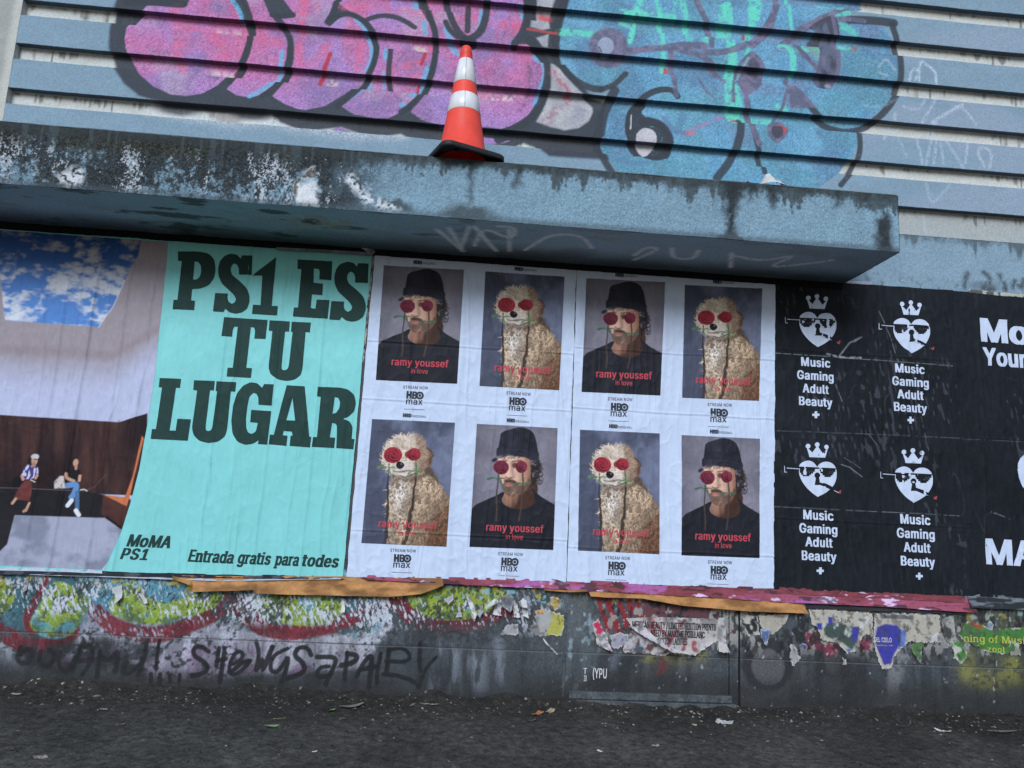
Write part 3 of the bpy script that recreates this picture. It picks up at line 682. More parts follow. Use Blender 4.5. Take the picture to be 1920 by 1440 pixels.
pv = [grid_obj("", (-3.6, -.001, 2.75), (.85, 0, 0), (0, 0, 2.2), 160, 380, lambda a, b: -(fbm(a * 25, b * 25, 82) - .5) * .004, pil_paint, None),
      grid_obj("", (-2.75, -.001, 2.75), (0, .075, 0), (0, 0, 2.2), 10, 380, lambda a, b: (fbm(a * 25, b * 25, 82) - .5) * .004, lambda a, b: np.tile(CREAM * .9, (len(a), 1)), None)]
pil = meshnp("pilaster", *joinv(pv), M_WALL, building, False)


# ---- projecting concrete ledge
LX0, LX1, LY, LZ0, LZ1 = -3.6, 2.345, -.6, 2.53, 2.862


def front_paint(a, b):
    x = a + LX0; z = b + LZ0; H = LZ1 - LZ0
    P = Paint(x, z, BLUE)
    base = pc(120, 150, 168)
    P.C = mixc(base * .9, base * 1.1, fbm(x * 8, z * 8, 91, 5)) * (.66 + .68 * fbm(x * 170, z * 170, 92, 2))[:, None]
    t = (z - LZ0) / H
    left = 1 - sst(-.75, -.3, x + .3 * (fbm(x * 9, z * 9, 85, 4) - .5))
    P.C *= (1 - .18 * left)[:, None]
    # general grime field on the older, flaking left half
    f2 = fbm(x * 70, z * 55, 94, 4); big = fbm(x * 3.4, z * 2, 95, 4); st = fbm(x * 22, z * 6, 93, 6); md = fbm(x * 30, z * 26, 88, 5)
    N_ = np.arange(len(x))
    f4 = fbm(x * 190, z * 170, 94, 2); f3 = fbm(x * 170, z * 130, 97, 2); wfld = fbm(x * 8, z * 3, 96, 5); wf2 = fbm(x * 36, z * 14, 87, 4); bl = fbm(x * 6, z * 5, 86, 4)
    dk_ = .55 * (f4 - .5) + .55 * (f2 - .5) + .6 * (md - .5) + .9 * (bl - .5) + .6 * (st - .5) + .24 + .22 * (t - .5)
    P.put(N_, sst(-.12, .1, dk_) * left * .95, mixc(pc(18, 21, 23), pc(62, 67, 70), sst(.3, .8, f4)))
    wk_ = .6 * (f3 - .5) + .5 * (f2 - .5) * -1 + 1.1 * (wfld - .5) + .7 * (wf2 - .5) - .19 - .1 * (t - .5)
    P.put(N_, sst(.0, .14, wk_) * left * .85 * sst(.3, .55, f4), mixc(pc(214, 222, 232), pc(170, 182, 194), f4))
    P.put(N_, sst(.52, .62, fbm(x * 4, z * 5, 99, 4)) * sst(.45, .85, t) * left * .7, mixc(pc(28, 30, 22), pc(70, 70, 52), sst(.3, .75, f4)))
    # black algae hanging from the top arris
    col = fbm(x * 5, x * 0, 101, 3) * .5 + fbm(x * 24, x * 0, 102, 3) * .5
    hang = .08 + .34 * sst(.42, .7, col) + .1 * vn(x * 60, x * 0, 103) * vn(x * 19, x * 0, 100) + .12 * sst(.7, .95, vn(x * 33, x * 0, 110))
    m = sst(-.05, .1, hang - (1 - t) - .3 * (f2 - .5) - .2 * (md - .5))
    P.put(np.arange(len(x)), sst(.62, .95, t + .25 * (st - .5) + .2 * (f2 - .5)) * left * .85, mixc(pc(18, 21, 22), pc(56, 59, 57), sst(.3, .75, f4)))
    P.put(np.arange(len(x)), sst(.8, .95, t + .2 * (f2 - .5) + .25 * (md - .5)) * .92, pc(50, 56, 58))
    P.put(np.arange(len(x)), m * .85 * (1 - .5 * left), mixc(pc(40, 47, 50), pc(70, 79, 83), f2))
    strk = sst(.6, .75, vn(x * 55, x * 0 + 3, 104)) * sst(.3, 1, t) * .3
    P.put(np.arange(len(x)), strk, pc(84, 100, 108))
    spk = speck(-.15, .3, 60, 105)
    P.wobble(.03, 22, 105)
    F_ = lambda *p: at(p, LY)
    for pts, w, w1 in [(((1378, 340), (1372, 385), (1366, 440)), .12, .05), (((1408, 350), (1408, 372)), .05, .02), (((1450, 355), (1452, 385)), .06, .02), (((1573, 355), (1570, 385)), .05, .02), (((884, 302), (885, 325)), .05, .02), (((882, 320), (881, 375)), .012, .01), (((972, 315), (970, 345)), .03, .02), (((1655, 415), (1662, 470)), .08, .1), (((1620, 360), (1617, 378)), .02, .02)]:
        P.line(F_(*pts), w, pc(44, 49, 52), .03, .97, spk, w1)
    for c, rx, rz in [((880, 400), .13, .05), ((1370, 450), .1, .03), ((740, 385), .08, .03)]:
        P.ell(F_(c)[0], rx, rz, pc(62, 70, 72), .5, .85, spk)
    P.line(smooth(F_((655, 330), (680, 365), (715, 385), (735, 393))), .04, pc(216, 224, 232), .03, .95, speck(.3, .6, 60, 106))
    P.ell(F_((135, 335))[0], .06, .05, pc(206, 214, 222), .4, .9, speck(.25, .5, 60, 107))
    P.poly(F_((552, 345), (566, 322), (590, 318), (596, 350), (600, 385), (552, 382)), lambda X, Z: mixc(pc(214, 220, 226), base, sst(.4, .7, fbm(X * 14, Z * 14, 108))), .012, .95)
    P.line(F_((548, 370), (556, 345), (562, 330), (578, 324), (592, 322)), .012, pc(92, 80, 66), .004, .95, speck(.2, .4, 60, 109))
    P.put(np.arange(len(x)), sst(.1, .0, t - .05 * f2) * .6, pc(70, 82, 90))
    return P.C


def under_paint(a, b):
    x = a + LX0; y = LY + b
    P = Paint(x, y, BLUE)
    base = pc(158, 184, 196)
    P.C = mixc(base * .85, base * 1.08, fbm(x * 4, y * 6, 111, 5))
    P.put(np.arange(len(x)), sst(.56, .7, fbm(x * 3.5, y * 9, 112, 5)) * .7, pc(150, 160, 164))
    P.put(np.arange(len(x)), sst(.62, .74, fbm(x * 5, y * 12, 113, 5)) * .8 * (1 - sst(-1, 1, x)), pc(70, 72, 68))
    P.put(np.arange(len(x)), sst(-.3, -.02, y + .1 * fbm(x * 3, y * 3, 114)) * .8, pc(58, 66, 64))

    def U(*p):
        p = np.asarray(p, float).reshape(-1, 2)
        dv = CF[None] + ((p[:, 0:1] - 960) / FPX) * CR - ((p[:, 1:2] - 720) / FPX) * CU
        t = (LZ0 - CAMH) / dv[:, 2]
        return np.stack([dv[:, 0] * t, dv[:, 1] * t - CAMD], 1)
    for pts, w in [(((820, 430), (850, 455), (868, 470)), .03), (((842, 427), (865, 465)), .03), (((865, 462), (880, 425)), .025), (((890, 425), (930, 470)), .03), (((890, 460), (905, 425), (960, 450), (968, 425), (935, 424)), .025), (((955, 430), (955, 470)), .025), (((985, 468), (1030, 440), (1090, 440), (1110, 465)), .025),
                   (((1190, 478), (1210, 462), (1240, 465), (1190, 486)), .025), (((1260, 465), (1262, 485), (1300, 486), (1310, 470)), .025), (((1370, 500), (1372, 475)), .025), (((1370, 478), (1430, 490), (1500, 476), (1430, 505), (1560, 488)), .025)]:
        P.line(smooth(U(*pts)), w, pc(232, 238, 244), .014, .9, speck(.05, .4, 60, 115))
    P.poly(U((540, 405), (600, 402), (665, 415), (655, 430), (560, 428)), pc(168, 160, 140), .02, .7, speck(.35, .6, 25, 116))
    P.ell(U((585, 415))[0], .07, .04, pc(56, 54, 50), .5, .8, speck(.3, .6, 40, 117))
    P.ell(U((430, 400))[0], .2, .05, pc(150, 164, 170), .5, .6, speck(.3, .6, 25, 118))
    P.ell(U((1140, 450))[0], .04, .02, pc(170, 165, 150), .5, .7, speck(.3, .6, 60, 119))
    return P.C


rough = lambda s, k=1: (lambda a, b: (fbm(a * 60, b * 60, s, 3) - .5) * .004 * k + (fbm(a * 5, b * 5, s + 3, 3) - .5) * .008 * k)
W = LX1 - LX0
b_ = .008
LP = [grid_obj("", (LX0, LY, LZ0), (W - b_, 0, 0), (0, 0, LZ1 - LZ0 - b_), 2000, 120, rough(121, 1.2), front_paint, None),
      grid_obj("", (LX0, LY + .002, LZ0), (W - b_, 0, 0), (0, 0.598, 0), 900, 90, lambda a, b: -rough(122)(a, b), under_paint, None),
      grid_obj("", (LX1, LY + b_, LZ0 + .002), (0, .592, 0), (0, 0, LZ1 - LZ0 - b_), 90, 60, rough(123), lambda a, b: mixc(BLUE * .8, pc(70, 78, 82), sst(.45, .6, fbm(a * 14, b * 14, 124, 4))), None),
      grid_obj("", (LX0, LY + b_, LZ1), (W - b_, 0, 0), (0, .66, 0), 400, 40, rough(125, .6), lambda a, b: mixc(pc(60, 64, 64), pc(110, 118, 120), fbm(a * 12, b * 12, 126, 4)), None),
      grid_obj("", (LX0, LY, LZ1 - b_), (W - b_, 0, 0), (0, b_, b_), 2000, 3, rough(127, .6), lambda a, b: mixc(pc(52, 60, 62), pc(96, 108, 114), fbm(a * 30, b * 30, 128, 4)), None),
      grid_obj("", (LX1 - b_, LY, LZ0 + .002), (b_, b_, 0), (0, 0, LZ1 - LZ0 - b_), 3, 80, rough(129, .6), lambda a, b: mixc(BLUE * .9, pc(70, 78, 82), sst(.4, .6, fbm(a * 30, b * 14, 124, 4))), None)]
ledge = meshnp("concrete_ledge", *joinv(LP), M_CONC, building, True)
ledge["label"] = "projecting concrete ledge with black algae streaks"


# ---- lower wall: smooth render, sprayed and papered over
K3 = 3.84
def hA(*p): return at(zp(0, 1060, K3, p))
def hB(*p): return at(zp(450, 1060, K3, p))
def hC(*p): return at(zp(900, 1060, K3, p))
def hD(*p): return at(zp(1350, 1065, 1920 / 570, p))


def paint_low(x, z):
    GREY = pc(66, 72, 78)
    P = Paint(x, z, GREY)
    x, z = P.X, P.Z
    P.C = mixc(GREY * .75, GREY * 1.35, fbm(x * 4, z * 3, 131, 5)) * (.8 + .4 * fbm(x * 110, z * 60, 132, 3))[:, None]
    P.wobble(.006, 7, 133)
    chip = speck(.3, .5, 55, 134); chip2 = speck(.42, .56, 45, 135)
    vert = lambda x, z: sst(.4, .58, fbm(x * 38, z * 7, 136, 4))
    TEAL = pc(58, 98, 108)
    P.poly(hA((-900, 40), (1920, 40), (1920, 420), (1400, 400), (600, 460), (-900, 420)), lambda x, z: mixc(TEAL, pc(84, 138, 160), sst(.45, .65, fbm(x * 6, z * 6, 137, 4))), .02, .92, speck(.1, .45, 50, 138))
    P.poly(hB((-20, 60), (1300, 60), (1180, 330), (700, 420), (-20, 400)), lambda x, z: mixc(TEAL, pc(84, 148, 168), sst(.42, .6, fbm(x * 6, z * 6, 139, 4))), .02, .9, speck(.1, .45, 50, 138))
    # white primer showing in the middle strip
    W_ = pc(178, 186, 200)
    P.poly(hA((430, 760), (640, 330), (820, 360), (1380, 480), (1500, 380), (1960, 520), (1960, 780), (1200, 790), (980, 700), (760, 480)), lambda x, z: mixc(W_, pc(150, 146, 168), fbm(x * 5, z * 6, 140, 4)), .03, .9, chip)
    P.poly(hB((-20, 500), (700, 500), (1100, 440), (960, 620), (880, 740), (-20, 790)), lambda x, z: mixc(W_, pc(160, 158, 172), fbm(x * 5, z * 6, 141, 4)), .02, .95, speck(.12, .4, 60, 142))
    P.poly(hA((1000, 700), (1330, 560), (1960, 560), (1960, 770), (1100, 860)), lambda x, z: mixc(pc(178, 172, 196), pc(146, 112, 150), sst(.5, .68, fbm(x * 8, z * 5, 143, 4))), .03, .7, chip)
    P.line(smooth(hA((-60, 600), (150, 740), (300, 820), (480, 850), (760, 780), (880, 860))), .06, pc(130, 138, 150), .05, .55)
    P.line(hA((-40, 560), (120, 640)), .07, pc(160, 168, 178), .03, .7, chip2)
    for q in [hA((560, 640), (640, 660), (620, 720)), hA((420, 690), (540, 660), (470, 780), (420, 760)), hB((330, 790), (450, 680), (530, 740), (480, 780))]: P.poly(q, pc(122, 84, 128), .012, .75)
    # red contour and lime bubbles
    RED = lambda x, z: mixc(pc(92, 30, 42), pc(122, 40, 50), fbm(x * 12, z * 12, 144, 4))
    rd = lambda x, z: sst(.3, .45, .6 * fbm(x * 110 + z * 40, z * 45, 145, 3) + .4 * fbm(x * 9, z * 9, 144, 3))
    for g, pts, w in [(hA, ((-300, 380), (0, 450), (110, 560), (260, 590), (400, 560), (520, 480)), .075), (hA, ((330, 110), (250, 260), (180, 380), (230, 480)), .04), (hA, ((690, 330), (820, 440), (1000, 500), (1180, 500), (1350, 440), (1500, 370), (1700, 250), (1840, 390)), .085),
                      (hB, ((-60, 220), (40, 380), (160, 460), (340, 495), (540, 470), (740, 410), (920, 340), (1040, 270), (1150, 260), (1230, 380), (1350, 430), (1520, 445), (1700, 420), (1860, 340), (1960, 330)), .08)]:
        P.line(smooth(g(*pts)), w, RED, .008, .95, rd)

    def lime(x, z):
        c = mixc(pc(142, 168, 56), pc(118, 136, 52), fbm(x * 9, z * 9, 146, 4))
        c = mixc(c, pc(66, 90, 62), sst(.5, .6, fbm(x * 24, z * 26, 147, 5)) * .8)
        return mixc(c, pc(84, 150, 170), sst(.62, .7, fbm(x * 8, z * 10, 148, 4)) * .8)
    for q in [hA((200, 400), (250, 490), (380, 535), (490, 515), (570, 430), (620, 330), (650, 250), (560, 180), (420, 100), (330, 170), (280, 300)),
              hA((-300, 330), (-60, 380), (60, 340), (120, 200), (60, 90), (-300, 90)),
              hA((770, 300), (840, 380), (970, 425), (1120, 428), (1280, 400), (1420, 360), (1560, 290), (1640, 190), (1380, 200), (1260, 260), (1080, 260), (1000, 140), (880, 120), (830, 200)),
              hB((50, 230), (110, 330), (200, 390), (330, 425), (480, 440), (620, 430), (720, 370), (760, 290), (720, 230), (560, 190), (100, 180)),
              hB((1200, 240), (1250, 320), (1380, 380), (1540, 400), (1700, 380), (1830, 310), (1920, 290), (1940, 160), (1250, 160)), hA((1840, 60), (1900, 200), (1960, 380), (1960, 60)), hC((-20, 150), (220, 160), (130, 260), (30, 330), (-20, 330))]:
        P.poly(smoothc(q, 2), lime, .006, .95, speck(.1, .36, 55, 149))
    P.poly(smoothc(hB((700, 460), (900, 410), (1000, 400), (1040, 440), (960, 510), (860, 535), (760, 510)), 1), lambda x, z: mixc(pc(52, 84, 88), pc(104, 160, 176), sst(.5, .6, fbm(x * 20, z * 20, 150, 3))), .01, .85, chip)
    P.C *= (.72 + .56 * fbm(x * 120, z * 80, 148, 3))[:, None]
    # loose flakes: paint lifted to the white beneath, drawn downwards
    n = np.arange(len(x))
    band = sst(.34, .42, z) * sst(.66, .5, z) * sst(1.0, .2, x)
    P.put(n, sst(.54, .6, .6 * fbm(x * 110 + z * 45, z * 40, 151, 3) + .4 * fbm(x * 7, z * 8, 150, 4)) * band * .95, W_ * 1.1)
    P.put(n, sst(.55, .62, .6 * fbm(x * 100 - z * 20, z * 60, 152, 4) + .4 * fbm(x * 8, z * 8, 149, 3)) * sst(.3, .4, z) * sst(1.0, .2, x) * .85, pc(46, 50, 50))
    P.put(n, sst(.64, .68, fbm(x * 30, z * 30, 153, 4)) * sst(.5, .56, z) * .8, pc(160, 150, 70))
    P.put(n, sst(.66, .7, fbm(x * 22, z * 26, 154, 4)) * sst(.5, .56, z) * .8, pc(120, 170, 184))
    # grey run-down bottom
    P.put(n, sst(.2, .07, z + .12 * (fbm(x * 2.5, z * 3, 155, 4) - .5)) * .93, mixc(pc(40, 42, 45), pc(66, 69, 73), fbm(x * 5, z * 8, 156, 4)))
    # pale scrubbed veil right of the lettering, darker smear further on
    P.poly(hB((1150, 480), (1960, 420), (1960, 960), (1250, 960), (1000, 720)), GREY * 1.1, .05, .8)
    for pts, w in [(((1540, 560), (1560, 900)), .06), (((1720, 600), (1720, 860)), .08), (((1640, 600), (1650, 760)), .04), (((1860, 560), (1880, 800)), .05), (((1440, 600), (1380, 960)), .04)]:
        P.line(hB(*pts), w, pc(132, 142, 156), .04, .6, vert)
    P.poly(hB((1000, 480), (1120, 430), (1960, 470), (1960, 560), (1100, 620), (950, 640)), pc(50, 54, 60), .03, .7, chip2)
    P.poly(hA((60, 560), (240, 560), (700, 530), (1180, 560), (1180, 640), (1000, 760), (840, 800), (600, 690), (480, 800), (160, 720)), lambda x, z: mixc(pc(42, 44, 48), pc(76, 66, 80), sst(.55, .7, fbm(x * 12, z * 10, 157, 4))), .03, .85, speck(.25, .5, 40, 158))
    # ---- black handstyle
    INK = pc(20, 22, 25)
    T = .026
    drip = speck(.05, .25, 60, 159)
    A_ = [((150, 590), (120, 680), (180, 720), (250, 640), (200, 590), (150, 640)), ((300, 620), (280, 700), (360, 730), (410, 640), (360, 610)), ((440, 620), (420, 720), (490, 790), (560, 620), (600, 540)), ((520, 760), (600, 560), (680, 580), (640, 720), (590, 790)), ((560, 690), (660, 680)), ((720, 620), (700, 800)), ((720, 640), (780, 700), (860, 600), (830, 760)),
          ((910, 700), (880, 750), (920, 790), (990, 730), (1040, 650), (990, 790)), ((1060, 530), (1040, 650), (1010, 750)), ((1150, 540), (1120, 740)), ((1085, 780), (1085, 840)), ((1150, 780), (1145, 850)), ((1215, 790), (1220, 840)), ((1290, 790), (1285, 850)),
          ((1500, 615), (1450, 580), (1395, 590), (1390, 650), (1470, 690), (1500, 740), (1460, 780), (1380, 800)), ((1575, 590), (1555, 720)), ((1615, 590), (1580, 840)), ((1555, 690), (1620, 670)), ((1660, 710), (1730, 690), (1750, 630), (1700, 615), (1650, 700), (1650, 790), (1720, 780), (1800, 690))]
    B_ = [((-60, 760), (30, 690), (60, 690)), ((115, 550), (140, 640), (100, 790), (170, 660), (155, 790), (230, 590)), ((340, 600), (230, 650), (210, 760), (270, 780), (350, 640), (330, 760), (290, 860)), ((510, 650), (490, 600), (420, 590), (380, 650), (450, 700), (470, 760), (420, 790), (300, 825)),
          ((550, 665), (690, 660), (680, 720), (620, 860)), ((640, 730), (570, 740), (550, 810), (620, 800)), ((770, 630), (755, 820)), ((770, 640), (850, 650), (830, 700), (730, 720)), ((840, 800), (890, 700), (950, 640), (940, 760), (930, 880)), ((870, 750), (970, 730)), ((1010, 640), (985, 760), (990, 850)), ((1070, 610), (1050, 780)), ((1070, 615), (1170, 590), (1235, 660), (1190, 700), (1050, 690)), ((1030, 780), (1180, 800), (1290, 860)),
          ((1300, 560), (1290, 700), (1300, 760)), ((1415, 665), (1330, 750), (1280, 880))]
    for g, LL in ((hA, A_), (hB, B_)):
        for j, pts in enumerate(LL):
            q = smooth(g(*pts)); r_ = random.Random(j + len(LL)); fa = .82 if (g is hA and j < 9) else .95
            P.line(q, T * r_.uniform(.75, 1.0), INK, .0035, fa, speck(-.25, .2, 45, 159), T * r_.uniform(.8, 1.15))
            for _ in range(2):
                e = q[r_.randrange(len(q) // 2, len(q))]; P.line([e, (e[0], e[1] - r_.uniform(.015, .06))], .008, INK, .003, fa * .8, None, .003)
    for pts in A_ + B_:
        pass
    P.put(n, sst(.7, .76, vn(x * 90, x * 0, 160)) * sst(.2, .25, z) * sst(.3, .26, z) * .4 * sst(-.2, -.6, x), INK)
    # ---- right half: pilaster-like panel, flecks, red drips
    P.poly(hC((600, 190), (860, 190), (860, 720), (640, 980), (600, 980)), lambda x, z: mixc(pc(84, 92, 98), pc(130, 150, 160), sst(.6, .7, fbm(x * 24, z * 20, 161, 4))), .02, .85)
    P.poly(hC((1060, 225), (1730, 250), (1730, 390), (1060, 370)), lambda x, z: mixc(pc(104, 56, 66), pc(84, 60, 68), fbm(x * 10, z * 8, 162, 3)), .01, .9)
    P.poly(hC((1150, 650), (1600, 600), (1640, 680), (1400, 705), (1160, 690)), pc(140, 134, 60), .03, .7, chip)
    DR = pc(134, 34, 42)
    for pts, w in [(((850, 220), (880, 330), (930, 460)), .028), (((925, 260), (960, 380), (1000, 480)), .04), (((985, 230), (1040, 340), (1060, 440)), .028), (((1060, 230), (1090, 320), (1200, 390)), .024), (((1150, 240), (1130, 330)), .016)]:
        P.line(smooth(hC(*pts)), w, DR, .004, .9, speck(.1, .35, 60, 163))
    P.poly(smoothc(hC((1310, 625), (1290, 720), (1265, 800), (1340, 780), (1360, 720), (1330, 680)), 1), DR, .006, .9)
    P.poly(hC((1380, 640), (1640, 680), (1640, 760), (1200, 800), (1200, 700)), pc(100, 100, 96), .04, .4)
    P.line(hC((1080, 660), (1050, 760)), .08, pc(46, 48, 54), .03, .7)
    P.line(hC((980, 640), (960, 720)), .04, pc(120, 126, 140), .03, .6)
    # grey ring, pink patches, yellow haze, pale smear
    P.poly(hD((150, 430), (450, 430), (560, 520), (560, 900), (130, 880)), pc(84, 86, 90), .03, .7)
    P.ell(hD((300, 610))[0], .15, .155, pc(40, 42, 46), .12, .9); P.ell(hD((305, 625))[0], .095, .1, pc(86, 87, 90), .08, .95)
    P.ell(hD((710, 560))[0], .1, .14, pc(44, 46, 50), .3, .7); P.ell(hD((710, 580))[0], .05, .07, pc(80, 82, 84), .2, .8)
    P.poly(hD((460, 420), (960, 420), (960, 720), (560, 720)), pc(46, 48, 52), .05, .5)
    for q in [((40, 362), (110, 362), (110, 440), (40, 440)), ((530, 400), (640, 400), (640, 520), (550, 510)), ((650, 470), (740, 470), (750, 550), (660, 560)), ((870, 450), (955, 450), (950, 520), (880, 530))]: P.poly(hD(*q), pc(130, 50, 74), .012, .75)
    P.line(smooth(hD((1140, 480), (1110, 640), (1060, 900))), .07, pc(124, 128, 132), .03, .8, speck(.2, .5, 30, 164), .12)
    P.poly(hD((1460, 300), (2300, 300), (2300, 900), (1500, 760)), pc(74, 78, 58), .06, .7)
    P.line(smooth(hD((1560, 640), (1620, 710), (1740, 730), (1820, 690), (1840, 620))), .1, pc(122, 122, 62), .04, .7, chip)
    P.line(smooth(hD((1860, 620), (1890, 710), (1980, 720))), .08, pc(118, 118, 62), .03, .7, chip)
    P.line(smooth(hD((1570, 560), (1560, 680))), .06, pc(128, 128, 78), .03, .6)
    P.put(n, sst(.24, .08, z + .1 * (fbm(x * 2.5, z * 3, 165, 4) - .5)) * .85 * sst(.3, .8, x), mixc(pc(38, 40, 42), pc(66, 69, 72), fbm(x * 6, z * 8, 166, 5)))
    # bits of old paper and paste that never came off
    old = sst(.9, 1.1, x) * sst(.3, .42, z)
    P.put(n, sst(.7, .73, fbm(x * 12, z * 9, 167, 5)) * old * .7, pc(160, 160, 156))
    P.put(n, sst(.64, .66, fbm(x * 17, z * 13, 168, 5)) * old * .85, pc(44, 46, 48))
    P.put(n, sst(.8, .82, fbm(x * 40, z * 30, 169, 3)) * sst(.4, .8, x) * .6, pc(170, 176, 180))
    P.put(n, sst(.57, .62, .6 * fbm(x * 34, z * 26, 185, 5) + .4 * fbm(x * 5, z * 4, 186, 3)) * sst(.7, 1.0, x) * sst(.27, .4, z) * .8, pc(150, 152, 150))
    P.put(n, sst(.55, .6, .6 * fbm(x * 40, z * 22, 187, 5) + .4 * fbm(x * 6, z * 5, 188, 3)) * sst(.7, 1.0, x) * sst(.25, .36, z) * .85, pc(34, 36, 38))
    P.put(n, sst(.45, .7, fbm(x * 16, z * 2.2, 189, 5)) * sst(.55, .2, z) * .5, pc(32, 34, 36))
    P.put(n, sst(.3, .05, z + .12 * (fbm(x * 2, z * 4, 184, 4) - .5)) * .45, pc(36, 38, 40))
    P.put(n, sst(.09, .0, z + .05 * (fbm(x * 6, z * 6, 190, 4) - .5)) * .8, pc(42, 41, 40))
    # horizontal joint line
    seam = at([(0, 1183), (1920, 1254)]); zs = np.interp(x, seam[:, 0], seam[:, 1])
    P.put(n, sst(.004, .0015, np.abs(z - zs)) * .75, pc(36, 36, 38))
    P.put(n, sst(.004, .001, np.abs(z - zs + .005)) * .4, pc(120, 124, 128))
    # two stencilled scraps of lettering
    return P.C


def paint_fascia(x, z):
    """painted band just under the ribs, seen to the right of the ledge"""
    c = mixc(BLUE * .9, BLUE * 1.1, fbm(x * 6, z * 8, 171, 5)) * (.86 + .28 * fbm(x * 120, z * 120, 172, 2))[:, None]
    P = Paint(x, z, BLUE); P.C = c
    t = (2.887 - P.z if False else 2.887 - P.Z)
    hang = .012 + .12 * sst(.45, .8, fbm(P.X * 9, P.X * 0, 173, 3)) * vn(P.X * 55, P.X * 0, 174) + .05 * vn(P.X * 70, P.X * 0, 174) * vn(P.X * 13, P.X * 0, 178)
    P.put(np.arange(len(P.X)), sst(-.03, .04, hang - t - .05 * (fbm(P.X * 60, P.Z * 50, 179, 3) - .5)) * .75, pc(66, 76, 82))
    P.put(np.arange(len(P.X)), sst(.62, .72, fbm(P.X * 40, P.Z * 30, 175, 4)) * sst(2.66, 2.55, P.Z) * .7, pc(90, 104, 108))
    f = lambda *p: at(zp(1420, 500, 3.84, p))
    for pts in [((1490, 100), (1500, 60), (1520, 40), (1500, 90), (1490, 150)), ((1630, 40), (1680, 80), (1660, 130), (1610, 160), (1700, 165)), ((1740, 50), (1780, 120), (1790, 170)), ((1840, 150), (1850, 90), (1900, 160), (1920, 90)), ((1960, 80), (1970, 160))]:
        P.line(smooth(f(*pts)), .03, pc(58, 66, 72), .015, .8, speck(.1, .45, 60, 176))
    P.ell(f((1640, 140))[0], .1, .03, pc(70, 80, 86), .5, .5)
    return P.C


def base_wall():
    parts = []
    def strip(z0, z1, nu, nv, x0, x1, paint, disp):
        X, Z = np.meshgrid(np.linspace(x0, x1, nu), np.linspace(z0, z1, nv), indexing='ij')
        V = np.stack([X, -disp(X, Z), Z], -1).reshape(-1, 3)
        return V, quads(nu, nv), paint(X.ravel(), Z.ravel())
    dz = lambda X, Z: (fbm(X * 20, Z * 20, 181, 4) - .5) * .006 + sst(.5, .56, fbm(X * 18, Z * 14, 151, 4)) * .0015 * (Z > .3)
    parts.append(strip(-.08, .74, 2100, 240, -3.3, 4.3, paint_low, dz))
    parts.append(strip(.74, 2.44, 40, 10, -3.3, 4.3, lambda a, b: np.tile(pc(70, 74, 76), (len(a), 1)), lambda X, Z: X * 0))
    parts.append(strip(2.44, 2.887, 1500, 90, -3.3, 4.3, paint_fascia, lambda X, Z: (fbm(X * 30, Z * 30, 182, 3) - .5) * .004))
    V, F, C = joinv(parts)
    n = len(V)
    # top ledge of the band, closing it against the recessed strip
    xs = np.linspace(-3.3, 4.3, 60)
    tv = np.concatenate([np.stack([xs, xs * 0 - .002, xs * 0 + 2.887], 1), np.stack([xs, xs * 0 + .06, xs * 0 + 2.8875], 1)])
    tf = np.array([[i, i + 1, 61 + i, 60 + i] for i in range(59)]) + n
    V = np.vstack([V, tv]); F = np.vstack([F, tf]); C = np.vstack([C, np.tile(BLUE * .8, (len(tv), 1))])
    o = meshnp("lower_wall", V, F, C, M_BASE, building, True)
    o["label"] = "lower wall with lime and red graffiti and black handwriting"


base_wall()


def box(x0, x1, y0, y1, z0, z1, bev=.004, seg=1):
    bm = bmesh.new()
    bmesh.ops.create_cube(bm, size=1)
    for v in bm.verts:
        v.co.x = x0 if v.co.x < 0 else x1; v.co.y = y0 if v.co.y < 0 else y1; v.co.z = z0 if v.co.z < 0 else z1
    bmesh.ops.bevel(bm, geom=bm.edges[:], offset=bev, segments=seg, affect='EDGES')
    return bm


def bmobj(name, bms, m, parent=None, sm=False):
    bm = bmesh.new()
    for b in bms:
        me = bpy.data.meshes.new("t"); b.to_mesh(me); bm.from_mesh(me); bpy.data.meshes.remove(me); b.free()
    me = bpy.data.meshes.new(name); bm.to_mesh(me); bm.free()
    for p in me.polygons: p.use_smooth = sm
    me.materials.append(m)
    o = bpy.data.objects.new(name, me); COL.objects.link(o)
    if parent is not None:
        o.parent = parent; o.matrix_parent_inverse = Matrix.Translation(-parent.location)
    return o


# sill moulding and edge trim round the shallow door panel at the right of centre
M_TRIM = mat("grimy_trim", pc(74, 80, 84), .8, .35, 60, .4, 90, .2, (1, 1, 1), 0, .35, 14)
M_DARK = mat("dark_joint_and_shade", pc(30, 30, 32), .9, .2, 60, .2, 60, .1)  # real joints and seams, also the added shade strip under the ledge
pL, pR = at([(1066, 1300)])[0, 0], at([(1371, 1318)])[0, 0]
bmobj("panel_sill", [box(pL, pR, -.022, .02, .045, .085), box(pL - .02, pR + .02, -.034, .02, -.02, .043)], M_TRIM, building)
xg = at([(1386, 1250)])[0, 0]
bmobj("wall_joint", [box(xg - .006, xg + .004, -.0055, .02, -.02, .62, .001), box(xg - .062, xg - .058, -.005, .02, .05, .62, .001)], M_DARK, building)
xl = at([(1056, 1250)])[0, 0]
bmobj("edge_trim", [box(xl - .003, xl + .012, -.006, .02, -.02, .5, .002)], M_TRIM, building)
bmobj("added_shade_strip", [box(-3.3, 2.33, -.02, .02, 2.492, 2.535, .004)], M_DARK, building)  # added dark strip standing in for the shade between ledge and poster tops


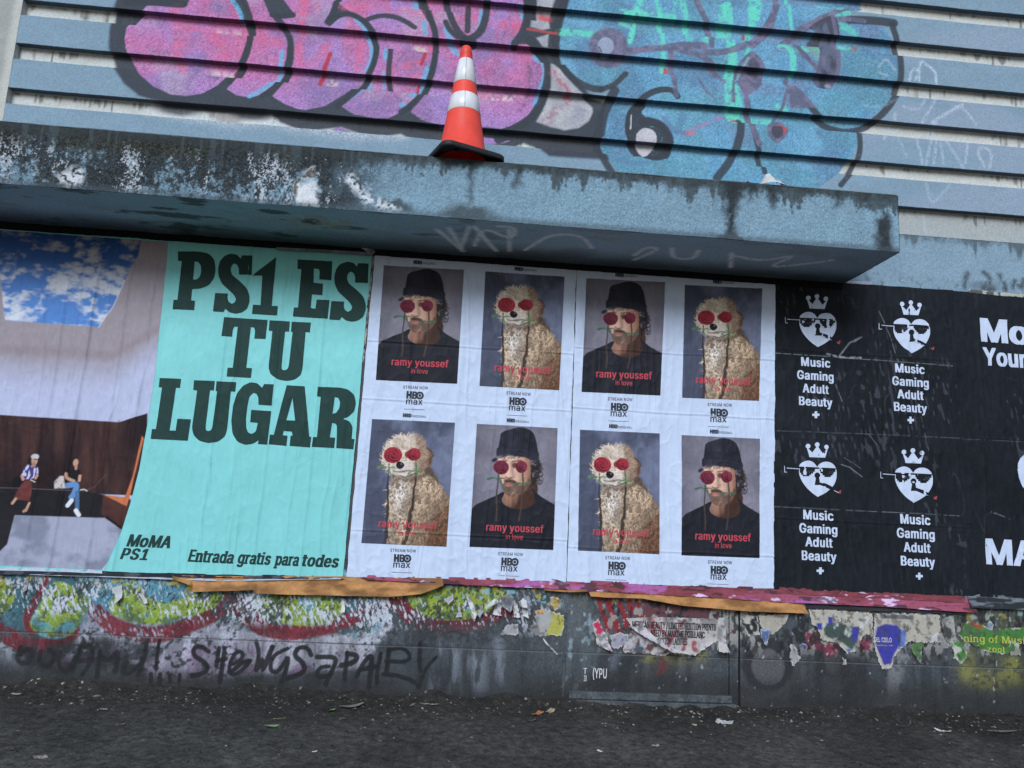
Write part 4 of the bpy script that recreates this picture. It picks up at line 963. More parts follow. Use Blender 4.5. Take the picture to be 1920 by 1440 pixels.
# ================================================================== PAVEMENT
def ground():
    m = bpy.data.materials.new("dirty_asphalt"); m.use_nodes = True
    t = m.node_tree; N = t.nodes; L = t.links; b = N["Principled BSDF"]
    tc = N.new("ShaderNodeTexCoord")

    def noise(s, det, rough=.55, w=None):
        n = N.new("ShaderNodeTexNoise"); n.inputs["Scale"].default_value = s; n.inputs["Detail"].default_value = det; n.inputs["Roughness"].default_value = rough
        L.new(tc.outputs["Object"], n.inputs["Vector"]); return n.outputs["Fac"]

    def ramp(f, stops):
        r = N.new("ShaderNodeValToRGB"); e = r.color_ramp.elements
        while len(e) < len(stops): e.new(.5)
        for q, (p, c) in zip(e, stops): q.position = p; q.color = (*c, 1)
        L.new(f, r.inputs[0]); return r.outputs[0]

    def band(lo, hi):
        s = N.new("ShaderNodeSeparateXYZ"); L.new(tc.outputs["Object"], s.inputs[0]); r = N.new("ShaderNodeMapRange"); r.inputs[1].default_value = lo; r.inputs[2].default_value = hi
        n2 = N.new("ShaderNodeMath"); n2.operation = 'MULTIPLY_ADD'; L.new(noise(3, 5), n2.inputs[0]); n2.inputs[1].default_value = .5; L.new(s.outputs[1], n2.inputs[2]); L.new(n2.outputs[0], r.inputs[0]); return r.outputs[0]

    def mix(f, a, c, mode='MIX'):
        x = N.new("ShaderNodeMix"); x.data_type = 'RGBA'; x.blend_type = mode
        if isinstance(f, float): x.inputs[0].default_value = f
        else: L.new(f, x.inputs[0])
        L.new(a, x.inputs[6])
        if isinstance(c, tuple): x.inputs[7].default_value = (*c, 1)
        else: L.new(c, x.inputs[7])
        return x.outputs[2]
    base = ramp(noise(1.6, 6), [(.3, (.048, .045, .042)), (.5, (.084, .079, .074)), (.72, (.14, .132, .124))])
    fine = ramp(noise(90, 6, .7), [(.3, (.55, .55, .55)), (.5, (.92, .92, .92)), (.68, (1.45, 1.42, 1.38))])
    c = mix(1.0, base, fine, 'MULTIPLY')
    mid = ramp(noise(22, 6, .7), [(.33, (.4, .4, .4)), (.5, (1, 1, 1)), (.7, (1.8, 1.75, 1.68))])
    c = mix(1.0, c, mid, 'MULTIPLY')
    sp = ramp(noise(160, 2), [(.66, (0, 0, 0)), (.72, (1, 1, 1))])
    c = mix(sp, c, (.13, .125, .115))
    # damp black dirt collects in a ragged belt along the foot of the wall
    c = mix(band(-.45, .25), c, mix(.75, c, (.018, .017, .016)))
    L.new(c, b.inputs["Base Color"]); b.inputs["Roughness"].default_value = .8; b.inputs["Specular IOR Level"].default_value = .25
    bp = N.new("ShaderNodeBump"); bp.inputs["Strength"].default_value = 1.0; bp.inputs["Distance"].default_value = .012
    L.new(noise(70, 8, .7), bp.inputs["Height"]); L.new(bp.outputs[0], b.inputs["Normal"])
    # fine strip by the wall with dirt heaped into the angle, then one sheet out to the horizon
    xs = np.linspace(-3.6, 4.6, 820); ys = np.concatenate([np.linspace(.03, -2.2, 220)])
    X, Y = np.meshgrid(xs, ys, indexing='ij')
    heap = .06 * np.exp(Y / .09) * fbm(X * 5, Y * 5, 191, 5) ** 1.5 * 1.6
    Z = heap + (fbm(X * 14, Y * 14, 192, 5) - .5) * .012 + (fbm(X * 70, Y * 70, 193, 2) - .5) * .005
    edge = np.minimum(1, np.minimum((X + 3.6) / .3, (4.6 - X) / .3)) * np.minimum(1, (Y + 2.2) / .3)
    Z = Z * np.clip(edge, 0, 1) + .004
    far = np.array([[-3.6, .03], [4.6, .03], [4.6, -2.2], [-3.6, -2.2]])
    V = np.stack([X, Y, Z], -1).reshape(-1, 3)
    o = meshnp("pavement", V, quads(*X.shape, flip=True), None, m, None, True)
    tag(o, None, None, None, "structure")
    g = meshnp("ground", [(-150, 12, -.0), (150, 12, -.0), (150, -150, -.0), (-150, -150, -.0)], [[0, 3, 2, 1]], None, m, None)
    tag(g, None, None, None, "structure")
    return lambda x, y: float((.06 * np.exp(y / .09) * fbm(np.array([x * 5.]), np.array([y * 5.]), 191, 5) ** 1.5 * 1.6 + (fbm(np.array([x * 14.]), np.array([y * 14.]), 192, 5) - .5) * .012 + (fbm(np.array([x * 70.]), np.array([y * 70.]), 193, 2) - .5) * .005)[0]) + .004


GZ = ground()


# ================================================================== POSTERS
class Sheet:
    def __init__(s, corners, seed, off=.004, amp=1.0, folds=(), crease=(), crump=1.0):
        s.crump = crump
        s.Q = at(corners); s.seed, s.off, s.amp, s.folds, s.crease = seed, off, amp, folds, crease

    def wr(s, x, z):
        k = s.seed
        wx = x + (fbm(x * 2, z * 1.3, k, 3) - .5) * .16
        r1 = 1 - np.abs(2 * vn(wx * 13, z * .9, k + 5) - 1)
        r2 = 1 - np.abs(2 * vn(wx * 26 + z * 2.2, z * 2.4, k + 9) - 1)
        r3 = 1 - np.abs(2 * fbm(x * 11, z * 9, k + 13, 3) - 1)
        r4 = 1 - np.abs(2 * fbm(x * 20 + z * 7, z * 11, k + 33, 2) - 1)
        h = .0045 * r1 ** 5 * sst(.3, .6, fbm(x * 1.5, z * 1.2, k + 21, 3)) + .003 * r2 ** 4 * sst(.35, .65, fbm(x * 3, z * 2, k + 27, 3)) + .003 * s.crump * r3 ** 3 + .0022 * s.crump * r4 ** 4 * sst(.4, .6, fbm(x * 4, z * 4, k + 37, 3)) + (fbm(x * 5, z * 3, k + 17, 3) - .5) * .006 + (fbm(x * 32, z * 18, k + 19, 3) - .5) * .0014
        for (zc, sl) in s.folds:
            dzz = z - zc - sl * x - (fbm(x * 7, x * 0, k + 23, 3) - .5) * .008
            h = h + .0022 * np.exp(-(dzz / .005) ** 2) - .0012 * np.exp(-((dzz + .012) / .007) ** 2)
        for (xc, sl, w, a) in s.crease:
            dx = x - xc - sl * (z - 1.5) - (fbm(z * 2, z * 0, k + 29, 3) - .5) * .05
            h = h + a * np.exp(-(dx / w) ** 2)
        return h * s.amp

    def y(s, x, z): return -(s.off + s.wr(x, z))

    def mesh(s, name, paint, m, parent, nu, nv, Q=None, lift=0.0, ragged=.0015):
        Q = s.Q if Q is None else Q
        U, Vv = np.meshgrid(np.linspace(0, 1, nu), np.linspace(0, 1, nv), indexing='ij')
        P = bil(Q, U, Vv)
        x, z = P[..., 0], P[..., 1]
        if ragged:
            e = (1 - np.minimum(np.minimum(U, 1 - U) * 40, 1)); x = x + e * (fbm(z * 12, z * 0 + U * 7, s.seed + 3, 4) - .5) * ragged * 6
            e = (1 - np.minimum(np.minimum(Vv, 1 - Vv) * 40, 1)); z = z + e * (fbm(x * 10, x * 0 + Vv * 7, s.seed + 4, 4) - .5) * ragged * 6
        y = s.y(x, z) - lift
        return meshnp(name, np.stack([x, y, z], -1).reshape(-1, 3), quads(nu, nv, flip=True), paint(x.ravel(), z.ravel(), U.ravel(), Vv.ravel()), m, parent)


def lump(Q):
    c = np.mean(Q, 0); return (float(c[0]), 0.0, float(Q[2][1]))


# ---------------------------------------------------------------- portraits (each printed picture is painted once in its own u,v)
AS = .655
MQ = [(72, 122), (820, 160), (778, 1296), (0, 1268)]
DQ = [(92, 130), (854, 170), (851, 1335), (66, 1304)]
NU, NV = 190, 290


def uvgrid():
    U, V = np.meshgrid(np.linspace(0, 1, NU), np.linspace(0, 1, NV), indexing='ij')
    return U.ravel() * AS, V.ravel()


def rose(P, c, rx, rz, base, seed):
    for q in range(9):
        t = q * .7 + seed; P.ell((c[0] + rx * .62 * math.cos(t), c[1] + rz * .62 * math.sin(t)), rx * .38, rz * .38, base * (.55 + .12 * (q % 4)), .12, 1)
    P.ell(c, rx, rz, lambda x, z: mixc(base * .55, base * 1.5, fbm(x * 26, z * 26, seed, 3)), .07, 1)
    r = random.Random(seed)
    dark, lite = base * .22, np.clip(base * 2.0 + .02, 0, 1)
    for k in range(5):
        f = .9 - .17 * k; a0 = r.uniform(0, 6.28)
        for q in range(3):
            s0 = a0 + q * 2.1; pts = []
            for w in np.linspace(0, 1.75, 7): pts.append((c[0] + rx * f * (1 - .12 * w) * math.cos(s0 + w), c[1] + rz * f * (1 - .12 * w) * math.sin(s0 + w) * .92 + .002))
            P.line(pts, .0075, dark, .004, .85)
            P.line([(p[0] + .004, p[1] - .007) for p in pts], .006, lite, .005, .45)


def man_colors():
    X, Z = uvgrid(); P = Paint(X, Z, (0, 0, 0))
    g = lambda *p: invbil(MQ, p) * np.array([AS, 1])
    bg = mixc(pc(132, 130, 144), pc(96, 96, 110), sst(.1, .5, np.hypot(X - .36, (Z - .45) * .7) + .3 * (fbm(X * 6, Z * 6, 201, 4) - .5)))
    P.C = bg * (.88 + .24 * fbm(X * 9, Z * 9, 202, 5))[:, None]
    P.wobble(.004, 14, 203)
    SH = pc(34, 36, 44)
    skinL, skinM, skinD = pc(216, 180, 160), pc(178, 134, 114), pc(112, 80, 70)
    P.poly(smoothc(g((500, 640), (330, 700), (300, 850), (330, 940), (480, 950), (600, 900), (640, 760), (620, 640)), 1), lambda x, z: mixc(skinM * .8, skinD * .35, sst(.4, .52, z * .45 + x * .62 + .1 * (fbm(x * 20, z * 8, 204, 3) - .5))), .006)
    P.poly(np.vstack([smooth(g((10, 930), (60, 880), (150, 840), (240, 800), (310, 760), (330, 770)), 1), smooth(g((300, 830), (305, 870), (360, 905), (440, 925), (510, 920), (570, 900), (607, 850)), 1), smooth(g((600, 790), (560, 700), (580, 730), (640, 790), (720, 840), (800, 885)), 1), g((860, 900), (860, 1400), (-80, 1400), (-80, 960))]), lambda x, z: mixc(SH * .7, SH * 1.35, fbm(x * 8, z * 6, 205, 4)), .004)
    curl = speck(.3, .5, 34, 206)
    HAIR = pc(44, 37, 38)
    P.poly(smoothc(g((560, 400), (640, 420), (662, 520), (655, 590), (630, 640), (590, 690), (565, 640), (540, 540)), 1), HAIR, .01, 1, speck(.12, .4, 30, 206))
    for c in ((645, 520), (655, 570), (630, 620), (610, 655), (585, 690), (240, 460), (225, 470)): P.ell(g(c)[0], .016, .014, HAIR, .5, .9)
    P.poly(smoothc(g((270, 430), (262, 520), (290, 640), (320, 740), (370, 790), (440, 800), (510, 760), (560, 690), (575, 560), (560, 430)), 1),
           lambda x, z: mixc(mixc(skinL, skinM, sst(.31, .4, x + .04 * (fbm(x * 16, z * 16, 207, 3) - .5))), skinD, sst(.4, .48, x)), .005)
    P.poly(smoothc(g((272, 440), (300, 425), (380, 430), (470, 440), (540, 430), (545, 400), (270, 400)), 1), HAIR, .008, .55, speck(.2, .5, 40, 206))
    r2 = random.Random(9)
    for _ in range(46):
        c = g((r2.uniform(270, 540), r2.uniform(415, 452)))[0]; a0 = r2.uniform(0, 6.3); P.line([(c[0] + .011 * math.cos(a0 + t), c[1] + .009 * math.sin(a0 + t)) for t in (0, .8, 1.6, 2.4)], .0045, HAIR, .003, .75)
    for _ in range(70):
        c = g((r2.uniform(585, 668), r2.uniform(470, 690)))[0]; a0 = r2.uniform(0, 6.3); P.line([(c[0] + .015 * math.cos(a0 + t), c[1] + .013 * math.sin(a0 + t)) for t in (0, .8, 1.6, 2.4)], .006, HAIR * r2.choice((.7, 1, 2.2)), .003, .8)
    BE = pc(42, 43, 54)
    P.poly(smoothc(g((270, 425), (246, 440), (252, 355), (272, 345), (285, 250), (300, 200), (390, 170), (470, 146), (550, 170), (605, 220), (625, 300), (640, 395), (650, 400), (645, 470), (600, 470), (520, 440), (400, 415), (320, 412)), 1),
           lambda x, z: mixc(BE * .7, BE * 1.4, sst(.3, .7, fbm(x * 6, z * 5, 208, 3) + .35 * np.sin(x * 330) * .3)), .004)
    P.line(smooth(g((252, 360), (360, 348), (520, 362), (645, 400))), .004, BE * .45, .003, .8)
    P.line(smooth(g((252, 368), (360, 356), (520, 370), (645, 408))), .004, BE * 1.9, .003, .6)
    # nose, brows, mouth, beard
    P.line(g((376, 500), (366, 560), (352, 610)), .018, skinL * 1.05, .012, .9)
    P.line(smooth(g((395, 500), (400, 560), (408, 620))), .022, skinD, .016, .6)
    P.line(smooth(g((338, 622), (360, 636), (395, 630))), .011, pc(70, 44, 40), .006, .8)
    P.line(g((290, 478), (345, 470)), .012, HAIR, .006, .8); P.line(g((400, 478), (480, 470)), .012, HAIR, .006, .8)
    BD = pc(66, 52, 47)
    P.poly(smoothc(g((288, 640), (300, 720), (340, 785), (400, 808), (470, 795), (530, 740), (565, 660), (560, 620), (520, 690), (470, 700), (430, 670), (390, 650), (330, 660), (312, 690), (300, 650)), 1), BD, .012, .8, speck(.0, .35, 40, 209))
    P.poly(smoothc(g((310, 660), (345, 640), (390, 640), (440, 660), (450, 690), (390, 672), (340, 678)), 1), BD, .008, .9)
    P.line(smooth(g((275, 640), (300, 632), (335, 640))), .01, BD, .006, .85)
    P.poly(smoothc(g((330, 690), (365, 680), (405, 690), (400, 708), (360, 715), (335, 708)), 1), pc(186, 122, 116), .005, .95)
    P.line(g((332, 694), (400, 697)), .004, pc(110, 58, 56), .003, .8)
    P.ell(g((360, 740))[0], .03, .02, pc(94, 72, 64), .6, .6)
    P.ell(g((450, 620))[0], .02, .035, skinL, .7, .45)
    st = pc(74, 62, 58); gr = pc(72, 104, 84)
    for pts in (((270, 600), (262, 680), (250, 800), (252, 900), (248, 1030)), ((495, 590), (500, 700), (488, 800), (480, 920), (458, 1030))): P.line(smooth(g(*pts)), .0125, st, .003, .95)
    for pts in (((268, 602), (266, 660)), ((496, 590), (500, 660))): P.line(g(*pts), .012, gr * .7, .003, .9)
    for pts, w in ((((172, 645), (205, 634), (245, 632), (262, 660)), .02), (((282, 660), (296, 690)), .018), (((436, 686), (465, 680), (494, 690)), .024), (((512, 690), (540, 680), (566, 692)), .026)): P.line(smooth(g(*pts)), w, lambda x, z: mixc(gr * .7, gr * 1.3, fbm(x * 40, z * 40, 210, 2)), .004, .95, None, w * .3)
    R = pc(112, 40, 60)
    rose(P, g((296, 535))[0], .061, .058, R, 3); rose(P, g((482, 528))[0], .048, .05, R * 1.15, 4)
    P.ell(g((420, 515))[0], .02, .024, R * .6, .4, .9)
    P.line(smooth(g((200, 1400), (200, 1200), (240, 1000))), .01, SH * 1.6, .02, .4)
    return P.C


def dog_colors():
    X, Z = uvgrid(); P = Paint(X, Z, (0, 0, 0))
    g = lambda *p: invbil(DQ, p) * np.array([AS, 1])
    P.C = mixc(pc(112, 120, 146), pc(74, 80, 100), sst(.38, .62, fbm(X * 3.4, Z * 3, 211, 5) + .35 * np.abs(X - .3) + .2 * (Z - .4))) * (.85 + .3 * fbm(X * 12, Z * 10, 212, 5))[:, None]
    P.wobble(.014, 16, 213)
    tan_, lt, dk, br = pc(184, 160, 136), pc(216, 206, 198), pc(92, 70, 58), pc(140, 104, 82)

    def fur(a, b, sd, fq=16):
        def f(x, z):
            wx = x + (fbm(x * 10, z * 10, sd, 3) - .5) * .12; wz = z + (fbm(x * 10, z * 10, sd + 5, 3) - .5) * .12
            r = .5 * np.abs(2 * fbm(wx * fq * 1.9, wz * fq * 1.9, sd + 9, 4) - 1) + .5 * fbm(wx * fq * 3, wz * fq * 2, sd + 12, 4)
            return mixc(a, b, sst(.1, .55, r)) * (.8 + .4 * fbm(x * 60, z * 60, sd + 2, 3))[:, None]
        return f

    def body(x, z):
        c = fur(pc(132, 108, 88), pc(206, 188, 166), 214)(x, z)
        k = sst(.3, .85, (x - .35) * 1.3 + (z - .5) * .9)
        return mixc(c, fur(dk * .8, br, 215)(x, z), k * .9)
    rr = random.Random(31)

    def curls(poly, n, pick, ln, wd, sd, grow=0.0, radial=None):
        r = random.Random(sd); A = np.asarray(poly); x0, z0 = A.min(0); x1, z1 = A.max(0); k = 0
        while k < n:
            x, z = r.uniform(x0, x1), r.uniform(z0, z1)
            if not inside(A, np.array([x]), np.array([z]))[0]: continue
            k += 1
            a = (math.atan2(z - radial[1], x - radial[0]) + r.uniform(-.6, .6)) if radial else r.uniform(.9, 2.4)
            L_ = ln * r.uniform(.5, 1.2); bend = r.choice((-1, 1)) * r.uniform(.6, 1.6); pts = [(x, z)]
            for q in range(4): a += bend / 4; pts.append((pts[-1][0] + math.cos(a) * L_ / 4, pts[-1][1] + math.sin(a) * L_ / 4))
            P.line(pts, wd * r.uniform(.6, 1.2), np.clip(pick(x, z, r), 0, 1), .003, r.uniform(.45, .9), None, wd * .3)
    bodyp = smoothc(g((300, 660), (292, 800), (270, 900), (292, 1050), (300, 1200), (305, 1420), (920, 1420), (890, 960), (830, 850), (740, 750), (690, 640), (600, 600)), 1)
    headp = smoothc(g((212, 440), (255, 350), (330, 295), (430, 275), (530, 300), (595, 365), (625, 470), (615, 590), (545, 655), (420, 675), (320, 665), (262, 610), (222, 530)), 1)
    gu = lambda X_, Y_: g((X_, Y_))[0]
    cx0, cz0 = gu(395, 800); hx, hz = gu(420, 480)

    def tone(x, z, r):
        k = np.clip((x - .33) * 2.2 + (z - .62) * 1.1, 0, 1)                   # rump and flank are browner than the chest
        c = (1 - k) * pc(198, 176, 150) + k * pc(126, 96, 76)
        ch = math.exp(-(((x - cx0) / .075) ** 2 + ((z - cz0) / .2) ** 2))
        c = (1 - ch) * c + ch * pc(222, 214, 208)
        return c * r.choice((.3, .6, .85, 1.05, 1.3)) * (.55 + .9 * float(vn(x * 13, z * 13, 77)))
    P.poly(bodyp, lambda x, z: mixc(pc(128, 110, 94), pc(84, 64, 54), sst(.3, .6, (x - .3) + .7 * (z - .55) + .12 * (fbm(x * 14, z * 14, 214, 4) - .5))), .014)
    curls(bodyp, 1500, tone, .05, .0105, 41)
    P.poly(smoothc(g((600, 560), (690, 640), (745, 760), (700, 700), (600, 660)), 1), dk * .5, .014, .8)
    curls(g((860, 930), (900, 980), (900, 1400), (640, 1400), (700, 1100)), 500, lambda x, z, r: pc(120, 86, 66) * r.choice((.3, .55, .8, 1.1)), .045, .01, 42)
    for e, sd in (((600, 370), (660, 440), (672, 510), (645, 590), (600, 610), (570, 500)), 43), (((250, 395), (208, 420), (203, 490), (210, 565), (242, 572), (258, 500)), 44):
        E_ = smoothc(g(*e), 1); P.poly(E_, dk * .75, .008); curls(E_, 130, lambda x, z, r: pc(128, 96, 76) * r.choice((.35, .6, .9, 1.2)), .035, .008, sd)
    # shade under the chin, then the woolly head
    P.poly(smoothc(g((290, 650), (420, 690), (560, 670), (640, 600), (640, 680), (520, 740), (360, 720)), 1), pc(92, 74, 62), .022, .75)
    P.poly(headp, lambda x, z: mixc(pc(188, 166, 144), pc(126, 100, 82), sst(.05, .2, (x - hx) + .25 * (fbm(x * 12, z * 12, 218, 4) - .5))), .014)
    curls(headp, 1100, lambda x, z, r: ((pc(210, 198, 186) if x < hx + .07 else pc(150, 128, 112)) * r.choice((.45, .75, .95, 1.1, 1.2)) * (.7 + .6 * float(vn(x * 17, z * 17, 78)))), .038, .0085, 45, 0, (hx, hz + .02))
    P.ell(g((400, 605))[0], .1, .055, lambda x, z: mixc(lt * .85, lt * 1.05, fbm(x * 50, z * 50, 221, 3)), .45, .85)
    curls(smoothc(g((290, 590), (400, 560), (520, 600), (500, 650), (330, 650)), 1), 160, lambda x, z, r: lt * r.choice((.6, .85, 1.05)), .025, .006, 46)
    P.line(smooth(g((350, 650), (390, 684), (460, 682), (530, 655))), .012, dk * .6, .008, .85)
    P.line(smooth(g((330, 632), (380, 640), (460, 634), (530, 632))), .01, dk * .55, .006, .85)
    P.line(smooth(g((350, 652), (400, 660), (440, 652))), .016, lt, .008, .85)
    P.ell(g((383, 575))[0], .033, .031, pc(32, 30, 34), .08, 1); P.ell(g((388, 562))[0], .008, .006, pc(120, 118, 122), .5, .8)
    P.line(smooth(g((500, 730), (520, 820), (480, 950), (520, 1020))), .02, br * .8, .03, .4)
    sk = pc(66, 56, 54); gr = pc(92, 130, 86)
    for pts, w, w1 in ((((278, 560), (276, 700), (270, 770), (284, 850), (280, 1000), (290, 1120), (280, 1330)), .008, .028), (((520, 540), (525, 700), (520, 900), (505, 1000), (495, 1120), (460, 1340)), .009, .036)): P.line(smooth(g(*pts)), w, sk * .75, .003, .95, None, w1)
    P.line(g((520, 540), (526, 690)), .01, gr * .9, .003, .9); P.line(g((278, 560), (278, 640)), .009, gr * .7, .003, .9)
    for pts, w in ((((172, 600), (210, 584), (252, 598)), .024), (((282, 610), (310, 586), (342, 600)), .018), (((284, 628), (310, 660)), .02), (((450, 660), (480, 640), (520, 640)), .014), (((528, 640), (570, 630), (606, 662)), .014), (((500, 610), (520, 640), (545, 610)), .012)): P.line(smooth(g(*pts)), w, gr, .004, .95, None, w * .3)
    P.jx = P.jz = 0
    R = pc(148, 44, 58)
    rose(P, g((303, 478))[0], .072, .066, R, 7); rose(P, g((495, 472))[0], .054, .052, R, 8); P.ell(g((432, 472))[0], .018, .026, R * .7, .3, .95)
    P.put(np.arange(len(X)), sst(.72, 1.0, Z) * sst(.3, .1, X) * .6, pc(66, 72, 88))
    return P.C


MANC, DOGC = man_colors(), dog_colors()


# ---------------------------------------------------------------- lettering shapes
def circ(c, r, n=28): return np.array([(c[0] + r * math.cos(t), c[1] + r * math.sin(t)) for t in np.linspace(0, 2 * math.pi, n, endpoint=False)])


HB = dict(H=[[(0, 0), (0, 1), (.28, 1), (.28, .64), (.42, .64), (.42, 1), (.7, 1), (.7, 0), (.42, 0), (.42, .36), (.28, .36), (.28, 0)]],
          B=[np.vstack([[(.75, 0), (.75, 1), (1.15, 1)], [(1.32, .95), (1.39, .8), (1.36, .62), (1.26, .52), (1.38, .42), (1.42, .24), (1.34, .06), (1.15, 0)]]), np.array([(.98, .62), (.98, .8), (1.12, .8), (1.16, .71), (1.12, .62)]), np.array([(.98, .2), (.98, .4), (1.12, .4), (1.17, .3), (1.12, .2)])],
          O=[circ((1.76, .5), .52, 40), circ((1.76, .5), .27, 32), circ((1.76, .5), .185, 28)])


def hbo(layer, cx, cy, cap, col):
    o = at([(cx, cy)])[0]; k = mpp(cx, cy) * cap
    for nm in 'HBO': layer.add(fill([np.array([(o[0] + (p[0] - 1.14) * k, o[1] + (p[1] - .5) * k) for p in P]) for P in HB[nm]], .02), col)


PIC = dict(man=[[(720, 499), (870, 507), (857, 720), (705, 713)], [(1099, 523), (1246, 530), (1237, 742), (1090, 735)], [(894, 795), (1045, 803), (1037, 1031), (880, 1025)], [(1277, 816), (1423, 823), (1423, 1046), (1277, 1041)]],
           dog=[[(910, 510), (1058, 520), (1048, 732), (899, 724)], [(1283, 535), (1428, 542), (1422, 752), (1278, 746)], [(698, 786), (853, 793), (837, 1025), (678, 1018)], [(1087, 806), (1236, 813), (1235, 1039), (1083, 1032)]])
INKD = pc(52, 56, 66)
REDT = pc(184, 74, 86)
WP = pc(192, 208, 234)


def white_paint(x, z, u, v):
    return mixc(WP * .95, WP * 1.02, fbm(x * 4, z * 4, 230, 4))


def four_print(corners, seed, which, label, folds, crease):
    sh = Sheet(corners, seed, .006, 1.15, folds, crease)
    root = empty("poster_sheet", lump(sh.Q)); tag(root, label, "poster", "white four-print posters")
    sh.mesh("paper", white_paint, M_PAPER, root, 330, 500)
    for kind, q in which:
        L = Layer()
        Q = PIC[kind][q]; QW = at(Q)
        pic = sh.mesh("man_portrait" if kind == 'man' else "dog_portrait", lambda x, z, u, v: MANC if kind == 'man' else DOGC, M_INK, root, NU, NV, QW, .0015, 0)
        Qf = np.array(Q, float)
        wt = np.hypot(*(Qf[1] - Qf[0])) / 151.; sk = (QW[1, 1] - QW[0, 1]) / (QW[1, 0] - QW[0, 0])
        T = Layer()
        c = bil(Qf, .53, .832); T.add(word("ramy youssef", c[0], c[1], 107 * wt, 13.6, .022, 0, 1, sk), REDT)
        c = bil(Qf, .53, .912); T.add(word("in love", c[0], c[1] - 1.5, 32 * wt, 9.4, .012, 0, 1, sk), REDT)
        T.build("title_lettering", sh.y, .0032, M_INK, pic)
        c = bil(Qf, .42, -.042); hbo(L, c[0], c[1], 7.2, INKD * .6)
        c = bil(Qf, .565, -.038); L.add(word("ORIGINAL", c[0], c[1], 25.5 * wt, 3.9, .006, 0, 1.15, sk), INKD)
        b = bil(Qf, .5, 1.0)
        L.build("header_lettering", sh.y, .0018, M_INK, root); L = Layer()
        L.add(word("STREAM NOW", b[0] - 1.5, b[1] + 10.5, 47 * wt, 5.6, .006, 0, 1.1, sk), INKD)
        hbo(L, b[0] - 2.5, b[1] + 25, 14.3, INKD)
        L.add(word("max", b[0] - 4, b[1] + 36.5, 31 * wt, 12, .012, 0, 1, sk), INKD)
        a0 = at([(b[0] - 24, b[1] + 51), (b[0] + 15, b[1] + 52.6)]); L.add(fill([np.array([a0[0], a0[1], a0[1] + [0, .0018], a0[0] + [0, .0018]])], .02), INKD * 1.6)
        L.build("footer_lettering", sh.y, .0018, M_INK, root)
    return sh


SA = four_print([(703, 478), (1080, 500.5), (1061, 1090), (650, 1081)], 11, [('man', 0), ('dog', 0), ('dog', 2), ('man', 2)], "white four-print poster beside the mint poster, bearded man top left and dog top right", [(1.64, .0), (1.98, 0.0), (.9, .0)], [(.0, .01, .02, .004), (.29, .02, .016, .003)])
SB = four_print([(1081.5, 500), (1452, 520.5), (1450, 1104), (1062.5, 1090.5)], 12, [('man', 1), ('dog', 1), ('dog', 3), ('man', 3)], "white four-print poster touching the black heart posters", [(1.66, .0), (2.02, 0), (.86, 0)], [(1.2, .015, .02, .004), (.8, .0, .015, .003)])


# ---------------------------------------------------------------- mint poster with the photograph of a room
MK = 1545 / 440
mz = lambda *p: at(zp(280, 450, MK, p))
MINTC = pc(128, 206, 208)
DARKG = pc(36, 62, 60)


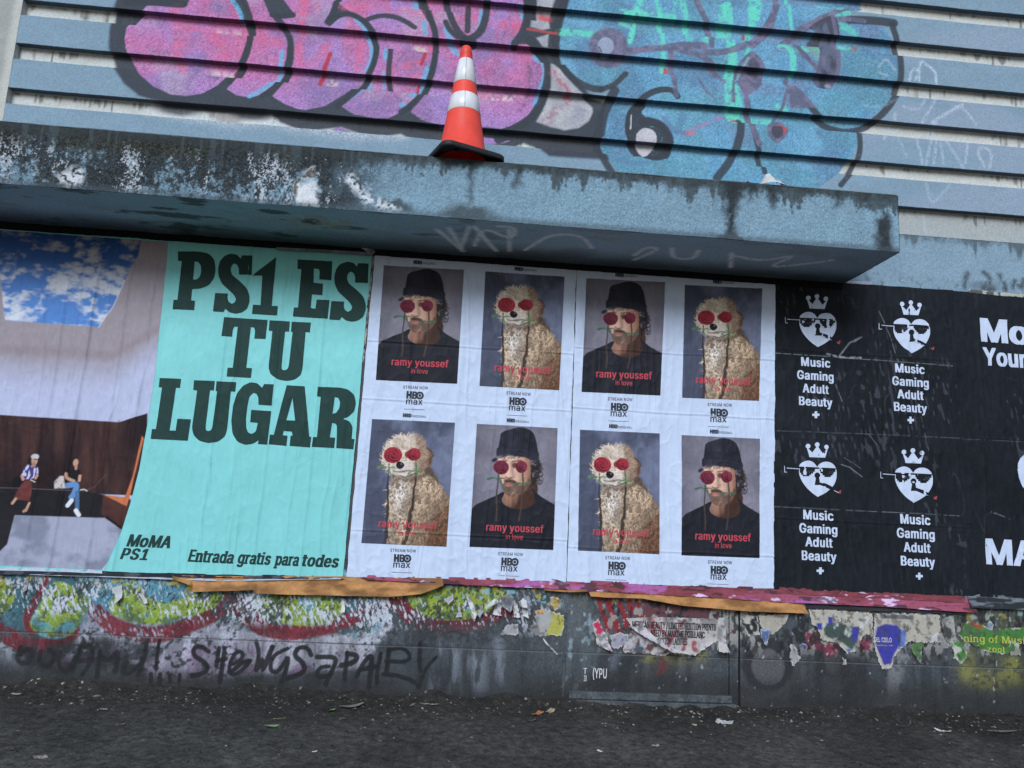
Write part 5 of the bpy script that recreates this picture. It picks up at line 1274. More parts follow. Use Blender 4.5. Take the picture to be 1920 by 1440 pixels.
def mint_poster():
    sh = Sheet([(-90, 424), (697.5, 479), (643.5, 1083), (-90, 1063)], 21, .005, 1.3, [], [(-1.92, .02, .014, .005), (-2.1, .03, .012, .006), (-1.78, .02, .012, .004), (-2.25, .02, .014, .005), (-1.35, .02, .01, .003), (-1.05, .015, .01, .003), (-.8, .01, .01, .003)], .45)
    root = empty("poster_sheet", lump(sh.Q)); tag(root, "mint poster with giant dark slab lettering and a photograph of a sky opening", "poster")
    sh.mesh("paper", lambda x, z, u, v: mixc(MINTC * .9, MINTC * 1.05, fbm(x * 6, z * 4, 241, 4)), M_PAPER, root, 640, 480)
    # big slab lettering
    S_ = [(612, 103), (681, 106), (676, 233), (592, 230), (592, 190), (580, 165), (560, 158), (543, 175), (538, 205), (550, 235), (600, 275), (645, 320), (662, 370), (662, 410), (645, 455), (610, 480), (570, 487), (530, 478), (503, 455), (490, 476), (422, 472), (436, 351), (520, 355), (517, 385), (525, 410), (545, 422), (565, 412), (573, 390), (560, 365), (530, 335), (480, 290), (458, 240), (455, 190), (468, 140), (495, 108), (540, 93), (580, 100), (604, 125)]
    G_ = [[[(192, 78), (340, 80), (395, 93), (430, 130), (440, 190), (430, 250), (395, 300), (340, 322), (285, 326), (278, 400), (303, 402), (297, 463), (155, 457), (162, 396), (188, 396), (218, 142), (192, 140)], [(303, 145), (325, 148), (342, 170), (345, 205), (338, 240), (318, 262), (292, 265)]],
          [S_], [[(838, 115), (808, 436), (848, 437), (843, 499), (678, 488), (684, 428), (735, 431), (746, 238), (680, 236)]],
          [[(978, 130), (1207, 145), (1200, 268), (1120, 262), (1124, 212), (1118, 195), (1085, 190), (1082, 283), (1145, 290), (1140, 365), (1072, 360), (1064, 450), (1095, 455), (1103, 395), (1188, 398), (1175, 520), (947, 505), (954, 446), (980, 447), (1002, 195), (976, 192)]],
          [[(a + 764, b + 53) for a, b in S_]],
          [[(495, 510), (780, 528), (767, 653), (693, 650), (698, 600), (692, 578), (670, 575), (640, 843), (678, 846), (672, 909), (512, 900), (518, 842), (552, 843), (585, 572), (562, 572), (552, 590), (547, 638), (478, 634)]],
          [[(793, 530), (927, 538), (922, 605), (896, 604), (872, 835), (876, 855), (895, 860), (912, 850), (920, 830), (945, 607), (934, 606), (939, 540), (1065, 545), (1058, 610), (1030, 608), (1012, 840), (1000, 890), (960, 920), (905, 930), (850, 920), (800, 885), (787, 840), (812, 600), (788, 598)]],
          [[(72, 910), (213, 916), (206, 976), (180, 974), (138, 1255), (178, 1257), (190, 1178), (278, 1182), (257, 1322), (15, 1310), (22, 1246), (48, 1246), (88, 972), (66, 970)]],
          [[(297, 924), (434, 930), (429, 993), (404, 990), (373, 1235), (378, 1255), (396, 1260), (412, 1250), (420, 1228), (452, 1000), (441, 995), (446, 932), (575, 938), (568, 1000), (540, 998), (515, 1250), (500, 1295), (455, 1328), (390, 1338), (330, 1322), (295, 1285), (285, 1235), (318, 992), (292, 988)]],
          [[(760, 950), (823, 953), (810, 1092), (722, 1085), (722, 1040), (710, 1015), (690, 1008), (665, 1030), (650, 1100), (640, 1180), (642, 1240), (655, 1270), (678, 1278), (705, 1262), (718, 1205), (668, 1200), (676, 1120), (806, 1128), (780, 1348), (718, 1344), (722, 1318), (690, 1340), (635, 1350), (585, 1330), (550, 1275), (543, 1190), (555, 1090), (580, 1010), (620, 960), (670, 938), (715, 945), (746, 975)]],
          [[(908, 958), (1025, 965), (1055, 1295), (1068, 1298), (1060, 1366), (926, 1356), (932, 1290), (945, 1288), (940, 1262), (888, 1258), (880, 1286), (912, 1290), (905, 1356), (790, 1345), (797, 1282), (822, 1284)], [(945, 1040), (962, 1190), (905, 1188)]],
          [[(1112, 968), (1250, 972), (1310, 985), (1350, 1020), (1362, 1075), (1350, 1130), (1310, 1165), (1275, 1178), (1320, 1195), (1340, 1230), (1333, 1310), (1352, 1312), (1344, 1378), (1232, 1370), (1238, 1225), (1225, 1208), (1205, 1206), (1190, 1300), (1225, 1302), (1218, 1370), (1072, 1362), (1080, 1298), (1105, 1298), (1130, 1033), (1106, 1030)], [(1222, 1035), (1245, 1040), (1258, 1070), (1252, 1110), (1230, 1140), (1208, 1145)]]]

    def soften(P):
        """round only the gentle bends of a read outline, keep its square corners"""
        P = np.asarray(P, float); n = len(P); out = []
        for i in range(n):
            a, b, c = P[i - 1], P[i], P[(i + 1) % n]
            d1, d2 = b - a, c - b; l1, l2 = np.hypot(*d1), np.hypot(*d2)
            cs = np.dot(d1, d2) / (l1 * l2)
            if cs > .62 and min(l1, l2) < 75: out += [b - d1 * .25, b + (d2 - d1) * .0625, b + d2 * .25]
            else: out.append(b)
        return np.array(out)
    for polys in G_:
        L = Layer(); L.add(fill([mz(*[tuple(q) for q in soften(p)]) for p in polys], .007), DARKG); L.build("headline_letter", sh.y, .0022, M_INK, root)
    L = Layer()
    L.add(word("MoMA", 280, 1014.5, 82, 22.5, .036, .28, .95, -.0), DARKG); L.build("logo_lettering", sh.y, .0018, M_INK, root); L = Layer(); L.add(word("PS1", 253, 1038.5, 52, 20.5, .034, .28, 1, 0), DARKG)
    L.build("logo_lettering", sh.y, .0018, M_INK, root)
    for s, cx, w in (("Entrada", 397, 86), ("gratis", 477.5, 63), ("para", 538, 47), ("todes", 602, 69)):
        cy = 1043 + (cx - 397) * .0395
        L = Layer(); L.add(word(s, cx, cy, w, 22, .036, .22, .88, 0, True), DARKG); L.build("slogan_lettering", sh.y, .0018, M_INK, root)


    # ---- the photograph: everything left of the curved edge
    edge = at([(316, 455), (315, 480), (306, 560), (292, 700), (279, 785), (262, 880), (245, 945), (228, 998), (197, 1068)])
    ez, ex = edge[::-1, 1], edge[::-1, 0]
    nu, nv = 300, 520
    U, V = np.meshgrid(np.linspace(0, 1, nu), np.linspace(0, 1, nv), indexing='ij')
    z0, z1 = at([(0, 431)])[0, 1], at([(0, 1060)])[0, 1]
    z = z0 - .004 + (z1 - z0 + .004) * V; xl_ = sh.Q[0, 0] + .01
    x = xl_ + (np.interp(z, ez, ex) - xl_) * U
    P = Paint(x, z, (0, 0, 0)); X, Z = P.X, P.Z; n = np.arange(len(X))
    A5 = lambda *p: at(zp(0, 740, 4, p)); A4 = lambda *p: at(zp(0, 420, 4, p))
    zz = at([(0, 655)])[0, 1]
    ln = zz + .012 * 0 - np.where(X > at([(215, 660)])[0, 0], -(X - at([(215, 660)])[0, 0]) * .75, 0)
    P.C = mixc(pc(150, 143, 152), pc(178, 186, 216), sst(.03, -.25, Z - ln + .05 * (fbm(X * 4, Z * 4, 242, 3) - .5)))
    P.put(n, sst(.05, .0, np.abs(Z - ln)) * .35, pc(132, 116, 120))
    skyp = A4((-400, -60), (1100, -60), (1040, 240), (940, 430), (855, 620), (740, 775), (45, 725), (30, 600), (10, 400), (-60, 200), (-400, 100))

    def skyc(x, z):
        t = sst(2.5, 2.0, z)
        c = mixc(pc(36, 72, 134), pc(84, 132, 200), t)
        w = .4 * fbm(x * 9 + z * 2, z * 17, 243, 6) + .3 * fbm(x * 24, z * 44, 239, 4) + .35 * fbm(x * 3, z * 7, 240, 4) + .05 * t
        return mixc(c, mixc(pc(150, 152, 162), pc(200, 208, 222), t), sst(.52, .68, w))
    P.poly(skyp, skyc, .004)
    P.line(A4((745, 775), (855, 620), (940, 430)), .006, pc(206, 206, 220), .003, .7)
    WD = lambda x, z: mixc(mixc(pc(44, 32, 36), pc(74, 50, 48), sst(.3, .7, fbm(x * 22 + z * 3, z * 2.5, 244, 5))), pc(34, 27, 32), sst(.35, .7, fbm(x * 3, z * 1.6, 245, 3)))
    P.poly(A5((-1600, 40), (0, 152), (900, 208), (1110, 140), (1110, 760), (700, 745), (0, 700), (-1600, 600)), WD, .003)
    P.line(A5((900, 205), (880, 480), (790, 740)), .012, pc(44, 34, 38), .01, .6)
    P.poly(A5((-1600, 600), (0, 697), (260, 706), (640, 722), (790, 752), (800, 930), (115, 905), (60, 1130), (-40, 1250), (-1600, 1250)), lambda x, z: mixc(pc(28, 28, 34), pc(40, 38, 44), fbm(x * 9, z * 9, 246, 4)), .003)
    P.line(A5((0, 697), (260, 706), (640, 722)), .003, pc(120, 110, 112), .002, .7)
    P.poly(A5((115, 905), (800, 925), (925, 1010), (880, 1180), (760, 1320), (-1600, 1320), (-1600, 1250), (-60, 1240), (60, 1120)), lambda x, z: mixc(pc(158, 164, 186), pc(126, 132, 152), sst(.4, .65, fbm(x * 7, z * 9, 247, 5))), .004)
    P.poly(A5((780, 752), (970, 775), (1000, 800), (925, 1010), (800, 930), (765, 890)), lambda x, z: mixc(pc(66, 40, 42), pc(86, 54, 48), fbm(x * 16, z * 16, 248, 3)), .003)
    P.poly(A5((785, 753), (975, 772), (955, 836)), pc(196, 118, 78), .003)
    P.poly(A5((800, 905), (910, 985), (930, 1020), (800, 930)), pc(24, 24, 28), .003)
    P.poly(A5((1070, 310), (1085, 330), (1005, 640), (975, 778), (942, 772), (1000, 610)), lambda x, z: mixc(pc(186, 98, 62), pc(206, 130, 90), fbm(x * 14, z * 14, 249, 3)), .003)
    P.line(A5((640, 720), (720, 690), (800, 600)), .003, pc(110, 100, 104), .003, .5)
    # two sitters printed in the photograph
    a = lambda *p: at(zp(0, 830, 9.6, p)); m_ = mpp(60, 900)
    SK = pc(190, 150, 130); NAVY, PAT = pc(70, 66, 128), pc(196, 196, 222)
    P.poly(smoothc(a((250, 620), (390, 600), (390, 780), (300, 820), (210, 790)), 1), pc(24, 24, 32), .004)
    P.poly(smoothc(a((440, 690), (570, 670), (590, 850), (560, 1060), (430, 1030), (240, 1030), (330, 850)), 1), lambda x, z: mixc(pc(88, 42, 44), pc(112, 62, 60), fbm(x * 50, z * 50, 250, 2)), .003)
    P.line(a((290, 1010), (230, 1090)), .014, SK, .003); P.line(a((545, 1090), (480, 1220)), .014, SK, .003); P.line(a((500, 1190), (440, 1235)), .014, SK * .8, .003)
    P.poly(smoothc(a((470, 410), (560, 395), (700, 420), (720, 540), (690, 590), (600, 650), (440, 660), (390, 570)), 1), lambda x, z: mixc(NAVY, PAT, sst(.5, .56, vn(x * 110, z * 60, 251))), .003)
    P.line(a((410, 600), (430, 660)), .014, SK, .003); P.line(a((690, 590), (660, 640)), .014, SK, .003); P.line(a((560, 670), (650, 710)), .006, pc(190, 180, 180), .002)
    P.ell(a((585, 320))[0], .02, .03, pc(34, 28, 32), .3); P.ell(a((640, 320))[0], .017, .025, SK, .2); P.ell(a((650, 255))[0], .022, .015, pc(190, 190, 194), .2); P.line(a((620, 300), (690, 300)), .005, pc(24, 22, 26), .002); P.line(a((620, 380), (620, 410)), .02, SK * .7, .004)
    P.poly(smoothc(a((985, 700), (1090, 600), (1160, 600), (1210, 820), (990, 825)), 0), lambda x, z: mixc(pc(196, 190, 190), pc(150, 144, 146), sst(.5, .65, fbm(x * 60, z * 60, 252, 2))), .003)
    P.poly(smoothc(a((1200, 500), (1330, 450), (1450, 480), (1480, 600), (1400, 690), (1250, 680), (1220, 560)), 1), pc(28, 28, 32), .003)
    P.line(smooth(a((1210, 560), (1210, 640), (1340, 690))), .015, SK, .003); P.line(a((1450, 600), (1440, 680)), .015, SK, .003)
    JN = pc(98, 140, 192)
    P.line(smooth(a((1240, 770), (1400, 740), (1360, 900), (1300, 980))), .03, JN, .004); P.line(a((1400, 900), (1400, 1180)), .022, JN * .6, .004)
    P.line(a((1300, 1040), (1230, 1130)), .022, pc(216, 220, 230), .003); P.line(a((1380, 1220), (1430, 1300)), .022, pc(216, 220, 230), .003)
    P.ell(a((1360, 350))[0], .018, .024, pc(30, 26, 30), .3); P.ell(a((1375, 360))[0], .014, .02, SK, .2); P.line(a((1380, 410), (1380, 470)), .014, SK * .85, .003); P.line(a((1460, 850), (1530, 840), (1580, 870)), .005, pc(206, 206, 210), .002)
    y = sh.y(x, z) - .0012
    meshnp("printed_photograph", np.stack([x, y, z], -1).reshape(-1, 3), quads(nu, nv, flip=True), P.C, M_INK, root)
    return sh


SM = mint_poster()


# ---------------------------------------------------------------- black posters
bz = lambda *p: zp(1420, 780, 3.84, p)
WHT = pc(192, 206, 230)
BLKP = pc(33, 37, 43)
REDP = pc(160, 70, 80)


def black_paint(seed):
    def f(x, z, u, v):
        c = mixc(BLKP * .65, BLKP * 1.25, fbm(x * 5, z * 4, seed, 5))
        P = Paint(x, z, BLKP); P.C = c; n = np.arange(len(P.X))
        # rubbed creases where the ink has gone
        w = sst(.975, .995, 1 - np.abs(2 * vn(P.X * 16 + P.Z * 3, P.Z * 2.4, seed + 1) - 1)) * sst(.52, .62, fbm(P.X * 5, P.Z * 5, seed + 2, 3))
        P.put(n, w * .08, pc(120, 128, 140))
        P.put(n, sst(.72, .78, vn(P.X * 70 + P.Z * 12, P.Z * 22, seed + 3)) * sst(.62, .72, fbm(P.X * 3.2, P.Z * 3.2, seed + 4, 3)) * .16, pc(120, 126, 140))
        z1 = lambda *p: at(zp(1420, 500, 3.84, p))
        for pts, wd, a in ((((90, 622), (500, 648), (950, 682), (1400, 716)), .0035, .55), (((500, 630), (600, 655), (740, 658)), .012, .75), (((590, 640), (660, 550), (740, 510)), .01, .55), (((690, 545), (750, 510)), .004, .7), (((870, 320), (950, 500), (1010, 690)), .006, .35), (((560, 850), (605, 970)), .004, .5), (((1150, 980), (1230, 1320)), .004, .3), (((800, 1210), (860, 1290)), .004, .35), (((90, 1180), (900, 1210), (1920, 1260)), .003, .3)): P.line(z1(*pts), wd, pc(150, 160, 168), .002, a, speck(.25, .5, 60, seed + 6))
        z2 = lambda *p: at(bz(*p))
        for pts, wd, a in ((((90, 652), (800, 685), (1450, 718)), .003, .5), (((600, 350), (660, 370), (750, 440)), .004, .65), (((620, 300), (700, 350), (740, 380)), .003, .45), (((1680, 690), (1760, 720), (1810, 740)), .006, .35)): P.line(z2(*pts), wd, pc(150, 160, 168), .002, a, speck(.25, .5, 60, seed + 7))
        return P.C
    return f


def heart_poster():
    sh = Sheet([(1451.5, 521), (1786, 545), (1818, 1117), (1449, 1105)], 31, .0045, 1.0, [(2.09, 0), (1.08, 0)], [(2.2, .05, .01, .003), (2.7, .06, .008, .003), (2.55, .03, .008, .003)])
    root = empty("poster_sheet", lump(sh.Q)); tag(root, "black poster with four white hearts wearing crowns and dark glasses", "poster", "black posters")
    sh.mesh("paper", black_paint(260), M_BLACK, root, 300, 460)
    ref = np.array(bz((425, 365))[0])
    for (nx, ny), sc in (((1530.7, 596.4), .97), ((1706, 608), .97), ((1530.7, 875), 1), ((1710.4, 886), 1)):
        def T(pts): return at((zp(1420, 780, 3.84, pts) - ref) * sc + np.array([nx, ny]))
        L = Layer()
        lob = np.vstack([smooth([(297, 395), (292, 365), (312, 335), (360, 318), (402, 334), (425, 366)], 2), smooth([(426, 368), (446, 338), (492, 327), (535, 340), (562, 372), (568, 405)], 2), smooth([(568, 410), (565, 460), (535, 515), (485, 555), (432, 582)], 2), smooth([(430, 582), (370, 542), (322, 485), (298, 430), (294, 400)], 2)])
        L.add(fill([T(lob)], .012), WHT)
        crown = np.array([(349, 222), (370, 297), (480, 301), (503, 230), (464, 270), (425, 214), (390, 264)])
        L.add(fill([T(crown)], .02), WHT)
        for c in ((360, 218), (424, 207), (490, 225)): L.add(fill([T(circ(c, 17, 18))], .02), WHT)
        for pts in ([(205, 373), (292, 379), (292, 384), (205, 378)], [(187, 360), (191, 360), (193, 402), (208, 403), (208, 407), (188, 406)], [(415, 388), (440, 390), (440, 406), (415, 405)], [(585, 553), (590, 560), (500, 518), (440, 492), (445, 488)]): L.add(fill([T(np.array(pts))], .02), WHT, .0003)
        K = BLKP * .8
        for pts in ([(292, 364), (562, 377), (562, 386), (292, 377)], [(300, 372), (413, 378), (408, 402), (398, 402), (398, 414), (384, 414), (384, 424), (370, 424), (370, 434), (322, 434), (322, 424), (310, 424), (310, 410), (300, 410)],
                    [(442, 378), (558, 384), (558, 404), (546, 404), (546, 418), (536, 418), (536, 430), (524, 430), (524, 440), (476, 440), (476, 428), (462, 428), (462, 414), (450, 414), (450, 400), (442, 400)],
                    [(419, 440), (440, 440), (446, 474), (500, 492), (545, 516), (585, 548), (578, 556), (500, 520), (446, 497), (408, 497)]): L.add(fill([T(np.array(pts, float))], .02), K, .0005)
        L.add(fill([T(circ((428, 428), 21, 20))], .02), K, .0005); L.add(fill([T(circ((428, 396), 7, 8))], .02), WHT, .0002)
        L.add(fill([T(np.array([(573, 540), (584, 545), (588, 534), (599, 536), (594, 560), (574, 556)], float))], .02), REDP, .0007)
        for o in (350, 365, 380): L.add(fill([T(np.array([(o, 412), (o + 16, 388), (o + 18, 389), (o + 2, 413)], float))], .02), pc(90, 96, 108), .0009); L.add(fill([T(np.array([(o + 155, 418), (o + 171, 394), (o + 173, 395), (o + 157, 419)], float))], .02), pc(90, 96, 108), .0009)
        L.build("heart_emblem", sh.y, .0018, M_INK, root)
    for cols in ([(1528, 680), (1527.6, 705), (1528, 729.5), (1528, 753.5), (1528.3, 778)], [(1704, 692), (1705, 716.5), (1705, 740.5), (1705, 764.5), (1705.5, 788)], [(1533, 966), (1533, 991.5), (1534, 1016.5), (1534.5, 1042.5), (1536.6, 1070)], [(1714.6, 974), (1715.6, 1000.5), (1718, 1026.5), (1719.4, 1052.5), (1722, 1080)]):
        b = 1.0 if cols[0][1] < 900 else 1.04
        for s, (cx, cy), w in zip(("Music", "Gaming", "Adult", "Beauty"), cols, (54, 68, 49, 62)):
            L = Layer(); L.add(word(s, cx, cy, w * b, 15.6 * b, .03, 0, 1, -.008), WHT); L.build("word_lettering", sh.y, .0018, M_INK, root)
        L = Layer(); cx, cy = cols[4]; t = 2.2; r = 6.4
        L.add(fill([at([(cx - t, cy - r), (cx + t, cy - r), (cx + t, cy - t), (cx + r, cy - t), (cx + r, cy + t), (cx + t, cy + t), (cx + t, cy + r), (cx - t, cy + r), (cx - t, cy + t), (cx - r, cy + t), (cx - r, cy - t), (cx - t, cy - t)])], .02), WHT)
        L.build("plus_sign", sh.y, .0018, M_INK, root)


def slogan_poster():
    sh = Sheet([(1785, 545.5), (2120, 567), (2160, 1128), (1816.5, 1117.5)], 33, .0035, 1.0, [(1.62, 0)], [(3.2, .02, .01, .003)])
    root = empty("poster_sheet", lump(sh.Q)); tag(root, "black poster with large white slogan, cut by the right edge of the photo", "poster", "black posters")
    sh.mesh("paper", black_paint(270), M_BLACK, root, 280, 420)
    L = Layer()
    for s, cx, cy, w, h, b in (("Mor", 1895, 623, 116, 41, .036), ("Your", 1882, 671, 80, 31, .034), ("MA", 1894, 1036, 96, 43, .03)):
        L = Layer(); L.add(word(s, cx, cy, w, h, b, 0, .94, -.008), WHT); L.build("slogan_lettering", sh.y, .0018, M_INK, root)
    L = Layer(); L.add(fill([at(smoothc([(1905, 888), (1908, 862), (1922, 850), (1945, 853), (1958, 875), (1966, 880), (1972, 860), (1996, 852), (2016, 872), (2010, 910), (1962, 958), (1918, 920)], 1))], .014), WHT)
    L.build("heart_emblem", sh.y, .0018, M_INK, root)


heart_poster(); slogan_poster()


# ================================================================== OLD LAYERS UNDER AND AROUND THE POSTERS
def hang(name, top, bot, y0, y1, colf, seed, label, cat, group=None, wave=.006, jag=.004, nu=None, nv=24, curl=1.6, m=None):
    """a strip of paper glued along its top and standing off along its lower edge"""
    T_, B_ = at(top), at(bot)
    L_ = T_[-1, 0] - T_[0, 0]
    nu = nu or max(24, int(L_ / .006))
    u = np.linspace(0, 1, nu)
    xt = np.interp(u, np.linspace(0, 1, len(T_)) if False else (T_[:, 0] - T_[0, 0]) / L_, T_[:, 0]); zt = np.interp(xt, T_[:, 0], T_[:, 1])
    xb = B_[0, 0] + (B_[-1, 0] - B_[0, 0]) * u; zb = np.interp(xb, B_[:, 0], B_[:, 1])
    zb = zb + (fbm(xb * 16, xb * 0, seed, 5) - .5) * jag * 2
    v = np.linspace(0, 1, nv)
    X = xt[:, None] * (1 - v) + xb[:, None] * v; Z = zt[:, None] * (1 - v) + zb[:, None] * v
    Y = -(y0 + (y1 - y0) * v ** curl + (fbm(X * 7, Z * 14, seed + 1, 4) - .5) * wave * 2 * (.3 + v) + wave * .9 * (1 - np.abs(2 * vn(X * 7 - Z * 10, Z * 30, seed + 4) - 1)) ** 4 + wave * .8 * (1 - np.abs(2 * vn(X * 18 + Z * 8, Z * 20, seed + 2) - 1)) ** 5)
    loc = (float(X.mean()), float(Y.mean()), float(Z.min()))
    o = meshnp(name, np.stack([X, Y, Z], -1).reshape(-1, 3), quads(nu, nv, flip=True), colf(X.ravel(), Z.ravel()), m or M_SCRAP, None, True, loc)
    return tag(o, label, cat, group)


ORC = lambda x, z: mixc(pc(182, 134, 86), pc(128, 92, 58), sst(.3, .7, fbm(x * 9, z * 22, 301, 5)))
hang("kraft_paper_strip", [(325, 1078), (450, 1080), (640, 1080), (830, 1084)], [(330, 1084), (364, 1096), (365, 1108), (480, 1104), (486, 1111), (600, 1114), (730, 1117), (790, 1112), (832, 1096)], .006, .05, ORC, 302, "orange kraft paper strip curling out below the mint poster", "paper strip", "orange kraft paper strips", .008, .001)
hang("kraft_paper_strip", [(1060, 1100), (1200, 1108), (1350, 1112), (1500, 1122)], [(1062, 1108), (1100, 1107), (1104, 1116), (1130, 1118), (1200, 1120), (1280, 1134), (1400, 1144), (1509, 1148)], .006, .05, ORC, 305, "orange kraft paper strip curling out below the second white poster", "paper strip", "orange kraft paper strips", .008, .001)
hang("kraft_paper_strip", [(1018, 1098), (1060, 1101), (1110, 1104)], [(1020, 1106), (1060, 1109), (1112, 1107)], .006, .03, ORC, 308, "tiny orange kraft paper tab peeping out under the seam of the white posters", "paper strip", "orange kraft paper strips", .004, .001)


def magenta(x, z):
    c = mixc(pc(148, 78, 100), pc(124, 62, 72), sst(.4, .6, fbm(x * 4, z * 20, 311, 4)))
    c = mixc(c, pc(158, 92, 150), sst(.55, .66, fbm(x * 7, z * 18, 312, 4)))
    c = mixc(c, pc(214, 190, 226), sst(.64, .7, fbm(x * 9, z * 24, 313, 5)) * .9)
    return mixc(c, pc(60, 44, 48), sst(.58, .64, fbm(x * 12, z * 40, 314, 4)) * .8)


hang("magenta_poster_edge", [(652, 1077), (860, 1082), (1061, 1086), (1250, 1094), (1450, 1101), (1640, 1111), (1822, 1122)], [(690, 1086), (860, 1095), (1061, 1104), (1250, 1115), (1450, 1127), (1640, 1136), (1828, 1148)], .004, .026, magenta, 315, "magenta and red lower edge of an older poster showing under the white and black posters", "poster remnant", None, .005, .0015)
hang("red_poster_edge", [(1450, 1100), (1640, 1109), (1800, 1117)], [(1452, 1112), (1640, 1121), (1815, 1130)], .004, .012, lambda x, z: mixc(pc(140, 72, 80), pc(88, 44, 52), fbm(x * 12, z * 40, 316, 4)), 317, "dull red paper edge directly under the black heart poster", "poster remnant", None, .003, .0015)
hang("dark_paper_edge", [(1508, 1118), (1700, 1126), (1800, 1134)], [(1510, 1140), (1620, 1145), (1700, 1147), (1812, 1152)], .002, .012, lambda x, z: mixc(pc(34, 34, 38), pc(54, 54, 58), fbm(x * 10, z * 30, 318, 4)), 319, "black paper edge below the magenta strip at right", "poster remnant", None, .003, .003)
hang("dark_paper_edge", [(1812, 1112), (1880, 1116), (1990, 1122)], [(1814, 1138), (1880, 1141), (1990, 1146)], .003, .03, lambda x, z: mixc(pc(40, 46, 50), pc(112, 118, 128), sst(.55, .7, fbm(x * 8, z * 40, 320, 4))), 321, "dark grey paper roll edge below the slogan poster at the right margin", "poster remnant", None, .004, .003)
WHP = lambda x, z: mixc(pc(196, 204, 222), pc(168, 176, 196), fbm(x * 12, z * 20, 322, 4))
hang("white_paper_edge", [(-60, 1062), (100, 1065), (192, 1068)], [(-60, 1068), (100, 1071), (194, 1075)], .007, .012, WHP, 323, "white bottom margin under the photograph of the grey room", "poster remnant", None, .002, .001)
hang("black_paper_edge", [(-60, 1064), (190, 1070), (420, 1076), (646, 1080)], [(-60, 1076), (190, 1079), (420, 1083), (646, 1086)], .003, .02, lambda x, z: mixc(pc(36, 40, 46), pc(70, 76, 84), sst(.55, .7, fbm(x * 20, z * 60, 324, 3))), 325, "black paper edge along the foot of the mint poster", "poster remnant", None, .003, .0015)
hang("white_paper_edge", [(60, 1074), (200, 1076), (420, 1082), (640, 1081)], [(60, 1077), (200, 1081), (420, 1089), (560, 1086), (640, 1085)], .002, .024, WHP, 326, "curled white paper edge between the mint poster and the orange strip", "poster remnant", None, .004, .001)
# along the top
hang("white_paper_edge", [(1418, 515), (1520, 523), (1633, 530)], [(1420, 519), (1520, 527), (1633, 535)], .012, .008, WHP, 327, "thin white paper edge at the top of the black heart poster", "poster remnant", None, .001, .001)
hang("white_paper_edge", [(1815, 543), (1870, 549), (1960, 556)], [(1815, 549), (1870, 555), (1960, 561)], .012, .008, lambda x, z: mixc(pc(180, 184, 176), pc(90, 96, 98), sst(.5, .56, fbm(x * 40, z * 40, 328, 2))), 329, "ragged white paper edge at the top of the slogan poster", "poster remnant", None, .001, .003)
hang("grey_paper_edge", [(520, 466), (600, 470), (700, 476)], [(520, 471), (600, 475), (700, 482)], .024, .02, lambda x, z: mixc(pc(140, 150, 158), pc(90, 98, 104), fbm(x * 20, z * 20, 330, 3)), 331, "thin grey paper edge on top of the mint poster", "poster remnant", None, .001, .001)


def jag(pts, amp, seed, step=.008):
    """torn outline: subdivide and push the edge about"""
    P = at(pts); out = []
    n = len(P)
    for i in range(n):
        a, b = P[i], P[(i + 1) % n]
        k = max(1, int(np.hypot(*(b - a)) / step))
        for q in range(k): out.append(a + (b - a) * q / k)
    P = np.array(out); t = np.arange(len(P))
    P[:, 0] += (vn(t * .9, t * 0, seed) - .5) * amp * 2; P[:, 1] += (vn(t * .9, t * 0 + 7, seed) - .5) * amp * 2
    return P


def scrap(name, outline, colf, seed, label, cat="torn paper", group=None, off=.004, amp=.0035, curl=None, paint=None, step=.006, part_of=None):
    P = jag(outline, amp * 1.7, seed, .0065)
    V, F = fill([P], step)
    x, z = V[:, 0], V[:, 1]
    y = off + (fbm(x * 14, z * 14, seed + 1, 4) - .35) * .008 + .002 * (1 - np.abs(2 * vn(x * 24, z * 14, seed + 2) - 1)) ** 4
    if curl:                                            # (edge point, direction, reach, height): lifts the paper off the wall
        for (c, dr, reach, h) in curl:
            c = at([c])[0]; dr = np.array(dr, float); dr /= np.hypot(*dr)
            t = np.clip(((x - c[0]) * dr[0] - (z - c[1]) * dr[1]) / reach + 1, 0, 1.6)
            y = y + h * t ** 2
    Pn = Paint(x, z, (0, 0, 0)); Pn.C = colf(x, z) if callable(colf) else mixc(np.asarray(colf) * .88, np.asarray(colf) * 1.08, fbm(x * 20, z * 16, seed + 3, 4))
    if paint: paint(Pn)
    cl = np.vstack([P, P[:1]])
    Pn.line(cl, .012, pc(186, 186, 184), .004, .85, lambda a, b: sst(.42, .52, fbm(a * 40, b * 40, seed + 5, 3)))
    Pn.put(np.arange(len(x)), sst(.56, .66, fbm(x * 18, z * 14, seed + 6, 5)) * .55, pc(74, 74, 74))
    Pn.put(np.arange(len(x)), sst(.62, .68, fbm(x * 45, z * 40, seed + 7, 4)) * .6, pc(60, 60, 60))
    loc = (float(x.mean()), -off, float(z.min()))
    o = meshnp(name, np.stack([x, -np.maximum(y, .001), z], 1), F[:, ::-1], Pn.C, M_SCRAP, part_of, True, None if part_of else loc)
    if part_of is None: tag(o, label, cat, group)
    o["_y"] = 0.0; del o["_y"]
    return o, (lambda X, Z: -np.maximum(off + (fbm(X * 14, Z * 14, seed + 1, 4) - .35) * .008 + .002 * (1 - np.abs(2 * vn(X * 24, Z * 14, seed + 2) - 1)) ** 4, .001))


hc = lambda *p: [tuple(q) for q in zp(900, 1060, K3, p)]
hd = lambda *p: [tuple(q) for q in zp(1350, 1065, 1920 / 570, p)]
hb = lambda *p: [tuple(q) for q in zp(450, 1060, K3, p)]
ha = lambda *p: [tuple(q) for q in zp(0, 1060, K3, p)]
GW = pc(178, 178, 178)
BEI = pc(172, 168, 158)

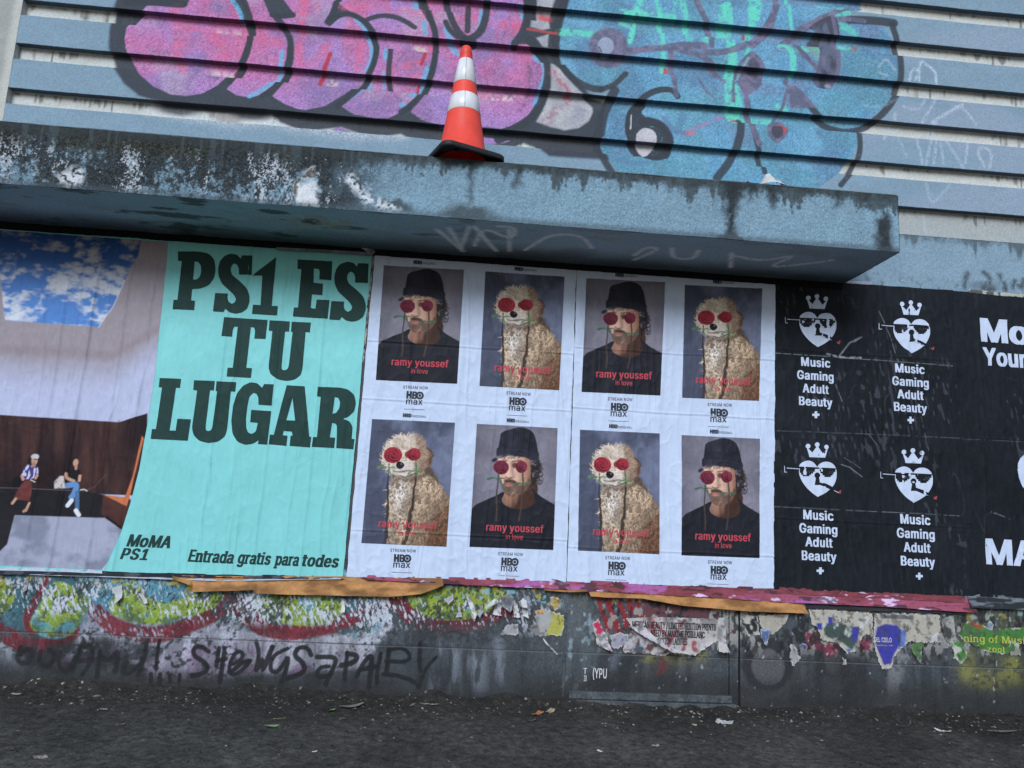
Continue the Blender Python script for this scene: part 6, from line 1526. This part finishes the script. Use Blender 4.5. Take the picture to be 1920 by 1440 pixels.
# 1 white flyer with condensed black type
o, ys = scrap("torn_flyer", hc((1050, 380), (1240, 370), (1520, 378), (1762, 388), (1765, 610), (1700, 612), (1710, 540), (1600, 600), (1540, 640), (1400, 612), (1280, 580), (1200, 500), (1090, 440)), pc(176, 172, 174), 401, "torn white flyer with three lines of bold condensed black type behind red drips", "flyer", "torn flyers on the lower wall", .006, .002,
              [(hc((1540, 640))[0], (.3, 1), .05, .03)], lambda P: [P.line(hC(*q), w, pc(148, 44, 52), .004, .85, speck(.15, .4, 60, 402)) for q, w in ((((1215, 370), (1290, 450), (1370, 540)), .018), (((1370, 540), (1430, 450), (1480, 375)), .018), (((1230, 430), (1250, 500)), .03), (((1360, 540), (1350, 590)), .02), (((1540, 560), (1540, 600)), .03), (((1480, 520), (1465, 600)), .02))])
L = Layer()
for s, cx, cy, w in (("MERICAN BEAUTY / LIMITED EDITION PRINTS", 1395, 434, 600), ("NTED BY MAXIME POILLANC", 1420, 492, 390), ("ECTION LADITES", 1385, 545, 210)):
    c = zp(900, 1060, K3, (cx, cy))[0]; L = Layer(); L.add(word(s, c[0], c[1], w / K3, 44 / K3, .03, 0, .9, -.0), pc(48, 46, 52)); L.build("flyer_lettering", ys, .0016, M_INK, o)
scrap("torn_flyer", hc((1035, 560), (1110, 440), (1200, 520), (1330, 590), (1390, 630), (1330, 650), (1200, 634), (1035, 628)), lambda x, z: mixc(pc(176, 172, 178), pc(96, 66, 70), sst(.5, .62, fbm(x * 30, z * 30, 404, 4))), 405, "older torn flyer with brown and white smears below the condensed-type flyer", "flyer", "torn flyers on the lower wall", .003, .004,
      None, lambda P: (P.poly(hC((1120, 575), (1180, 590), (1165, 622), (1115, 615)), pc(58, 92, 128), .004, .9), P.line(hC((960, 605), (1090, 608)), .008, pc(60, 60, 66), .003, .7)))
scrap("curled_flyer_flap", hc((1060, 430), (1180, 440), (1240, 500), (1330, 570), (1420, 600), (1530, 635), (1350, 605), (1250, 545), (1130, 480)), pc(190, 186, 196), 406, "white flap peeled down over the condensed-type flyer", "torn paper", "loose paper curls", .022, .002, [(hc((1250, 545))[0], (-.3, 1), .04, .03)])
scrap("flyer_tape_strip", hc((1712, 372), (1768, 380), (1762, 610), (1704, 610)), pc(172, 172, 176), 407, "narrow white paper strip at the right edge of the condensed-type flyer", "torn paper", None, .009, .002)
# 2 pink and white peel
scrap("peeled_scrap", hc((800, 420), (850, 380), (880, 450), (905, 500), (945, 610), (900, 600), (840, 570), (830, 500)), lambda x, z: mixc(pc(186, 182, 188), pc(178, 54, 88), sst(.5, .58, fbm(x * 26, z * 18, 410, 3))), 411, "white and pink scrap curling off left of the red drips", "torn paper", "loose paper curls", .008, .003, [(hc((945, 610))[0], (.5, 1), .05, .04)])
scrap("peeled_scrap", hc((940, 500), (1000, 480), (1070, 500), (1060, 560), (990, 600), (945, 590)), pc(150, 150, 166), 412, "grey white scrap between the pink peel and the flyer", "torn paper", None, .004, .004)
# 3 stencil bits
for s, cx, cy, w, h, lab in (("T", 756, 760, 26, 40, "small white letter T left on the grey wall"), ("20", 757, 812, 20, 40, "small white figures below the letter T on the grey wall"), ("(YPU", 862, 776, 100, 66, "worn white stencil letters with a bracket on the grey wall")):
    L = Layer(); c = zp(900, 1060, K3, (cx, cy))[0]; L.add(word(s, c[0], c[1], w / K3, h / K3, .012), pc(200, 204, 206))
    t = L.build("painted_letters", lambda x, z: x * 0 - .0036, .0, M_SCRAP, None); tag(t, lab, "lettering")
# 4 yellow and grey scraps
scrap("torn_scrap", hc((400, 330), (440, 305), (520, 330), (605, 360), (600, 480), (575, 512), (500, 505), (450, 515), (390, 500), (360, 440), (400, 400)), lambda x, z: mixc(pc(160, 162, 164), pc(166, 166, 84), sst(.52, .62, fbm(x * 14, z * 10, 420, 3))), 422, "grey and yellow torn scrap left of the door panel", "torn paper", "scraps pasted on the lower wall", .004, .004, None, lambda P: (P.line(hC((430, 488), (465, 488)), .006, pc(50, 50, 52), .002), P.poly(hC((405, 325), (455, 315), (450, 345), (400, 350)), pc(206, 150, 60), .008, .9)))
scrap("torn_scrap", hc((500, 225), (560, 225), (590, 270), (580, 310), (540, 320), (510, 280)), lambda x, z: mixc(pc(176, 150, 60), pc(150, 148, 144), sst(.45, .6, fbm(x * 20, z * 16, 423, 3))), 424, "ochre scrap stuck high beside the panel edge", "torn paper", "scraps pasted on the lower wall", .004, .004)
scrap("torn_scrap", hc((190, 430), (270, 415), (275, 500), (140, 500)), pc(150, 152, 158), 425, "grey faded square scrap on the dark wall under the first white poster", "torn paper", "scraps pasted on the lower wall", .003, .004)
scrap("paper_sliver", hc((448, 520), (470, 540), (560, 636), (550, 642), (470, 560)), pc(196, 198, 202), 426, "long thin white sliver hanging from the yellow scrap", "torn paper", "loose paper curls", .01, .001)
# loose white curls under the first white poster
for k, (pts, lab) in enumerate(((((50, 270), (110, 230), (135, 210), (120, 260), (60, 290)), "white triangular curl at the right end of the lime bubble"), (((110, 290), (150, 240), (150, 360), (90, 350)), "tall white curl beside the grey flap"), (((150, 225), (225, 205), (240, 260), (215, 330), (160, 290)), "dull grey flap between the white curls"), (((235, 260), (265, 270), (290, 370), (245, 372)), "narrow pale curl hanging below the grey flap"), (((275, 260), (310, 230), (335, 260), (330, 300), (280, 285)), "white shield shaped scrap above the pale curl"), (((300, 300), (345, 325), (350, 380), (310, 360)), "small white leaf shaped scrap nearest the panel"))):
    scrap("paper_curl", hc(*pts), (pc(196, 200, 206) if k != 2 else pc(116, 122, 132)), 430 + k * 3, lab, "torn paper", "loose paper curls", .008, .002, [(hc(pts[2])[0], (.3, 1), .03, .02)])
for k, (pts, lab) in enumerate([(((1625, 200), (1650, 210), (1708, 350), (1690, 380), (1655, 310)), "long white curl crossing the right lime bubble"), (((1710, 350), (1745, 280), (1750, 330), (1725, 365)), "pointed grey curl beside the long white curl"), (((1480, 240), (1530, 200), (1540, 240), (1500, 275)), "grey crescent curl on the right lime bubble"), (((1575, 240), (1590, 330), (1600, 370), (1555, 370), (1570, 330)), "pale spike shaped curl left of the long white curl"), (((740, 240), (755, 240), (757, 335), (728, 340)), "upright white tatter on the middle lime bubble"), (((850, 430), (890, 395), (880, 450)), "small white triangle scrap on the dark teal patch")]):
    scrap("paper_curl", hb(*pts), (pc(206, 208, 212) if k in (0, 4, 5) else pc(150, 154, 160)), 460 + k * 3, lab, "torn paper", "loose paper curls", .008, .0015, [(hb(pts[2])[0], (.3, 1), .03, .02)])
for k, (pts, lab) in enumerate([(((800, 160), (880, 140), (890, 230), (850, 270), (830, 210)), "grey white tatter above the first lime bubbles"), (((1000, 200), (1030, 195), (1075, 270), (1050, 275)), "pale sliver beside the second lime bubble"), (((180, 90), (215, 85), (200, 180), (178, 200)), "thin cream tatter high on the left teal patch")]):
    scrap("paper_curl", ha(*pts), pc(176, 182, 186), 480 + k * 3, lab, "torn paper", "loose paper curls", .006, .002, [(ha(pts[2])[0], (.3, 1), .03, .015)])
# 6-9 flyers on the right third
BLU, BLU2 = pc(60, 62, 150), pc(96, 128, 190)
o, ys = scrap("torn_flyer", hd((560, 262), (700, 262), (870, 278), (960, 290), (958, 420), (900, 420), (860, 520), (800, 540), (740, 470), (640, 460), (610, 380), (570, 340)), BEI, 501, "cream flyer with a dark green picture and blue blots right of the grey ring", "flyer", "torn flyers on the lower wall", .004, .004, None,
              lambda P: (P.poly(hD((640, 350), (740, 345), (850, 370), (870, 440), (830, 520), (770, 470), (660, 430)), lambda x, z: mixc(pc(52, 72, 70), pc(176, 184, 180), sst(.56, .64, fbm(x * 26, z * 26, 502, 4))), .006, .95), P.poly(hD((680, 305), (710, 312), (708, 360), (680, 355)), BLU, .003), P.poly(hD((606, 348), (640, 345), (642, 390), (610, 385)), BLU, .003), P.poly(hD((830, 370), (880, 370), (860, 470), (830, 460)), BLU, .004), P.poly(hD((780, 510), (835, 510), (800, 545)), BLU2, .004)))
L = Layer(); c = zp(1350, 1065, 1920 / 570, (766, 331))[0]; L.add(word("ino Park", c[0], c[1], 34, 8, .0), pc(70, 70, 74)); L.build("flyer_lettering", ys, .0016, M_INK, o)
o, ys = scrap("torn_flyer", hd((970, 290), (1130, 285), (1380, 300), (1390, 465), (1290, 470), (1180, 460), (1160, 500), (1100, 540), (1080, 630), (1020, 640), (985, 540), (965, 480)), BEI, 505, "cream flyer with a big torn blue patch and white capitals", "flyer", "torn flyers on the lower wall", .005, .004, None,
              lambda P: (P.poly(hD((990, 370), (1040, 352), (1110, 360), (1140, 390), (1135, 480), (1095, 540), (1075, 600), (1030, 612), (1010, 560), (985, 500), (975, 430)), BLU, .004), P.poly(hD((1140, 385), (1172, 392), (1165, 490), (1120, 510), (1138, 460)), BLU2, .004), P.poly(hD((1005, 290), (1215, 295), (1215, 325), (1010, 318)), lambda x, z: mixc(pc(52, 58, 66), pc(120, 120, 122), fbm(x * 40, z * 40, 506, 3)), .003)))
L = Layer()
for s, cx, cy, w, h, cc in (("DEL CIELO", 1024, 452, 110, 26, pc(206, 208, 220)), ("ig Experiences + Q&A", 1030, 486, 118, 8, pc(180, 182, 206)), ("y.   Dor   a.", 1180, 378, 140, 20, pc(96, 94, 92))):
    c = zp(1350, 1065, 1920 / 570, (cx, cy))[0]; k = 1920 / 570; L = Layer(); L.add(word(s, c[0], c[1], w / k, h / k, .006 if h > 10 else 0), cc); L.build("flyer_lettering", ys, .0016, M_INK, o)
GRN = pc(70, 120, 60)
o, ys = scrap("torn_flyer", hd((1560, 330), (1660, 360), (1720, 385), (1930, 370), (2060, 380), (2060, 470), (1880, 460), (1850, 520), (1790, 545), (1690, 530), (1630, 500), (1530, 455), (1500, 420)), lambda x, z: mixc(GRN * .85, GRN * 1.15, fbm(x * 10, z * 10, 510, 4)), 511, "torn green flyer with yellow serif lettering at the right margin", "flyer", "torn flyers on the lower wall", .005, .004, None,
              lambda P: P.poly(hD((1570, 325), (1660, 368), (1640, 385), (1570, 360)), pc(150, 78, 48), .004))
L = Layer()
for s, cx, cy, w, h in (("ning of Music", 1745, 450, 420, 40), ("zool", 1738, 512, 110, 32)):
    k = 1920 / 570; c = zp(1350, 1065, k, (cx, cy))[0]; L = Layer(); L.add(word(s, c[0], c[1], w / k, h / k, .012, 0, 1, 0, True), pc(168, 178, 76)); L.build("flyer_lettering", ys, .0016, M_INK, o)
for k, (pts, col, lab) in enumerate([(((140, 290), (235, 300), (245, 420), (180, 430), (150, 380)), lambda x, z: mixc(pc(44, 46, 48), pc(176, 174, 168), sst(.48, .56, fbm(x * 22, z * 26, 520, 3))), "black and white speckled remnant beside the dark wall joint"), (((240, 300), (430, 290), (410, 350), (330, 420), (260, 380)), BEI * .92, "beige flyer remnant above the grey ring"), (((250, 385), (325, 390), (300, 450), (290, 490), (255, 440)), BLU2, "light blue torn patch above the grey ring"), (((440, 470), (470, 490), (505, 570), (460, 620), (440, 590)), pc(150, 152, 154), "dangling grey scrap beside the grey ring"), (((505, 475), (548, 480), (545, 525), (515, 515)), BLU, "small dark blue chip right of the grey ring"), (((880, 290), (955, 310), (905, 370), (880, 400), (868, 340)), pc(184, 184, 184), "white folded corner between the two cream flyers"),
                                     (((1195, 500), (1260, 440), (1280, 480), (1265, 600), (1230, 560)), lambda x, z: mixc(pc(170, 176, 180), pc(78, 112, 70), sst(.45, .6, fbm(x * 16, z * 9, 523, 3))), "striped blue and green pointed scrap under the cream flyer"), (((1275, 430), (1390, 405), (1390, 468), (1300, 465)), pc(184, 184, 184), "pale crumpled patch at the corner of the cream flyer"), (((1395, 320), (1470, 300), (1480, 400), (1450, 480), (1410, 430)), lambda x, z: mixc(pc(150, 152, 150), pc(66, 68, 66), sst(.45, .55, fbm(x * 20, z * 14, 524, 4))), "grey mottled remnant left of the green flyer"), (((1465, 460), (1530, 470), (1560, 560), (1520, 610), (1470, 560)), lambda x, z: mixc(GRN, pc(176, 180, 170), sst(.5, .58, fbm(x * 22, z * 18, 525, 3))), "ragged green and white scrap below the green flyer"), (((1820, 450), (1880, 470), (1890, 550), (1830, 550)), pc(170, 178, 160), "white torn tip hanging from the green flyer"), (((1690, 330), (1720, 350), (1715, 395), (1670, 380)), pc(120, 140, 156), "bluish scrap on the top edge of the green flyer"), (((770, 560), (800, 580), (800, 612), (772, 610)), pc(140, 142, 144), "tiny grey scrap below the green picture")]):
    scrap("torn_scrap", hd(*pts), col, 530 + k * 3, lab, "torn paper", "scraps pasted on the lower wall", .0045 + .001 * (k % 3), .004)
# torn white paper stuck at the top between mint and white posters
scrap("torn_scrap", zp(640, 440, 12, ((390, 300), (480, 235), (620, 240), (740, 280), (860, 330), (730, 340), (730, 370), (770, 400), (740, 470), (600, 470), (590, 430), (540, 380), (470, 340))), pc(200, 206, 216), 580, "torn white paper tag under the ledge at the corner of the mint poster", "torn paper", None, .022, .001)
scrap("torn_scrap", zp(660, 460, 4.571, ((150, 110), (185, 110), (160, 400), (130, 720), (100, 1000), (70, 1000), (110, 700), (140, 400))), lambda x, z: mixc(pc(60, 62, 62), pc(150, 146, 130), sst(.5, .6, fbm(x * 50, z * 20, 583, 4))), 584, "dark ragged older layer in the gap between mint and white posters", "poster remnant", None, .002, .002)

# ================================================================== TRAFFIC CONE ON THE LEDGE
M_OR = mat("orange_plastic", (1.0, .105, .075), .45, .05, 60, .1, 40, .35, (1, 1, 1), 0, .08, 14)
M_ORI = mat("red_plastic_inside", pc(214, 26, 46), .5, .05, 30, .05, 40, .3)
M_RB = mat("black_rubber", (.022, .022, .024), .6, .3, 60, .25, 80, .35)
M_BAND = mat("reflective_sheeting", (.74, .75, .78), .32, .05, 120, .1, 160, .5, (1, 1, .3), 0, .14, 18)
for m_, c_ in ((M_OR, (.86, .16, .08)), (M_ORI, (.86, .1, .1))):
    t = m_.node_tree; tr = t.nodes.new("ShaderNodeBsdfTranslucent"); tr.inputs[0].default_value = (*c_, 1)
    mx = t.nodes.new("ShaderNodeMixShader"); mx.inputs[0].default_value = .2
    t.links.new(t.nodes["Principled BSDF"].outputs[0], mx.inputs[1]); t.links.new(tr.outputs[0], mx.inputs[2]); t.links.new(mx.outputs[0], t.nodes["Material Output"].inputs[0])
CX, CY_ = -.052, -.505
cone = empty("traffic_cone", (CX, CY_, LZ1 + .002)); cone.rotation_euler = (math.radians(-2.0), math.radians(-.5), math.radians(24))
tag(cone, "orange traffic cone with two white reflective bands standing half over the ledge edge", "traffic cone")


def lathe(prof, n=48):
    bm = bmesh.new(); rings = []
    for r, z in prof: rings.append([bm.verts.new((r * math.cos(2 * math.pi * k / n), r * math.sin(2 * math.pi * k / n), z)) for k in range(n)])
    for a, b in zip(rings[:-1], rings[1:]):
        for k in range(n): bm.faces.new((a[k], a[(k + 1) % n], b[(k + 1) % n], b[k]))
    return bm


def loc_obj(name, bm, m, parent, sm=True):
    me = bpy.data.meshes.new(name); bmesh.ops.recalc_face_normals(bm, faces=bm.faces); bm.to_mesh(me); bm.free()
    for p in me.polygons: p.use_smooth = sm
    me.materials.append(m); o = bpy.data.objects.new(name, me); COL.objects.link(o); o.parent = parent
    return o


def cr(z): return .132 - (.132 - .026) * (z - .035) / (.71 - .035)      # cone radius at height z


loc_obj("cone_body", lathe([(.15, .032), (.146, .04), (cr(.05), .05), (cr(.2), .2), (cr(.4), .4), (cr(.6), .6), (cr(.66), .66), (cr(.66) + .002, .663), (cr(.69), .695), (cr(.71), .708), (cr(.71) - .004, .712), (.016, .712), (.016, .70)]), M_OR, cone)
loc_obj("cone_lining", lathe([(.139, .004), (.135, .02), (cr(.05) - .004, .05), (cr(.4) - .004, .4), (cr(.7) - .006, .69)]), M_ORI, cone)
for z0, z1 in ((.475, .625), (.295, .40)):
    b = loc_obj("reflective_band", lathe([(cr(z0) + .0008, z0), (cr(z0) + .002, z0 + .001), (cr(z1) + .002, z1 - .001), (cr(z1) + .0008, z1)]), M_BAND, cone)
    a = math.radians(-24 - 88)
    bm = bmesh.new(); q = []
    for z, w in ((z0 + .002, .0008), (z1 - .002, .0008)):
        r = cr(z) + .0026
        for s in (-1, 1): q.append(bm.verts.new((r * math.cos(a) - s * w * math.sin(a), r * math.sin(a) + s * w * math.cos(a), z)))
    bm.faces.new((q[0], q[1], q[3], q[2])); loc_obj("band_seam", bm, M_DARK, b, False)


def rounded(h, r, n=7):
    return [(sx * (h - r) + r * math.cos(t), sy * (h - r) + r * math.sin(t)) for sx, sy, t0 in ((1, 1, 0), (-1, 1, 90), (-1, -1, 180), (1, -1, 270)) for t in np.radians(np.linspace(t0, t0 + 90, n))]


bm = bmesh.new(); H_ = .182
prof = [(H_ - .004, .0, .05), (H_, .005, .052), (H_, .024, .052), (H_ - .006, .03, .05), (.155, .036, .1)]
rings = [[bm.verts.new((x, y, z)) for x, y in rounded(h, r)] for h, z, r in prof]
under = [[bm.verts.new((x, y, z)) for x, y in rounded(h, r)] for h, z, r in ((H_ - .014, .0, .045), (H_ - .018, .014, .045))]
inner = [bm.verts.new((.139 * math.cos(t), .139 * math.sin(t), .014)) for t in np.linspace(0, 2 * math.pi, len(rings[0]), endpoint=False)]
top = [bm.verts.new((.146 * math.cos(t), .146 * math.sin(t), .037)) for t in np.linspace(0, 2 * math.pi, len(rings[0]), endpoint=False)]
seq = [inner, under[1], under[0]] + rings + [top]
for a, b in zip(seq[:-1], seq[1:]):
    for k in range(len(a)): bm.faces.new((a[k], a[(k + 1) % len(a)], b[(k + 1) % len(a)], b[k]))
base = loc_obj("rubber_base", bm, M_RB, cone, True)
for k in range(8):
    t = math.radians(45 * k + 10)
    bm = bmesh.new(); bmesh.ops.create_cone(bm, cap_ends=True, segments=14, radius1=.008, radius2=.011, depth=.016)
    bmesh.ops.translate(bm, verts=bm.verts, vec=(.156 * math.cos(t), .156 * math.sin(t), .0075)); loc_obj("base_stud", bm, M_RB, base)

# ================================================================== CRUMPLED PAPER ON THE LEDGE
bm = bmesh.new()
g = np.zeros((12, 9), object)
for i in range(12):
    for j in range(9):
        u, v = i / 11, j / 8
        bump_ = math.exp(-((u - .62) / .16) ** 2) + .55 * math.exp(-((u - .92) / .08) ** 2)
        h = .1 * v * (.42 + .75 * bump_) + .012 * abs(math.sin(u * 19 + v * 4)) * v + .006 * float(fbm(np.array([u * 9.]), np.array([v * 9.]), 601, 3)[0])
        g[i, j] = bm.verts.new(((u - .5) * .2 + .03 * (v - .5), (v - .5) * .15 + .02 * math.sin(u * 7), h))
for i in range(11):
    for j in range(8): bm.faces.new((g[i, j], g[i + 1, j], g[i + 1, j + 1], g[i, j + 1]))
M_CP = mat("crumpled_white_paper", pc(206, 206, 202), .8, .08, 60, .2, 60, .2)
me = bpy.data.meshes.new("crumpled_paper"); bm.to_mesh(me); bm.free(); me.materials.append(M_CP)
cp = bpy.data.objects.new("crumpled_paper", me); COL.objects.link(cp)
md = cp.modifiers.new("thick", 'SOLIDIFY'); md.thickness = .0012
q = at([(1436, 342)], -.53)[0]; cp.location = (float(q[0]), -.522, LZ1 + .003); cp.scale = (1.15, 1, 1)
tag(cp, "crumpled white paper lying on the ledge right of the cone", "paper")

# ================================================================== LITTER AND GRIT
def ground_at(px, py):
    dv = CF + ((px - 960) / FPX) * CR - ((py - 720) / FPX) * CU
    t = -(CAMH - .01) / dv[2]; x, y = dv[0] * t, -CAMD + dv[1] * t
    return x, y


def flake(name, px, py, L_, W_, col, seed, label, cat, rot=0.0, bend=.3, leaf=False):
    x, y = ground_at(px, py); y = min(y, -.02)
    r = random.Random(seed); bm = bmesh.new(); n, mm = 9, 5; G = []
    for i in range(n):
        u = i / (n - 1); row = []
        wl = (math.sin(math.pi * min(max(u, .03), .97)) ** .7 if leaf else .75 + .35 * r.random())
        for j in range(mm):
            v = j / (mm - 1) - .5
            row.append(bm.verts.new(((u - .5) * L_ + r.uniform(-.04, .04) * L_ * (not leaf), v * W_ * wl, bend * L_ * (abs(u - .5) ** 1.6) * .5 + (.25 * W_ * abs(v) if leaf else r.uniform(0, .12) * W_) + .002)))
        G.append(row)
    for i in range(n - 1):
        for j in range(mm - 1): bm.faces.new((G[i][j], G[i + 1][j], G[i + 1][j + 1], G[i][j + 1]))
    me = bpy.data.meshes.new(name); bm.to_mesh(me); bm.free()
    for p in me.polygons: p.use_smooth = leaf
    me.materials.append(mat(name + "_stuff", col, .75, .2, 90, .2, 90, .2))
    o = bpy.data.objects.new(name, me); COL.objects.link(o)
    o.location = (x, y, GZ(x, y)); o.rotation_euler = (r.uniform(-.2, .2), r.uniform(-.2, .2), rot)
    tag(o, label, cat, "litter on the pavement"); return o


flake("fallen_leaf", 509, 1361, .085, .034, pc(128, 150, 112), 1, "pale green leaf lying on the pavement below the handwriting", "leaf", .8, .3, True)
flake("fallen_leaf", 622, 1331, .07, .03, pc(112, 140, 96), 2, "yellow green leaf nearest the wall", "leaf", 1.2, .3, True)
flake("fallen_leaf", 660, 1326, .13, .05, pc(110, 116, 108), 3, "big grey withered leaf against the wall", "leaf", .4, .5, True)
flake("paper_twig", 525, 1346, .06, .006, pc(186, 170, 120), 4, "straw coloured stick above the pale green leaf", "twig", .1, .1)
flake("paper_twig", 736, 1320, .055, .007, pc(176, 170, 160), 5, "short pale stick standing near the wall", "twig", 1.3, .1)
flake("paper_scrap", 806, 1324, .11, .022, pc(158, 160, 160), 6, "long grey paper scrap along the wall foot", "litter", -.2, .2)
flake("orange_wrapper", 1008, 1338, .06, .05, pc(170, 116, 78), 7, "crumpled orange brown wrapper near the middle of the wall foot", "litter", .6, .6)
flake("paper_scrap", 997, 1350, .045, .04, pc(78, 92, 98), 8, "dark teal wrapper piece left of the orange wrapper", "litter", .2, .5)
flake("paper_scrap", 1032, 1334, .055, .035, pc(150, 138, 116), 9, "beige curled chip right of the orange wrapper", "litter", .9, .6)
flake("paper_scrap", 1359, 1355, .085, .05, pc(176, 178, 180), 10, "whitish crumpled paper near the dark wall joint", "litter", -.5, .4)
flake("paper_scrap", 1768, 1370, .08, .03, pc(196, 198, 198), 11, "white twisted tissue on the pavement at right", "litter", -.8, .7)
flake("paper_scrap", 1125, 1406, .03, .012, pc(206, 206, 206), 12, "small white chip in the front middle of the pavement", "litter", -1.0, .3)
flake("paper_scrap", 1230, 1396, .035, .03, pc(150, 158, 160), 13, "grey flattened blob right of the small white chip", "litter", .1, .2)
flake("paper_scrap", 590, 1408, .02, .016, pc(226, 226, 226), 14, "bright white pellet in the left foreground", "litter", .3, .3)
flake("paper_scrap", 194, 1328, .035, .03, pc(150, 150, 142), 15, "pale gum-like blob on the left pavement", "litter", .3, .2)
flake("paper_scrap", 226, 1356, .04, .016, pc(160, 152, 138), 16, "beige flat chip right of the gum-like blob", "litter", .1, .2)
flake("paper_scrap", 1302, 1358, .022, .02, pc(190, 180, 150), 17, "cream pebble-like bit left of the crumpled paper", "litter", .1, .4)
flake("paper_scrap", 30, 1303, .05, .018, pc(160, 150, 130), 18, "straw coloured chip at the left wall foot", "litter", -.2, .2)
flake("fallen_leaf", 1880, 1372, .14, .05, pc(104, 102, 98), 19, "large grey leaf on the pavement at the right margin", "leaf", -.5, .2, True)
flake("paper_scrap", 1440, 1388, .02, .012, pc(206, 206, 202), 20, "tiny white fleck below the crumpled paper", "litter", -.5, .2)
flake("paper_scrap", 75, 1418, .05, .03, pc(150, 140, 130), 21, "ragged tan bit at the lower left corner", "litter", .6, .3)


def grit():
    r = random.Random(5); V = []; F = []; C = []
    pal = [pc(50, 49, 47), pc(62, 59, 54), pc(38, 38, 38), pc(78, 72, 64), pc(60, 50, 42), pc(104, 99, 90), pc(140, 136, 128)]
    for k in range(5200):
        x = r.uniform(-3.2, 4.2); y = -abs(r.gauss(0, .22)) - .004 if k < 3400 else -r.uniform(0, 2.0)
        s = r.uniform(.002, .0065) * (1.6 if r.random() < .08 else 1) * (1 if k < 3400 else .8); z = GZ(x, y) if False else 0
        a = r.uniform(0, 6.28); e = r.uniform(1, 2.6); c, sn = math.cos(a) * s, math.sin(a) * s
        V += [(x + c * e, y + sn * e, 0), (x - sn, y + c, 0), (x - c * e, y - sn * e, 0), (x + sn, y - c, 0), (x, y, s * r.uniform(.5, 1))]
        b = 5 * k; F += [(b, b + 1, b + 4), (b + 1, b + 2, b + 4), (b + 2, b + 3, b + 4), (b + 3, b, b + 4)]
        cc = pal[min(len(pal) - 1, int(r.random() ** 2.0 * len(pal)))] * r.uniform(.7, 1.2); C += [cc] * 5
    V = np.array(V); x = V[:, 0]; y = V[:, 1]
    gz = .06 * np.exp(y / .09) * fbm(x * 5, y * 5, 191, 5) ** 1.5 * 1.6 + (fbm(x * 14, y * 14, 192, 5) - .5) * .012 + (fbm(x * 70, y * 70, 193, 2) - .5) * .005 + .0045
    V[:, 2] += gz
    o = meshnp("street_grit", V, F, np.array(C), M_SCRAP, None, False)
    tag(o, None, None, None, "stuff")


grit()
